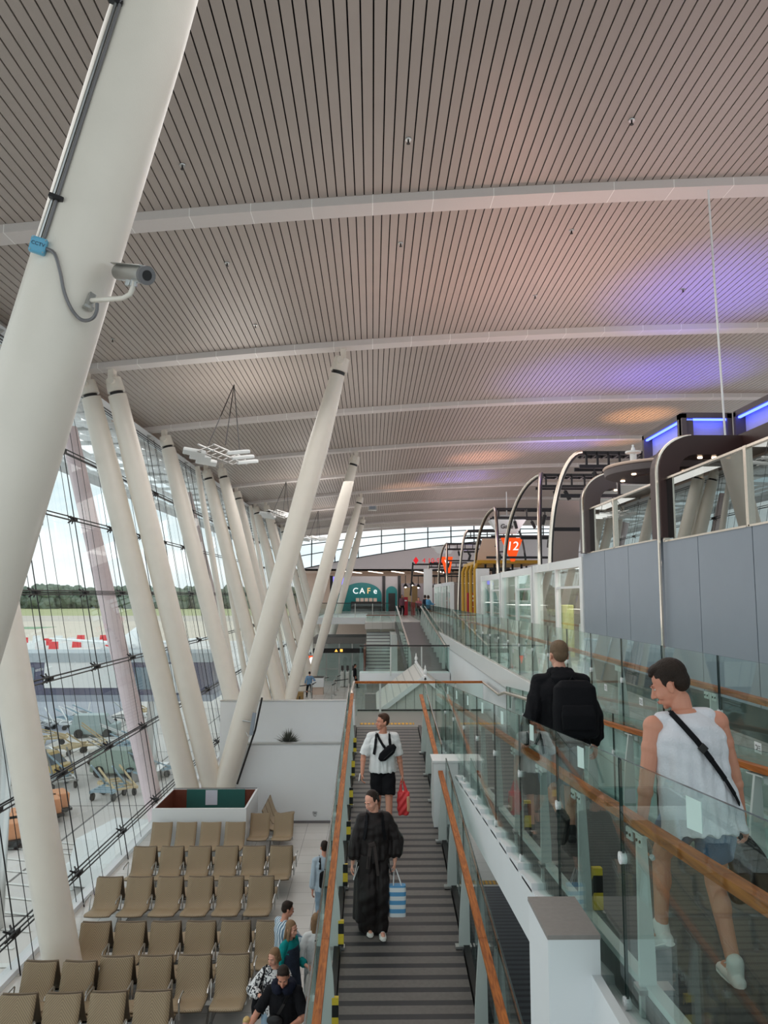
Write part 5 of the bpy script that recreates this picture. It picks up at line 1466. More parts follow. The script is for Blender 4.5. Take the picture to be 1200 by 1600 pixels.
p = at(190, 1330, z=GZ + .9); vehicle('white van parked right under the glass wall', (p.x, p.y, GZ), 4.6, 2.0, 1.9, M['white_gloss'], R(168))
p = at(60, 1190, z=GZ + 1); vehicle('yellow tow tractor on the apron at the far left', (p.x, p.y, GZ), 4, 1.8, 1.6, mat('tractor_yellow', srgb(206, 176, 110), .5), R(70))
p = at(190, 1185, z=GZ + 1); vehicle('pale green service truck on the apron, nearer the glass', (p.x, p.y, GZ), 3.4, 1.6, 1.6, mat('truck_green', srgb(150, 168, 156), .5), R(80))
p = at(150, 1130, z=GZ + 1); vehicle('pale teal service truck just in front of the boarding bridge', (p.x, p.y, GZ), 3.6, 1.6, 1.7, mat('truck_teal', srgb(160, 178, 178), .5), R(95))
for k in range(6):
    p = at(18 + 13 * k, 1292 - 9 * k, z=GZ + .8)
    o = thing('baggage_cart', 'orange-topped baggage cart in the train at lower left outside', 'baggage cart', (p.x, p.y, GZ), 'baggage cart train')
    b = MB(); b.box((p.x, p.y, GZ + .75), (1.3, 1.3, .7), 0, (0, 0, R(35)), .05); b.build('load', mat('cart_orange', srgb(216, 150, 106), .7), o)
    b = MB(); b.box((p.x, p.y, GZ + .34), (1.5, 1.6, .12), 0, (0, 0, R(35))); b.build('bed', M['dark_steel'], o)
    b = MB()
    for sx in (-.5, .5):
        for sy in (-.5, .5): b.tube([(p.x + sx - .06, p.y + sy, GZ + .2), (p.x + sx + .06, p.y + sy, GZ + .2)], .2, 10)
    b.build('wheels', M['black'], o)
gr = random.Random(9)
for k in range(26):
    px = 30 + 8.4 * k + gr.uniform(-6, 6); py = 1118 + gr.uniform(0, 120) - .12 * k * 4; p = at(px, py, z=GZ + .6)
    o = thing('equipment_dolly', 'pale grey metal equipment dolly parked among the gear on the apron', 'dolly', (p.x, p.y, GZ), 'apron equipment dollies')
    rz = Matrix.Rotation(gr.uniform(0, 3), 3, 'Z'); L = gr.uniform(1.6, 3.0); c = Vector((p.x, p.y, GZ))
    mt = (M['steel'], mat('gear_blue', srgb(150, 176, 190), .5), mat('gear_tan', srgb(206, 186, 146), .6), M['white_gloss'])[k % 4]
    b = MB()
    for sx in (-.6, .6): b.bar(c + rz @ Vector((sx, -L / 2, .5)), c + rz @ Vector((sx, L / 2, .5)), .12, .14)
    for j in range(5): b.bar(c + rz @ Vector((-.6, -L / 2 + L * j / 4, .55)), c + rz @ Vector((.6, -L / 2 + L * j / 4, .55)), .1, .1)
    b.bar(c + rz @ Vector((-.6, -L / 2, .5)), c + rz @ Vector((-.6, L / 2, 1.3 + .3 * (k % 3))), .08, .08); b.bar(c + rz @ Vector((.6, -L / 2, .5)), c + rz @ Vector((.6, L / 2, 1.3 + .3 * (k % 3))), .08, .08)
    b.build('frame', mt, o)
    b = MB()
    for sx in (-.6, .6):
        for sy in (-.35, .35): q = c + rz @ Vector((sx, sy * L, .2)); b.tube([q - rz @ Vector((.06, 0, 0)), q + rz @ Vector((.06, 0, 0))], .2, 10)
    b.build('wheels', M['black'], o)
# sunshade canopy outside the top of the glass: rows of curved white louvers
_m, _nt, _o = new_mat('louver_fabric')
_a = N(_nt, 'ShaderNodeBsdfDiffuse'); _a.inputs[0].default_value = (.9, .91, .91, 1); _b = N(_nt, 'ShaderNodeBsdfTranslucent'); _b.inputs[0].default_value = (.9, .91, .91, 1); _x = N(_nt, 'ShaderNodeMixShader'); _x.inputs[0].default_value = .55
_nt.links.new(_a.outputs[0], _x.inputs[1]); _nt.links.new(_b.outputs[0], _x.inputs[2]); _nt.links.new(_x.outputs[0], _o.inputs[0]); LOUV = _m
o = thing('sunshade', 'white louvred sunshade canopy outside the top of the glass wall', 'sunshade', (-10.8, 40, EYE + 5))
for r_ in range(8):
    x = -9.25 - .52 * r_; z = EYE + 6.0 + .03 * r_ + (-.05 * r_ ** 1.3 if r_ > 4 else 0)
    b = MB(); y = 8.0
    while y < 84:
        b.loft([((x, y + .04, z), .1, .02, None), ((x, y + .04, z), .2, .045, None)][:0] + [((x, y, z), .16, .03, Matrix(((1, 0, 0), (0, 0, 1), (0, 1, 0)))), ((x, y + .25, z + .03), .24, .06, Matrix(((1, 0, 0), (0, 0, 1), (0, 1, 0)))), ((x, y + 1.2, z + .05), .25, .065, Matrix(((1, 0, 0), (0, 0, 1), (0, 1, 0)))), ((x, y + 2.2, z + .03), .24, .06, Matrix(((1, 0, 0), (0, 0, 1), (0, 1, 0)))), ((x, y + 2.45, z), .16, .03, Matrix(((1, 0, 0), (0, 0, 1), (0, 1, 0))))], 12)
        y += 2.65
    b.build('louver', LOUV, o, True)
for k in range(28):
    y = 9.2 + 2.65 * k; b = MB(); b.bar((-9.0, y, EYE + 6.12), (-13.1, y, EYE + 6.0), .08, .16); b.build('bracket', M['steel'], o)
b = MB(); b.bx((-13.6, 8, EYE + 5.35), (-13.0, 84, EYE + 5.75)); b.build('edge_board', M['white'], o)
# columns outside the glass
pinkish = mat('outer_column_pink', srgb(228, 208, 212), .5)
for j, (y, lb) in enumerate(((24.3, 'pinkish column outside the glass behind the white box'), (40, 'pinkish column outside the glass, second one along'), (56, 'pinkish column outside the glass, third one along'))):
    p1 = Vector((-9.75, y, EYE + 5.3)); p0 = Vector((-6.72, y, EYE - 6.0)); t = (p1 - p0); p0 = p0 - t * ((p0.z - GZ) / t.z)
    o = thing('outer_column', lb, 'column', p0)
    b = MB(); b.tube([p0, p1], .27, 22); b.build('shaft', pinkish, o, True)
    b = MB(); b.lathe([(.4, 0), (.4, .1)], p0, 20); b.build('foot_plate', M['steel'], o)
p = at(15, 960, d=27); o = thing('apron_mast', 'pale lamp mast standing on the apron at the far left', 'mast', (p.x, p.y, GZ))
b = MB(); b.tube([(p.x, p.y, GZ), (p.x + .1, p.y, EYE + 2.5)], [.32, .22], 14); b.build('shaft', M['steel'], o, True); b = MB(); b.box((p.x + .1, p.y, EYE + 2.6), (1.6, .5, .3)); b.build('lamp_head', M['steel'], o)
# ------------------------------------------------------------------ people


def skin_mat(name, c, pink=.25):
    m, nt, out = new_mat(name)
    b = N(nt, 'ShaderNodeBsdfPrincipled'); b.inputs['Roughness'].default_value = .5
    b.inputs['Subsurface Weight'].default_value = .08; b.inputs['Subsurface Radius'].default_value = (.02, .008, .004)
    tc = N(nt, 'ShaderNodeTexCoord'); nz = N(nt, 'ShaderNodeTexNoise'); nz.inputs['Scale'].default_value = 9; nz.inputs['Detail'].default_value = 4
    mx = N(nt, 'ShaderNodeMix', data_type='RGBA'); mx.inputs['A'].default_value = (*c, 1); mx.inputs['B'].default_value = (c[0] * 1.02, c[1] * (1 - pink * .5), c[2] * (1 - pink * .5), 1)
    nt.links.new(tc.outputs['Object'], nz.inputs['Vector']); nt.links.new(nz.outputs['Fac'], mx.inputs['Factor']); nt.links.new(mx.outputs['Result'], b.inputs['Base Color'])
    nt.links.new(b.outputs[0], out.inputs[0]); MATS[name] = m
    return m


def cloth(name, c, rough=.85, bump=.25, bscale=45, var=.1):
    return mat(name, c, rough, 0, var, 14, bump, bscale, .2)


SK1 = skin_mat('skin_fair', srgb(222, 170, 146)); SK2 = skin_mat('skin_tan', srgb(206, 150, 124), .35)


def shell(mb, vox, sm, name, m, parent, disp=None):
    """fuse overlapping closed pieces into one continuous skin"""
    me = bpy.data.meshes.new('tmp'); me.from_pydata(mb.v, [], mb.f)
    o = bpy.data.objects.new('tmp', me); COL.objects.link(o)
    r = o.modifiers.new('r', 'REMESH'); r.mode = 'VOXEL'; r.voxel_size = vox; r.use_smooth_shade = True
    if sm:
        s = o.modifiers.new('s', 'SMOOTH'); s.factor = .5; s.iterations = sm
    dg = bpy.context.evaluated_depsgraph_get(); me2 = bpy.data.meshes.new_from_object(o.evaluated_get(dg))
    bpy.data.objects.remove(o); bpy.data.meshes.remove(me)
    me2.materials.clear()
    for q in (m if isinstance(m, (list, tuple)) else [m]): me2.materials.append(q)
    if disp:
        for v, nrm in zip(me2.vertices, [Vector(v.normal) for v in me2.vertices]): v.co += nrm * disp(v.co)
    me2.polygons.foreach_set('use_smooth', [True] * len(me2.polygons)); me2.name = name
    q = bpy.data.objects.new(name, me2); COL.objects.link(q); q.parent = parent; ORG[q.name] = Vector()
    return q


def ik(a, c, l1, l2, pole):
    """middle joint of a two-bone limb from a to c bending towards pole; returns joint and the reachable end"""
    a = Vector(a); c = Vector(c); d = c - a; L = d.length; mx = (l1 + l2) * .998
    if L > mx: c = a + d * (mx / L); d = c - a; L = mx
    t = d / L; x = (l1 * l1 - l2 * l2 + L * L) / (2 * L); h = math.sqrt(max(l1 * l1 - x * x, 0))
    p = Vector(pole); p = p - t * p.dot(t)
    p = p.normalized() if p.length > 1e-6 else Vector((0, 1, 0))
    return a + t * x + p * h, c


def hand(b, w, d, n, lat, k=1.0, curl=35, fr=.0085):
    """palm and five separate fingers: d along the hand, n palm side, lat thumb side"""
    d = d.normalized(); n = (n - d * n.dot(d)).normalized(); l = (lat - d * lat.dot(d) - n * lat.dot(n)).normalized()
    Mx = Matrix((l, n, d)).transposed()
    b.loft([(w - d * .02 * k, .026 * k, .02 * k, Mx), (w + d * .015 * k, .033 * k, .017 * k, Mx), (w + d * .055 * k, .041 * k, .016 * k, Mx), (w + d * .095 * k, .04 * k, .013 * k, Mx)], 14, 0, 2.6)
    for off, L, sp in ((.031, .074, .1), (.0105, .084, .03), (-.0105, .078, -.03), (-.031, .06, -.1)):
        p = w + d * .088 * k + l * off * k; dv = (d + l * sp).normalized(); ang = 0; r = fr * k
        for j, f in enumerate((.45, .32, .23)):
            ang = R(curl * (.6 if j == 0 else 1.0)); dv = (dv * math.cos(ang) + n * math.sin(ang)).normalized(); n2 = n
            q = p + dv * L * f * k; b.cap(p, q, r, r * .92, 8); p = q; r *= .92
    p = w + d * .025 * k + l * .026 * k; dv = (d * .7 + l * .75 + n * .35).normalized(); q = p + dv * .045 * k
    b.cap(p, q, .013 * k, .0105 * k, 8); dv = (d * .95 + l * .25 + n * .5).normalized(); b.cap(q, q + dv * .032 * k, .0105 * k, .0085 * k, 8)


class Person:
    def __init__(s, label, loc, rz, H, skin, vox=.006, female=False, hip=None, lean=0, side=0, twist=0, feet=None, hands=None, poles=None, head=(0, 0, 0), palm=None, curl=(35, 35), face=True, bulk=1.0, group=None, headk=1.0, eyes=srgb(60, 50, 44)):
        s.H = H; k = s.k = H / 1.75; s.vox = vox; s.loc = Vector(loc); s.rz = rz
        s.root = thing('person', label, 'person', (0, 0, 0), group)
        s.root.location = loc; s.root.rotation_euler = (0, 0, rz)
        P = s.P = Vector(hip or (0, 0, .525 * H))
        TM = s.TM = Euler((R(-lean), R(side), R(twist))).to_matrix(); u = s.u = TM @ Vector((0, 0, 1)); s.bulk = bulk
        s.neck = P + u * .305 * H; sw = (.09 if female else .102) * H * (1 + .35 * (bulk - 1)); s.sw = sw
        s.sh = {sd: P + u * .262 * H + TM @ Vector((sg * sw, -.008, 0)) for sd, sg in (('L', -1), ('R', 1))}
        s.hipj = {sd: P + Vector((sg * .05 * H, 0, -.012 * H)) for sd, sg in (('L', -1), ('R', 1))}
        feet = feet or {'L': (-.1, .03, 0, 8, 0), 'R': (.1, -.03, 0, -8, 0)}
        hands = hands or {'L': (-sw - .05, .02, .47 * H), 'R': (sw + .05, .02, .47 * H)}
        s.ank = {}; s.knee = {}; s.elb = {}; s.wri = {}; s.foot = feet
        for sd in 'LR':
            f = feet[sd]; pit = R(f[4]); yaw = R(f[3])
            fd = Vector((-math.sin(yaw), math.cos(yaw), 0))
            a = Vector((f[0], f[1], f[2] + .075 * k)) + (Vector((0, 0, math.sin(pit) * .17 * k)) if pit > 0 else Vector())
            s.knee[sd], s.ank[sd] = ik(s.hipj[sd], a, .247 * H, .242 * H, fd + Vector((0, .2, 0)))
            pole = (poles or {}).get(sd, ((-.35 if sd == 'L' else .35), -1, -.1))
            s.elb[sd], s.wri[sd] = ik(s.sh[sd], hands[sd], .172 * H, .148 * H, pole)
        HM = s.HM = (Matrix.Rotation(R(head[0]), 3, 'Z') @ Matrix.Rotation(R(head[1]), 3, 'X') @ Matrix.Rotation(R(head[2]), 3, 'Y'))
        hb = s.neck + u * .012 * H + Vector((0, .012 * H, .008 * H)); s.hc = hb + HM @ Vector((0, .005, .072 * H)); fs = s.fs = k * (1.0 if not female else .96) * headk
        hp = s.hp = lambda x, y, z: s.hc + HM @ (Vector((x, y, z)) * fs)
        b = MB(); bk = bulk; fm = .9 if female else 1.0
        # trunk
        T = lambda h, x, y, dy=0: (P + u * h * H + TM @ Vector((0, dy, 0)), x * k * bk * fm, y * k * bk * fm, TM)
        b.loft([T(-.06, .11, .09), T(-.03, .165, .12), T(.03, .165, .115), T(.09, .145, .1), T(.15, .15, .105), T(.21, .168, .115, -.005), T(.25, .155, .1, -.01), T(.28, .11, .078, -.01), T(.31, .062, .056, -.004)], 24)
        b.cap(s.neck - u * .03 * H, hb + HM @ Vector((0, -.012, .03)), .062 * k * fm, .056 * k * fm)
        for sd in 'LR':
            b.cap(s.neck - u * .016 * H + TM @ Vector((0, -.012, 0)), s.sh[sd] + u * .004, .044 * k * fm, .052 * k * fm)
            sh, e, w = s.sh[sd], s.elb[sd], s.wri[sd]
            b.ell(sh, .064 * k * fm); b.cap(sh, e, .056 * k * fm * bk ** .5, .042 * k * fm); b.ell(sh.lerp(e, .42), Vector((.054, .054, .07)) * k * fm * bk ** .4)
            b.cap(e, w, .043 * k * fm, .028 * k * fm); b.ell(e.lerp(w, .25), .046 * k * fm)
            hpj, kn, an = s.hipj[sd], s.knee[sd], s.ank[sd]
            b.cap(hpj, kn, .088 * k * (bk * .5 + .5), .057 * k); b.cap(kn, an, .056 * k, .037 * k)
            calf = kn.lerp(an, .3) + Vector((0, -.018, 0)); b.ell(calf, Vector((.053, .056, .1)) * k)
            f = s.foot[sd]; yaw = R(f[3]); fd = Vector((-math.sin(yaw), math.cos(yaw), 0)); tip = R(f[4])
            fv = (fd * math.cos(tip) + Vector((0, 0, -math.sin(tip)))).normalized(); s.foot_dir = getattr(s, 'foot_dir', {}); s.foot_dir[sd] = fv
            b.cap(an + Vector((0, 0, -.03 * k)), an + fv * .14 * k + Vector((0, 0, -.045 * k)), .035 * k, .026 * k)
            pl = (palm or {}).get(sd); fa = (w - e).normalized()
            pdir = Vector(pl[0]) if pl else fa; pn = Vector(pl[1]) if pl else Vector((1 if sd == 'L' else -1, 0, 0)); lt = Vector(pl[2]) if pl and len(pl) > 2 else Vector((0, 1, 0))
            hand(b, w + fa * .005, pdir, pn, lt, k * (.93 if female else 1), curl[0 if sd == 'L' else 1], .0085 if vox < .008 else .0105)
        # head
        E = lambda c, r, rot=None: b.ell(hp(*c), Vector(r) * fs, HM if rot is None else HM @ rot, 16, 11)
        E((0, -.014, .036), (.075, .094, .086)); E((0, .018, -.02), (.063, .076, .088)); E((0, .034, -.072), (.049, .05, .04)); E((0, .07, -.1), (.02, .016, .014))
        b.cap(hp(0, .086, .012), hp(0, .112, -.032), .0085 * fs, .0125 * fs, 8); E((.012, .098, -.037), (.009, .009, .007)); E((-.012, .098, -.037), (.009, .009, .007))
        for sg in (-1, 1):
            E((.03 * sg, .082, .022), (.024, .012, .008)); E((.042 * sg, .058, -.032), (.022, .026, .026))
            E((.077 * sg, -.012, -.012), (.009, .02, .032), Matrix.Rotation(R(18 * sg), 3, 'Z')); E((.08 * sg, -.02, .005), (.01, .012, .016))
        E((0, .09, -.064), (.021, .011, .006)); E((0, .088, -.074), (.019, .011, .006))
        s.body = shell(b, vox, 2 if vox < .012 else 3, 'body', skin, s.root)
        if face:
            for sg in (-1, 1):
                q = MB(); q.ell(hp(.031 * sg, .0755, .004), Vector((.0135, .0075, .0062)) * fs, HM, 10, 7, 0); q.ell(hp(.031 * sg, .081, .004), Vector((.006, .0032, .0058)) * fs, HM, 8, 6, 1)
                q.build('eye', [mat('eye_white', srgb(220, 214, 208), .3), mat('iris', eyes, .2)], s.root, True)
                q = MB(); q.cap(hp(.013 * sg, .0965, .023), hp(.03 * sg, .0945, .029), .0042 * fs, .0042 * fs, 6); q.cap(hp(.03 * sg, .0945, .029), hp(.05 * sg, .078, .024), .0042 * fs, .0025 * fs, 6); q.build('eyebrow', mat('brow', srgb(78, 58, 46), .8), s.root, True)
            q = MB(); q.ell(hp(0, .0965, -.064), Vector((.02, .0075, .0045)) * fs, HM, 10, 7); q.ell(hp(0, .095, -.072), Vector((.018, .0075, .005)) * fs, HM, 10, 7); q.build('lips', mat('lips', srgb(176, 104, 98), .45), s.root, True)

    def W(s, p):
        return s.loc + Matrix.Rotation(s.rz, 3, 'Z') @ Vector(p)

    def hair(s, style, m, parts=()):
        b = MB(); hp, fs, HM = s.hp, s.fs, s.HM
        E = lambda c, r: b.ell(hp(*c), Vector(r) * fs, HM, 16, 11)
        if style in ('short', 'quiff', 'fade'):
            E((0, -.024, .052), (.08, .094, .086)); E((0, -.055, .01), (.07, .058, .07)); E((0, .015, .1), (.058, .056, .028))
            if style != 'fade':
                for sg in (-1, 1): E((.062 * sg, -.008, .03), (.018, .03, .04))
            if style == 'quiff': E((0, .02, .098), (.058, .058, .03)); E((0, .062, .082), (.046, .02, .018))
        elif style in ('tied', 'long', 'bob'):
            E((0, -.034 if style == 'tied' else -.027, .051), (.08, .0925 if style == 'tied' else .097, .087)); E((0, -.055, .0), (.076, .062, .078))
            for sg in (-1, 1): E((.067 * sg, -.02, .03), (.0155, .043, .05))
            if style == 'tied': E((0, -.115, .02), (.04, .04, .045)); b.cap(hp(0, -.12, .01), hp(0, -.13, -.08), .03 * fs, .012 * fs)
            else:
                L = -.3 if style == 'long' else -.1
                b.loft([(hp(0, -.05, .03), .085 * fs, .06 * fs, HM), (hp(0, -.062, -.07), .088 * fs, .05 * fs, HM), (hp(0, -.075, L * .7), .085 * fs, .035 * fs, HM), (hp(0, -.08, L), .05 * fs, .018 * fs, HM)], 18)
                for sg in (-1, 1): b.loft([(hp(.07 * sg, .005, .05), .016 * fs, .04 * fs, HM), (hp(.08 * sg, .012, -.03), .014 * fs, .034 * fs, HM), (hp(.08 * sg, .005, L * .55), .016 * fs, .03 * fs, HM), (hp(.07 * sg, .0, L * .9), .008 * fs, .015 * fs, HM)], 12)
        rnd = random.Random(5)
        return shell(b, max(s.vox * .8, .004), 1, 'hair', m, s.root, lambda c: .0008 * math.sin(c.x * 420 + 3 * math.sin(c.z * 140)) * math.sin(c.y * 260 + c.z * 160))

    def top(s, m, sleeve=.5, hem=-.03, loose=1.1, name='shirt', sl_loose=1.35, collar=.3, hood=False, straps=False, wr=.004, flare=1.0, seed=0):
        k, H, u, TM, P = s.k, s.H, s.u, s.TM, s.P; b = MB(); q = loose * s.bulk
        T = lambda h, x, y, dy=0, f=1: (P + u * h * H + TM @ Vector((0, dy, 0)), x * k * q * f, y * k * q * f, TM)
        b.loft([T(hem, .172, .125, 0, flare), T(hem + .03, .172, .125, 0, flare * .5 + .5), T(.09, .158, .115), T(.16, .162, .118), T(.21, .175, .122, -.004), T(.25, .16 if not straps else .142, .106, -.01), T(.28, .112, .084, -.012), T(collar if not straps else .298, .07, .066, -.006)], 28)
        for sd in 'LR':
            sh, e, w = s.sh[sd], s.elb[sd], s.wri[sd]
            nb = s.neck - u * .022 * H + TM @ Vector((0, -.014, 0))
            if straps:
                b.cap(nb, nb.lerp(s.sh[sd] + u * .012, .66), .058 * k, .064 * k); b.cap(nb.lerp(s.sh[sd], .55), nb.lerp(s.sh[sd], .55) - u * .09 * H, .066 * k, .075 * k)
            else:
                b.cap(s.neck - u * .016 * H + TM @ Vector((0, -.012, 0)), sh + u * .004, .055 * k, .066 * k * q ** .5)
                if sleeve > 0:
                    r0 = .067 * k * (.9 + .1 * sl_loose); r1 = .045 * k * sl_loose
                    if sleeve <= .55:
                        b.tube([sh, sh.lerp(e, sleeve / .54)], [r0, r1 * 1.12], 16)
                    else:
                        b.cap(sh, e, r0, r1); end = e.lerp(w, (sleeve - .54) / .46); b.cap(e, e.lerp(end, .5), r1, r1 * .98); b.tube([e, e.lerp(end, .8), end], [r1, r1 * .95, .034 * k * (.5 + .5 * sl_loose)], 14)
        if hood:
            nb = s.neck + u * .0
            for a in range(0, 360, 30):
                c = nb + TM @ Vector((.085 * k * math.cos(R(a)), .075 * k * math.sin(R(a)) - .012, .012 + .018 * math.sin(R(-a)))); b.ell(c, Vector((.04, .038, .042)) * k)
            b.loft([(nb + TM @ Vector((0, -.085, .03)), .1 * k, .05 * k, TM), (nb + TM @ Vector((0, -.13, -.03)), .11 * k, .05 * k, TM), (nb + TM @ Vector((0, -.135, -.1)), .075 * k, .03 * k, TM)], 16)
        zt = P.z + .28 * H; rr = random.Random(seed); ph = [rr.uniform(0, 6) for _ in range(4)]

        def disp(c):
            f = min(1, max(0, (zt - c.z) / (.2 * H)))
            return wr * (f * (math.sin(c.x * 62 + ph[0] + 9 * c.z) + .7 * math.sin(c.x * 101 - 6 * c.z + ph[1])) + .6 * math.sin(c.z * 60 + 14 * c.x + ph[2]) * (1 - f * .6))
        return shell(b, max(s.vox, .008), 2, name, m, s.root, disp)

    def bottom(s, m, end=1.0, loose=1.1, name='trousers', waist=.04, wide=(1, 1), wr=.003):
        """end: 0 hip .. .5 knee .. 1 ankle"""
        k, H = s.k, s.H; b = MB(); q = loose * (s.bulk * .5 + .5)
        T = lambda h, x, y: (s.P + s.u * h * H, x * k * q, y * k * q, s.TM)
        b.loft([T(-.06, .12, .1), T(-.035, .16, .122), T(0, .163, .122), T(waist, .155, .112)], 26)
        for sd, wd in zip('LR', wide):
            h, kn, an = s.hipj[sd], s.knee[sd], s.ank[sd]
            r0 = .092 * k * q; r1 = .064 * k * q * (1 + (wd - 1) * .6); r2 = .05 * k * q * wd
            if end <= .55:
                e = h.lerp(kn, end / .5 if end <= .5 else 1); b.tube([h + Vector((0, 0, .04)), h.lerp(e, .5), e], [r0 * .9, r0, r0 + (r1 * 1.22 - r0) * min(1, end / .5)], 18)
            else:
                b.cap(h, kn, r0, r1); e = kn.lerp(an, (end - .5) / .5) + Vector((0, 0, .0)); b.tube([kn, kn.lerp(e, .5), e], [r1, (r1 + r2) / 2, r2], 18)
        ph = random.Random(3).uniform(0, 5)
        return shell(b, max(s.vox, .008), 2, name, m, s.root, lambda c: wr * (math.sin(c.z * 38 + 22 * c.x + ph) + .6 * math.sin(c.x * 70 + ph)) * (1 if c.z < s.P.z else .4))

    def shoes(s, m, sole, size=1.0):
        k = s.k * size
        for sd in 'LR':
            an = s.ank[sd]; fv = s.foot_dir[sd]; sdv = fv.cross(Vector((0, 0, 1))).normalized(); up = sdv.cross(fv).normalized(); Mx = Matrix((sdv, up, fv)).transposed()
            base = an - up * .05 * k
            b = MB(); b.loft([(base - fv * .075 * k - up * .004, .02 * k, .016 * k, Mx), (base - fv * .06 * k, .034 * k, .036 * k, Mx), (base, .038 * k, .044 * k, Mx), (base + fv * .08 * k - up * .006, .043 * k, .034 * k, Mx), (base + fv * .15 * k - up * .012, .043 * k, .025 * k, Mx), (base + fv * .19 * k - up * .016, .026 * k, .016 * k, Mx)], 16)
            b.cap(base - fv * .012 * k, an + up * .03 * k - fv * .006 * k, .039 * k, .044 * k); b.cap(base + fv * .05 * k + up * .02 * k, an + up * .02 * k + fv * .03 * k, .028 * k, .024 * k)
            o = shell(b, max(.005, s.vox * .8), 2, 'shoe', m, s.root)
            b = MB(); b.loft([(base - fv * .078 * k - up * .026 * k, .028 * k, .012 * k, Mx), (base - fv * .05 * k - up * .026 * k, .037 * k, .013 * k, Mx), (base + fv * .06 * k - up * .026 * k, .042 * k, .012 * k, Mx), (base + fv * .14 * k - up * .026 * k, .046 * k, .012 * k, Mx), (base + fv * .195 * k - up * .022 * k, .028 * k, .011 * k, Mx)], 16)
            q = b.build('sole', sole, o, True); q.parent = o
            if s.vox < .008:
                b = MB()
                for t_ in (.03, .06, .09): b.tube([base + fv * t_ * k + up * .04 * k + sdv * .02 * k * z_ - up * .005 * abs(z_) for z_ in (-1, 0, 1)], .004, 6)
                b.build('laces', M['white_gloss'], o)


def prop(name, label, cat, who):
    o = thing(name, label, cat, (0, 0, 0)); o.location = who.loc; o.rotation_euler = (0, 0, who.rz); return o


def strap_round(o, pts, w, t, m, name='strap'):
    """flat band through points"""
    b = MB(); n = len(pts)
    for i in range(n - 1): b.bar(pts[i], pts[i + 1], w, t, up=(pts[i][0] * .0, pts[i][1], .001) if abs(pts[i][1]) > .01 else (0, 0, 1))
    return b.build(name, m, o)


def band(o, who, pts, w, m, name='strap', out=.012):
    """webbing lying on the trunk: each point (x, z, front +1 / back -1) is dropped on the torso surface"""
    b = MB(); P3 = []
    for x, z, sgn in pts:
        h = (z - who.P.z) / who.H
        prof = [(-.06, .17, .125), (0, .172, .125), (.09, .16, .118), (.16, .163, .12), (.21, .176, .124), (.25, .162, .11), (.28, .12, .09), (.32, .08, .06)]
        for (h0, a0, b0), (h1, a1, b1) in zip(prof, prof[1:]):
            if h0 <= h <= h1 or (h < prof[0][0] and h0 == prof[0][0]) or (h > .32 and h1 == .32):
                f = min(1, max(0, (h - h0) / (h1 - h0))); A = (a0 + (a1 - a0) * f) * who.k * who.fit; B = (b0 + (b1 - b0) * f) * who.k * who.fit
        y = B * math.sqrt(max(0, 1 - min(1, abs(x) / A) ** 2.2))
        P3.append(who.P + who.u * (h * who.H) + who.TM @ Vector((x, sgn * (y + out), 0)))
    n = len(P3)
    for i in range(n - 1):
        t = (P3[i + 1] - P3[i]).normalized(); c = (P3[i] + P3[i + 1]) / 2; ax = who.P + who.u * ((c - who.P).dot(who.u)); nn = (c - ax).normalized()
        b.bar(P3[i] - t * .004, P3[i + 1] + t * .004, w, .006, up=nn)
    q = b.build(name, m, o)
    return q, P3


def backpack(who, label, m, w=.32, h=.44, d=.17, drop=.0, straps=True, x=0, tilt=0):
    o = prop('backpack', label, 'backpack', who); k = who.k
    c = who.P + who.u * (.155 * who.H - drop) + who.TM @ Vector((x, -(.125 * who.fit * k + d / 2 + .02), 0))
    b = MB(); TM = who.TM @ Matrix.Rotation(R(tilt), 3, 'Y')
    U = TM @ Vector((0, 0, 1))
    b.loft([(c - U * h * .5, w * .42, d * .42, TM), (c - U * h * .44, w * .5, d * .5, TM), (c, w * .5, d * .52, TM), (c + U * h * .38, w * .46, d * .45, TM), (c + U * h * .5, w * .3, d * .28, TM)], 22, 0, 3.2)
    bag = shell(b, .01, 2, 'bag_body', m, o)
    b = MB(); b.loft([(c + TM @ Vector((0, -d * .52, -h * .36)), w * .36, d * .12, TM), (c + TM @ Vector((0, -d * .56, -h * .1)), w * .38, d * .16, TM), (c + TM @ Vector((0, -d * .5, h * .08)), w * .34, d * .1, TM)], 18, 0, 3.2); shell(b, .01, 1, 'front_pocket', m, o)
    b = MB(); b.tube([c + U * h * .48 + TM @ Vector((-.03, d * .3, 0)), c + U * (h * .56) + TM @ Vector((0, d * .3, 0)), c + U * h * .48 + TM @ Vector((.03, d * .3, 0))], .01, 8); b.build('grab_handle', m, o)
    if straps:
        zt = who.P.z + .3 * who.H
        for sg in (-1, 1):
            xs = sg * .105 * k
            band(o, who, [(xs, who.P.z + .19 * who.H, -1), (xs, who.P.z + .27 * who.H, -1), (xs * .98, who.P.z + .295 * who.H, -1), (xs * .98, who.P.z + .297 * who.H, 1), (xs, who.P.z + .26 * who.H, 1), (xs * 1.1, who.P.z + .2 * who.H, 1), (xs * 1.3, who.P.z + .13 * who.H, 1)], .05 * k, m, 'shoulder_strap', .016)
    return o


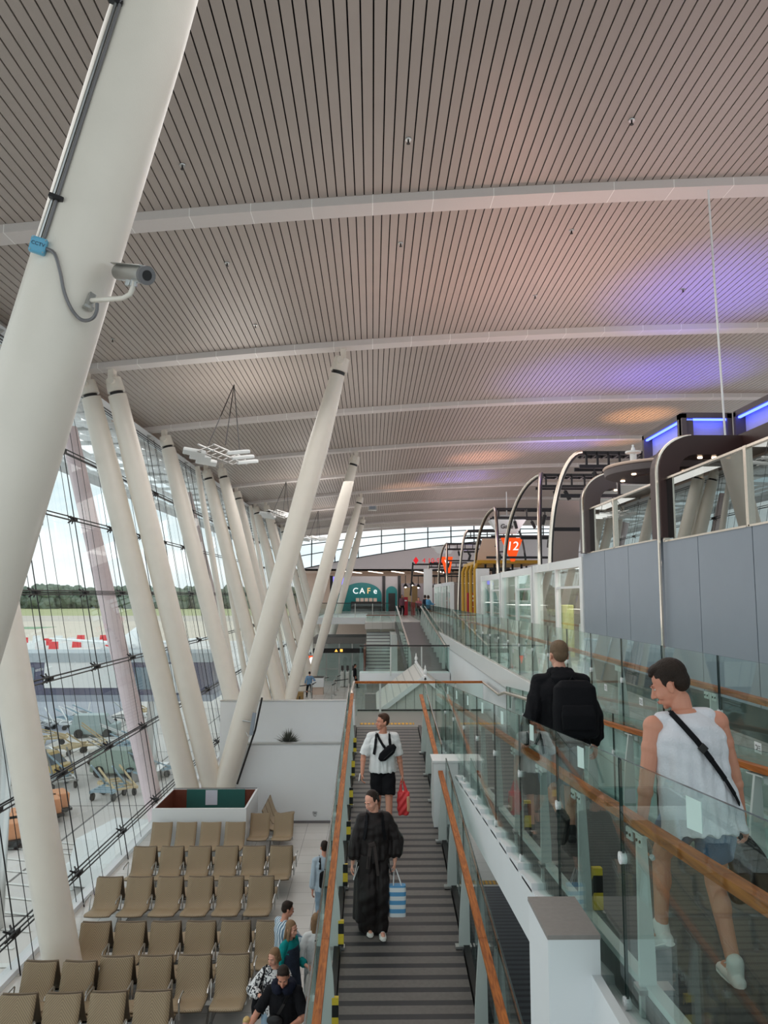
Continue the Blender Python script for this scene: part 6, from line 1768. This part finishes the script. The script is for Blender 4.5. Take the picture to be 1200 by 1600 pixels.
BLK = cloth('black_fabric', srgb(20, 20, 24)); NAVY = cloth('navy_fabric', srgb(24, 28, 44)); WHT = cloth('white_fabric', srgb(228, 230, 230))
TANK = cloth('white_ribbed_jersey', srgb(222, 222, 228), .85, .3, 90); COAT = cloth('dark_brown_satin', srgb(36, 31, 31), .45, .15, 30); GRYS = cloth('grey_short_fabric', srgb(148, 150, 158))
DENIM = cloth('denim', srgb(88, 112, 140), .85, .4, 120, .25); TEAL = cloth('teal_fabric', srgb(20, 140, 140)); JEAN = cloth('light_jeans', srgb(150, 176, 196), .85, .3, 100, .18)
WSHOE = mat('white_shoe', srgb(224, 222, 216), .5, 0, .05, 20); BSHOE = mat('black_shoe', srgb(26, 26, 28), .5, 0, .1, 20); RUB = mat('rubber_white', srgb(226, 224, 218), .6)
HB = cloth('dark_brown_hair', srgb(44, 34, 28), .5, .5, 120, .3); HM_ = cloth('brown_hair', srgb(70, 48, 36), .5, .5, 120, .3); HL = cloth('light_brown_hair', srgb(140, 110, 82), .5, .5, 120, .25); HD = cloth('sandy_hair', srgb(112, 92, 72), .5, .5, 120, .3); HBL = cloth('blond_hair', srgb(206, 176, 118), .5, .4, 120, .2)

# --- the man in the white sleeveless top on the upper ramp
y = 4.56; fz = lambda dy: zB(y + dy) - zB(y)
A_ = Person('man in a white sleeveless top and denim shorts walking away on the upper ramp', (1.885, y, zB(y)), 0, 1.78, SK2, .0055, lean=10, side=-4,
            hip=(0, -.01, .915), feet={'L': (-.15, .26, fz(.26), 4, 28), 'R': (.12, -.1, fz(-.1), -4, 0)},
            hands={'L': (-.33, .02, .80), 'R': (.3, .10, .80)}, poles={'L': (-.6, -.8, 0), 'R': (.6, -.8, 0)}, head=(58, -24, -4), curl=(42, 45), bulk=1.12, headk=1.1)
A_.fit = 1.24
A_.hair('quiff', HB); A_.top(TANK, 0, -.075, 1.14, 'sleeveless_top', straps=True, wr=.0085, flare=1.12, seed=2)
A_.bottom(DENIM, .3, 1.14, 'denim_shorts'); A_.shoes(WSHOE, RUB, 1.06)
o = prop('crossbody_strap', 'black strap slanting across the back of the white sleeveless top', 'strap', A_)
H0 = A_.P.z; q, P3 = band(o, A_, [(-.085, H0 + .3 * 1.76, 1), (-.1, H0 + .305 * 1.76, -1), (-.075, H0 + .27 * 1.76, -1), (-.02, H0 + .215 * 1.76, -1), (.05, H0 + .15 * 1.76, -1), (.115, H0 + .09 * 1.76, -1), (.165, H0 + .04 * 1.76, -1), (.19, H0 + .01 * 1.76, -1)], .032, BLK, 'webbing', .022)
b = MB(); b.box(P3[3].lerp(P3[4], .4) + Vector((0, -.008, 0)), (.045, .012, .045), 0, (0, R(45), 0), .003); b.build('buckle', M['dark_steel'], o)
o = prop('wristwatch', 'wristwatch on the left wrist of the man in the sleeveless top', 'watch', A_)
w = A_.wri['L']; t = (w - A_.elb['L']).normalized()
b = MB(); b.tube([w - t * .035, w - t * .015], .0335, 16); b.build('strap', M['steel'], o, True)
b = MB(); b.tube([w - t * .025 + Vector((-.03, 0, 0)), w - t * .025 + Vector((-.042, 0, 0))], .018, 14); b.build('dial', M['white_gloss'], o)
o = prop('water_bottle', 'clear plastic water bottle in the left hand of the man in the sleeveless top', 'bottle', A_)
c = A_.wri['L'] + t * .1 + Vector((.03, .03, 0)); dv = Vector((.35, .3, -.5)).normalized()
RM = dv.to_track_quat('Z', 'Y').to_matrix()
b = MB(); b.lathe([(.03, -.1), (.033, -.09), (.033, .05), (.03, .06), (.033, .07), (.012, .11), (.012, .13)], c, 18, 0, RM); b.build('bottle_body', glass('pet_plastic', (.88, .93, .95), .08, .6), o, True)
b = MB(); b.lathe([(.015, .128), (.015, .148)], c, 14, 0, RM); b.build('cap', M['white_gloss'], o)
o = prop('carried_bag', 'dark soft bag with dangling straps in the right hand by the sleeveless top', 'bag', A_)
c = A_.wri['R'] + Vector((.03, .03, -.13))
b = MB(); b.loft([(c + Vector((.02, 0, -.36)), .11, .05), (c + Vector((.02, 0, -.3)), .14, .07), (c + Vector((.01, 0, -.12)), .11, .06), (c + Vector((0, 0, .02)), .03, .025)], 18, 0, 2.6); shell(b, .009, 2, 'bag_body', BLK, o, lambda q: .006 * math.sin(q.z * 60 + q.x * 50))
for sx in (-.08, .0, .09):
    b = MB(); b.tube([c + Vector((sx * .2, -.04, 0)), c + Vector((sx, -.07, -.12)), c + Vector((sx * 1.3, -.07, -.28))], .009, 6); b.build('dangling_strap', BLK, o)

# --- the tall man in the black hoodie ahead of him
y = 7.55
B_ = Person('tall man in a black hoodie and grey shorts walking away on the upper ramp', (1.83, y, zB(y)), 0, 1.93, SK1, .007, lean=4,
            hip=(0, 0, 1.0), feet={'L': (-.09, -.28, fz(-.28) + .06, 2, 62), 'R': (.1, .16, fz(.16), -4, 0)}, hands={'L': (-.33, .05, .93), 'R': (.33, .05, .93)}, head=(8, -4, 0), bulk=1.16, face=True)
B_.fit = 1.22
B_.hair('short', HD); B_.top(BLK, 1.0, -.04, 1.2, 'hoodie', 1.7, hood=True, wr=.006, seed=5); B_.bottom(GRYS, .48, 1.2, 'shorts'); B_.shoes(BSHOE, mat('rubber_black', srgb(30, 30, 30), .6), 1.08)
backpack(B_, 'large black backpack worn over the black hoodie', BLK, .42, .52, .2, .02, x=.06)

# --- the woman in dark clothes coming down the near ramp
y = 9.9; fz = lambda dy: zA(y - dy) - zA(y)
C_ = Person('woman in a loose dark belted outfit and white trainers walking down the ramp', (.03, y, zA(y)), PI, 1.68, SK1, .006, True, lean=2, feet={'L': (-.09, .1, fz(.1), 6, 0), 'R': (.06, .02, fz(.02), 4, 0)},
            hands={'L': (-.25, .06, .82), 'R': (.27, .06, .80)}, poles={'L': (-.8, -.6, 0), 'R': (.8, -.6, 0)}, head=(-42, -22, 4), curl=(50, 40))
C_.fit = 1.15
C_.hair('tied', HB); C_.top(COAT, .93, -.02, 1.22, 'blouse', 2.1, .31, wr=.006, seed=8); C_.bottom(COAT, 1.06, 1.12, 'wide_trousers', .05, (1.4, 2.5), .006); C_.shoes(WSHOE, RUB)
b = MB(); k = C_.k; P = C_.P
b.loft([(P + Vector((0, 0, .085 * 1.68)), .152, .118), (P + Vector((0, 0, .105 * 1.68)), .152, .118)], 24); b.build('belt', cloth('belt_satin', srgb(62, 54, 52), .4, .1), C_.root, True)
b = MB(); b.box(P + Vector((.03, .13, .16)), (.09, .04, .06), 0, (0, R(20), 0), .012); b.bar(P + Vector((.05, .14, .15)), P + Vector((.085, .15, -.12)), .04, .012, up=(0, 1, 0)); b.bar(P + Vector((0, .14, .15)), P + Vector((-.045, .15, -.2)), .035, .012, up=(0, 1, 0)); b.build('belt_tie', MATS['belt_satin'], C_.root)
b = MB(); b.loft([(P + Vector((.09, .02, .03)), .1, .13), (P + Vector((.125, .03, -.3)), .12, .14), (P + Vector((.135, .03, -.74)), .125, .15)], 22); shell(b, .009, 2, 'hanging_panel', COAT, C_.root, lambda c: .009 * math.sin(math.atan2(c.y, c.x - .12) * 7))
o = prop('striped_bag', 'blue and white striped carrier bag held by the woman in dark clothes', 'bag', C_)
w = C_.wri['L'] + Vector((-.0, .02, -.1)); c = w + Vector((-.03, .02, -.33))
b = MB(); b.loft([(c + Vector((0, 0, -.19)), .1, .05), (c + Vector((0, 0, .1)), .105, .055), (c + Vector((0, 0, .17)), .1, .05)], 20, 0, 5); b.build('bag_body', stripes('blue_white_stripes', srgb(228, 232, 236), srgb(92, 158, 206), (0, .0, 1), .098, .5, .5, 0, noise=.05), o, 30)
for yy in (-.035, .035):
    b = MB(); b.tube([c + Vector((-.05, yy, .16)), w + Vector((-.012, 0, .02)), w + Vector((.012, 0, .02)), c + Vector((.05, yy, .16))], .006, 8); b.build('handle', M['white_gloss'], o)
o = prop('phone', 'black phone in the hand carrying the striped bag', 'phone', C_)
b = MB(); b.box(C_.wri['L'] + Vector((.055, .045, -.08)), (.012, .07, .14), 0, (R(20), R(18), 0), .004); b.build('case', M['black'], o)
b = MB(); b.box(C_.wri['L'] + Vector((.0625, .045, -.08)), (.002, .062, .13), 0, (R(20), R(18), 0)); b.build('display', M['dark_steel'], o)
o = prop('paper_slip', 'folded white paper in the other hand of the woman in dark clothes', 'paper', C_)
b = MB(); c = C_.wri['R'] + Vector((-.035, .04, -.08)); b.box(c, (.004, .09, .2), 0, (R(15), R(-14), 0)); b.box(c + Vector((-.008, .005, -.02)), (.004, .07, .16), 0, (R(18), R(-22), 0)); b.build('sheet', M['white_gloss'], o)
backpack(C_, 'black backpack hanging low behind the woman in dark clothes', BLK, .34, .4, .2, .14, True, x=-.14, tilt=8)

# --- the man in the white T-shirt behind her
y = 12.8
D_ = Person('man in a white T-shirt and black shorts looking aside on the ramp', (.17, y, zA(y)), PI, 1.83, SK2, .0065, lean=0, hip=(0, .02, .955), feet={'L': (-.1, .32, fz(.32), 2, 0), 'R': (.08, -.24, fz(-.24), 0, 42)},
            hands={'L': (-.31, .06, .86), 'R': (.33, .16, .90)}, poles={'L': (-.5, -.8, 0), 'R': (.8, -.8, 0)}, head=(-66, 0, 0), curl=(52, 50), bulk=1.1)
D_.fit = 1.2
D_.hair('short', HM_); D_.top(WHT, .5, -.03, 1.16, 't_shirt', 1.6, wr=.005, seed=4); D_.bottom(BLK, .44, 1.16, 'shorts'); D_.shoes(BSHOE, MATS['rubber_black'], 1.02)
o = prop('sling_bag', 'black sling bag across the chest of the white T-shirt', 'bag', D_)
H0 = D_.P.z; q, P3 = band(o, D_, [(.09, H0 + .3 * 1.83, 1), (.06, H0 + .265 * 1.83, 1), (.01, H0 + .22 * 1.83, 1), (-.05, H0 + .175 * 1.83, 1), (-.13, H0 + .12 * 1.83, 1)], .04, BLK, 'strap', .014)
c = (P3[3] + P3[4]) / 2 + Vector((.02, .03, 0)); MR = Matrix.Rotation(R(-48), 3, 'Y')
b = MB(); b.loft([(c + MR @ Vector((0, 0, -.17)), .03, .02, MR), (c + MR @ Vector((0, 0, -.1)), .075, .045, MR), (c + MR @ Vector((0, 0, .08)), .08, .05, MR), (c + MR @ Vector((0, 0, .17)), .035, .022, MR)], 18, 0, 3); shell(b, .008, 2, 'pouch', BLK, o)
b = MB(); b.tube([c + MR @ Vector((-.03, .05, -.1)), c + MR @ Vector((-.03, .055, .1))], .005, 6); b.build('zip', M['dark_steel'], o)
backpack(D_, 'black backpack on the man in the white T-shirt, only straps in view', BLK, .3, .42, .15)
o = prop('red_bag', 'red and pink plastic shopping bag carried by the man in the white T-shirt', 'bag', D_)
w = D_.wri['L'] + Vector((0, .02, -.1)); c = w + Vector((-.02, .02, -.32))
b = MB(); b.loft([(c + Vector((0, 0, -.2)), .085, .05), (c + Vector((0, 0, -.1)), .1, .065), (c + Vector((0, 0, .1)), .105, .06), (c + Vector((0, 0, .16)), .09, .045)], 20, 0, 3.4); shell(b, .009, 1, 'bag_body', mat('red_plastic', srgb(226, 62, 66), .4, 0, .15, 8), o, lambda q: .006 * math.sin(q.z * 46 + q.x * 60))
b = MB(); b.box(c + Vector((-.075, .02, -.02)), (.05, .115, .24), 0, (0, R(2), 0), .02); b.build('beige_print', mat('beige_print', srgb(214, 170, 136), .5), o)
for sx in (-.05, .05):
    b = MB(); b.tube([c + Vector((sx, 0, .14)), w + Vector((sx * .2, 0, .03))], [.03, .012], 10); b.build('handle', MATS['red_plastic'], o)
o = prop('phone', 'pale phone held by the man in the white T-shirt', 'phone', D_)
b = MB(); b.box(D_.wri['R'] + Vector((.045, .05, -.06)), (.012, .07, .13), 0, (R(40), R(-10), 0), .004); b.build('case', M['white_gloss'], o); b = MB(); b.box(D_.wri['R'] + Vector((.0525, .05, -.06)), (.002, .06, .12), 0, (R(40), R(-10), 0)); b.build('display', M['steel'], o)

# --- the group walking beside the seats


def ground(px, py, d): p = at(px, py, d=d); p.z = 0; return p


p = ground(444, 1560, 10.85)
E_ = Person('man in a black T-shirt with a travel pillow round his neck looking at a phone', p, R(176), 1.76, SK2, .007, lean=4, feet={'L': (-.1, .1, 0, 4, 0), 'R': (.1, -.1, 0, -4, 20)}, hands={'L': (-.1, .3, 1.06), 'R': (.46, .22, .93)}, poles={'L': (-1, -.3, -.4), 'R': (.5, -.8, 0)}, head=(4, -26, 0), curl=(55, 40), bulk=1.05)
E_.fit = 1.15; E_.hair('short', HB); E_.top(BLK, .48, -.05, 1.14, 't_shirt', 1.5, seed=9); E_.bottom(NAVY, .97, 1.1); E_.shoes(BSHOE, RUB)
o = prop('neck_pillow', 'dark navy travel pillow round the neck of the man in black', 'pillow', E_)
b = MB()
for a in range(-60, 241, 20):
    c = E_.neck + Vector((.115 * math.cos(R(a)) * -1, -.115 * math.sin(R(a)) + .0, .03 - .02 * (1 if -30 < a < 210 else 2.2))); b.ell(c, Vector((.058, .058, .062)))
shell(b, .009, 3, 'cushion', NAVY, o)
b = MB(); b.tube([E_.neck + Vector((.06, .16, -.05)), E_.neck + Vector((0, .17, -.08)), E_.neck + Vector((-.06, .16, -.05))], .008, 8); b.build('toggle_cord', BLK, o)
o = prop('phone', 'dark phone the man with the travel pillow is looking at', 'phone', E_)
b = MB(); b.box(E_.wri['L'] + Vector((.055, .06, .01)), (.075, .14, .01), 0, (R(30), 0, R(-30)), .003); b.build('case', M['black'], o); b = MB(); b.box(E_.wri['L'] + Vector((.055, .058, .017)), (.066, .13, .002), 0, (R(30), 0, R(-30))); b.build('display', M['dark_steel'], o)
o = prop('waist_bag', 'black bag slung across the front of the man with the travel pillow', 'bag', E_)
q, P3 = band(o, E_, [(-.1, E_.P.z + .29 * 1.76, 1), (-.03, E_.P.z + .22 * 1.76, 1), (.05, E_.P.z + .14 * 1.76, 1), (.13, E_.P.z + .06 * 1.76, 1)], .035, M['black'], 'strap', .014)
b = MB(); c = P3[2].lerp(P3[3], .5) + Vector((0, .03, 0)); b.ell(c, (.11, .045, .07)); shell(b, .009, 2, 'pouch', M['black'], o)
p = ground(430, 1545, 11.5)
F_ = Person('woman in a black and white patterned shirt and pale jeans behind the man in black', p, R(170), 1.66, SK1, .008, True, feet={'L': (-.08, -.08, 0, 0, 15), 'R': (.08, .1, 0, 0, 0)}, hands={'L': (-.08, .24, 1.05), 'R': (.12, .26, 1.1)}, poles={'L': (-1, -.4, -.3), 'R': (1, -.4, -.3)}, head=(-24, -12, 0))
PAT = new_mat('patterned_fabric')
nt = PAT[1]; bb = N(nt, 'ShaderNodeBsdfPrincipled'); bb.inputs['Roughness'].default_value = .8; tcn = N(nt, 'ShaderNodeTexCoord'); vo = N(nt, 'ShaderNodeTexNoise'); vo.inputs['Scale'].default_value = 17; vo.inputs['Distortion'].default_value = 1.5; crp = N(nt, 'ShaderNodeValToRGB'); crp.color_ramp.interpolation = 'CONSTANT'; crp.color_ramp.elements[0].color = (*srgb(40, 42, 48), 1); crp.color_ramp.elements[1].color = (*srgb(222, 222, 222), 1); crp.color_ramp.elements[1].position = .48
nt.links.new(tcn.outputs['Object'], vo.inputs['Vector']); nt.links.new(vo.outputs['Fac'], crp.inputs[0]); nt.links.new(crp.outputs[0], bb.inputs['Base Color']); nt.links.new(bb.outputs[0], PAT[2].inputs[0])
F_.fit = 1.15; F_.hair('bob', HL); F_.top(PAT[0], .9, -.06, 1.2, 'patterned_shirt', 1.7, seed=6); F_.bottom(JEAN, .97, 1.15, 'jeans', .04, (1.5, 1.5)); F_.shoes(WSHOE, RUB)
o = prop('shoulder_bag', 'black shoulder bag hanging on the woman in the patterned shirt', 'bag', F_)
b = MB(); c = F_.P + Vector((.24, .03, .02)); b.loft([(c + Vector((0, 0, -.16)), .06, .13), (c, .075, .15), (c + Vector((0, 0, .13)), .05, .12)], 18, 0, 3); shell(b, .01, 2, 'bag_body', BLK, o)
b = MB(); b.tube([c + Vector((0, .1, .12)), F_.sh['R'] + Vector((.0, .09, .0)), F_.sh['R'] + Vector((-.02, 0, .085)), F_.sh['R'] + Vector((.0, -.09, .0)), c + Vector((0, -.1, .12))], .012, 8); b.build('strap', BLK, o)
p = ground(452, 1480, 12.4)
G_ = Person('woman with long fair-brown hair and teal sleeves facing right in the walking group', p, R(-118), 1.66, SK1, .008, True, feet={'L': (-.07, .1, 0, 0, 0), 'R': (.08, -.1, 0, 0, 18)}, hands={'L': (-.12, .26, .98), 'R': (.26, .12, .84)}, head=(-6, -8, 0))
G_.fit = 1.15; G_.hair('long', HL); G_.top(TEAL, .9, -.03, 1.14, 'teal_top', 1.5, seed=7)
b = MB(); P = G_.P
b.loft([(P + Vector((0, 0, -.62)), .23, .19), (P + Vector((0, 0, -.2)), .225, .185), (P + Vector((0, 0, .1)), .185, .15), (P + Vector((0, .0, .3)), .192, .145), (P + Vector((0, 0, .4)), .165, .125)], 24); shell(b, .01, 2, 'dark_pinafore', cloth('dark_pattern', srgb(50, 58, 74), .8, .4, 60, .5), G_.root)
G_.shoes(WSHOE, RUB)
o = prop('handbag', 'pale grey handbag on the arm of the woman with teal sleeves', 'bag', G_)
c = G_.P + Vector((.02, .42, -.02))
b = MB(); b.loft([(c + Vector((0, 0, -.13)), .15, .05), (c + Vector((0, 0, .1)), .11, .04), (c + Vector((0, 0, .13)), .1, .03)], 20, 0, 5); b.build('bag_body', mat('grey_leather', srgb(176, 172, 166), .5), o, 30)
b = MB(); b.tube([c + Vector((-.07, 0, .12)), c + Vector((-.05, -.02, .26)), c + Vector((.04, -.03, .27)), c + Vector((.07, 0, .12))], .009, 8); b.build('handle', MATS['grey_leather'], o)
p = ground(444, 1465, 13.0)
STR = stripes('blue_striped_cotton', srgb(206, 216, 222), srgb(92, 122, 146), (1, .0, 0), .05, .5, .8, 0, noise=.1)
H_ = Person('dark-haired person in a blue and white striped shirt at the head of the group', p, R(-55), 1.7, SK2, .009, feet={'L': (-.08, .12, 0, 0, 0), 'R': (.09, -.1, 0, 0, 15)}, hands={'L': (-.14, .28, 1.0), 'R': (.1, .34, 1.08)}, poles={'L': (-1, -.4, -.3), 'R': (1, -.5, -.3)}, head=(-10, -14, 0))
H_.fit = 1.15; H_.hair('short', HB); H_.top(STR, .7, -.08, 1.24, 'striped_shirt', 1.8, seed=3); H_.bottom(NAVY, .97, 1.1); H_.shoes(BSHOE, RUB)
o = prop('pink_pouch', 'small pink pouch in the hands of the striped-shirt person', 'pouch', H_)
b = MB(); c = H_.wri['R'] + Vector((-.03, .08, .0)); b.ell(c, (.07, .04, .05)); shell(b, .008, 2, 'pouch_body', cloth('pink_fabric', srgb(196, 120, 140)), o); b = MB(); b.tube([c + Vector((-.06, 0, .03)), c + Vector((.06, 0, .035))], .005, 6); b.build('zip', M['steel'], o)
p = ground(386, 1596, 10.75)
I_ = Person('fair-haired child at the bottom edge beside the man with the travel pillow', p, R(170), 1.12, SK1, .009, True, head=(0, -8, 0)); I_.fit = 1.1
I_.hair('short', HBL); I_.top(cloth('pale_stripe', srgb(196, 190, 180)), .5, -.04, 1.1, 't_shirt', 1.4); I_.bottom(NAVY, .9, 1.1); I_.shoes(WSHOE, RUB)
p = ground(507, 1360, 15.9)
J_ = Person('person in a light blue shirt half hidden behind the left ramp balustrade', p, R(10), 1.75, SK2, .01, feet={'L': (-.09, .1, 0, 0, 0), 'R': (.09, -.1, 0, 0, 15)}); J_.fit = 1.15
J_.hair('short', HB); J_.top(cloth('light_blue_shirt', srgb(176, 192, 204)), .95, -.06, 1.18, 'shirt', 1.6); J_.bottom(JEAN, .97, 1.12); J_.shoes(WSHOE, RUB)
backpack(J_, 'dark backpack on the light blue shirt beyond the balustrade', BLK, .26, .3, .12, .1)
p = ground(494, 1465, 12.7)
K_ = Person('woman in a white blouse and white trousers beyond the left ramp balustrade', p, R(12), 1.64, SK1, .009, True, hands={'L': (-.26, .1, .92), 'R': (.22, .03, .8)}); K_.fit = 1.12
K_.hair('long', HL); K_.top(WHT, .6, -.03, 1.18, 'blouse', 1.7); K_.bottom(WHT, .97, 1.15); K_.shoes(WSHOE, RUB)
o = prop('handbag', 'dark grey handbag on the arm of the woman in white', 'bag', K_)
c = K_.wri['L'] + Vector((-.03, .03, -.16)); b = MB(); b.loft([(c + Vector((0, 0, -.1)), .06, .15), (c + Vector((0, 0, .08)), .04, .11)], 18, 0, 5); b.build('bag_body', mat('charcoal_leather', srgb(62, 64, 70), .5), o, 30)
b = MB(); b.tube([c + Vector((0, -.06, .07)), c + Vector((.02, -.03, .18)), c + Vector((.02, .03, .18)), c + Vector((0, .06, .07))], .008, 8); b.build('handle', MATS['charcoal_leather'], o)

# --- small figures far away


def far(label, px, d, zf, H, rz, topm, botm, hairm, hs='short', female=False, sleeve=.9, **kw):
    p = at(px, 930, d=d); p.z = zf
    q = Person(label, p, R(rz), H, SK2, .016, female, face=False, **kw); q.fit = 1.1
    q.hair(hs, hairm); q.top(topm, sleeve, -.05, 1.12, 'jacket', 1.3); q.bottom(botm, .97, 1.1); q.shoes(BSHOE, BSHOE)
    return q


far('distant person in a blue shirt and dark trousers standing on the far lower floor', 485, 51.0, 0, 1.66, 10, cloth('mid_blue_shirt', srgb(112, 146, 176)), BLK, HB, feet={'L': (-.16, .05, 0, 20, 0), 'R': (.14, -.05, 0, -15, 0)}, hands={'L': (-.3, -.05, .85), 'R': (.3, .18, 1.05)})
far('distant dark-dressed person walking by the pale barrier gates', 555, 56, 0, 1.7, -80, BLK, BLK, HB, feet={'L': (-.06, .2, 0, 0, 0), 'R': (.08, -.2, 0, 0, 25)})
far('distant person in a pale blue top behind the far white desk', 483, 55.6, 0, 1.6, 160, cloth('pale_blue_top', srgb(150, 186, 206)), NAVY, HB)
far('distant person in dark clothes walking on the upper floor near the wooden doors', 628, 62, UPZ, 1.7, 200, cloth('mauve_top', srgb(120, 80, 92)), BLK, HB, 'long', True)
far('distant bare-armed person beyond the far ramp top, left of the blue-clad pair', 654, 56, UPZ - .1, 1.6, 180, cloth('rose_top', srgb(176, 104, 110)), NAVY, HM_)
far('distant woman in a light blue top leaning at the upper railing', 669, 50, UPZ, 1.66, -60, cloth('sky_top', srgb(90, 150, 190)), NAVY, HB, 'bob', True, hands={'L': (-.1, .4, 1.05), 'R': (.12, .4, 1.05)})
far('distant dark-haired person just behind the woman in light blue at the railing', 664, 51, UPZ, 1.68, -60, NAVY, NAVY, HB, 'bob', True)
SKY = .95; EXPO = .62
def LIGHTS():
    # up-lights: hanging rigs near the glass, followed by added ceiling fill
    for y, p in ((24.5, 45), (45.5, 50), (62, 50)):
        area('floodlight_glow', (-4.0, y, EYE + 4.6), (2.5, 3.4), p, (1, .95, .9), (PI, 0, 0))
    for y in (9, 19, 29, 40, 52, 64, 76):
        area('ceiling_fill', (8.5, y, EYE + 2.2), (5, 5), 105, (1, .78, .8), (PI, 0, 0))  # added pinkish fill for the ceiling above the shops, no fixture modelled
    for y in (14, 26, 40, 54, 68):
        area('hall_ceiling_fill', (1.0, y, EYE - .5), (1.5, 5), 46, (1, .92, .88), (PI, 0, 0))  # added fill floating in mid-hall to brighten the slats
    for (px, py, pw, col, ang) in ((1120, 455, 700, (.14, .12, 1), 34), (1065, 585, 700, (.14, .12, 1), 32), (905, 590, 420, (.24, .2, 1), 36), (880, 690, 520, (.3, .26, 1), 34), (720, 745, 620, (.22, .18, 1), 34), (1000, 650, 620, (1, .5, .2), 20), (960, 690, 300, (1, .5, .2), 18), (755, 715, 420, (1, .45, .26), 26), (640, 760, 260, (1, .6, .4), 28), (820, 420, 200, (1, .6, .5), 60)):
        h = ceil_hit(px, py); spot('show_light', (h.x + .4, h.y + .3, EYE + 2.4), h, pw * 1.9, col, ang * 2.0, 1.0)
    for y in (12, 18.5, 23.6, 28.8): area('shop_glow', (5.6, y, EYE + .55), (1.2, 3), 26, (1, .9, .8), (0, 0, 0))
    # added soft fill from above for seats, floor and ramps, without any fixtures
    for y in (9, 17, 25.5, 36, 47, 60): area('floor_fill', (-3.4, y, EYE + 5.6), (6, 6), 125, (1, .97, .94), (0, 0, 0))
    for y in (6, 14, 24, 36, 50): area('ramp_fill', (2.6, y, EYE + 6.2), (5, 6), 75, (1, .96, .93), (0, 0, 0))
    area('end_wall_fill', (4, 76, EYE + 2.2), (14, 2), 130, (1, .93, .92), (R(75), 0, 0))  # added fill to lighten the far fascia, no lamp there
# ------------------------------------------------------------------ sky, light, colour
w = bpy.data.worlds.new('world'); SC.world = w; w.use_nodes = True
nt = w.node_tree; nt.nodes.clear()
out = nt.nodes.new('ShaderNodeOutputWorld'); bg = nt.nodes.new('ShaderNodeBackground')
tc = nt.nodes.new('ShaderNodeTexCoord'); sp = nt.nodes.new('ShaderNodeSeparateXYZ'); nt.links.new(tc.outputs['Generated'], sp.inputs[0])
mp = nt.nodes.new('ShaderNodeMapping'); mp.inputs['Scale'].default_value = (2.2, 2.2, 7)
nz = nt.nodes.new('ShaderNodeTexNoise'); nz.inputs['Scale'].default_value = 1.6; nz.inputs['Detail'].default_value = 7; nz.inputs['Roughness'].default_value = .55
nt.links.new(tc.outputs['Generated'], mp.inputs[0]); nt.links.new(mp.outputs[0], nz.inputs['Vector'])
cr = nt.nodes.new('ShaderNodeValToRGB')
cr.color_ramp.elements[0].position = .34; cr.color_ramp.elements[0].color = (*srgb(186, 210, 218), 1)
cr.color_ramp.elements[1].position = .62; cr.color_ramp.elements[1].color = (*srgb(240, 245, 245), 1)
nt.links.new(nz.outputs['Fac'], cr.inputs[0]); nt.links.new(cr.outputs[0], bg.inputs[0])
bg.inputs[1].default_value = SKY
nt.links.new(bg.outputs[0], out.inputs[0])


def area(name, loc, size, power, col, rot, spread=180):
    l = bpy.data.lights.new(name, 'AREA'); l.shape = 'RECTANGLE'; l.size, l.size_y = size; l.energy = power; l.color = col; l.spread = R(spread)
    o = bpy.data.objects.new(name, l); COL.objects.link(o); o.location = loc; o.rotation_euler = rot
    return o


def spot(name, loc, tgt, power, col, ang, blend=.9, rad=.15):
    l = bpy.data.lights.new(name, 'SPOT'); l.energy = power; l.color = col; l.spot_size = R(ang); l.spot_blend = blend; l.shadow_soft_size = rad
    o = bpy.data.objects.new(name, l); COL.objects.link(o); o.location = loc
    o.rotation_euler = (Vector(tgt) - Vector(loc)).to_track_quat('-Z', 'Y').to_euler()
    return o


LIGHTS()
SC.view_settings.view_transform = 'Standard'; SC.view_settings.look = 'None'; SC.view_settings.gamma = 1
SC.view_settings.exposure = EXPO; SC.view_settings.use_curve_mapping = False
SC.cycles.use_denoising = True; SC.cycles.max_bounces = 14; SC.cycles.transparent_max_bounces = 32; SC.cycles.diffuse_bounces = 5; SC.cycles.glossy_bounces = 5
SC.cycles.sample_clamp_indirect = 6
SC.cycles.caustics_reflective = False; SC.cycles.caustics_refractive = False
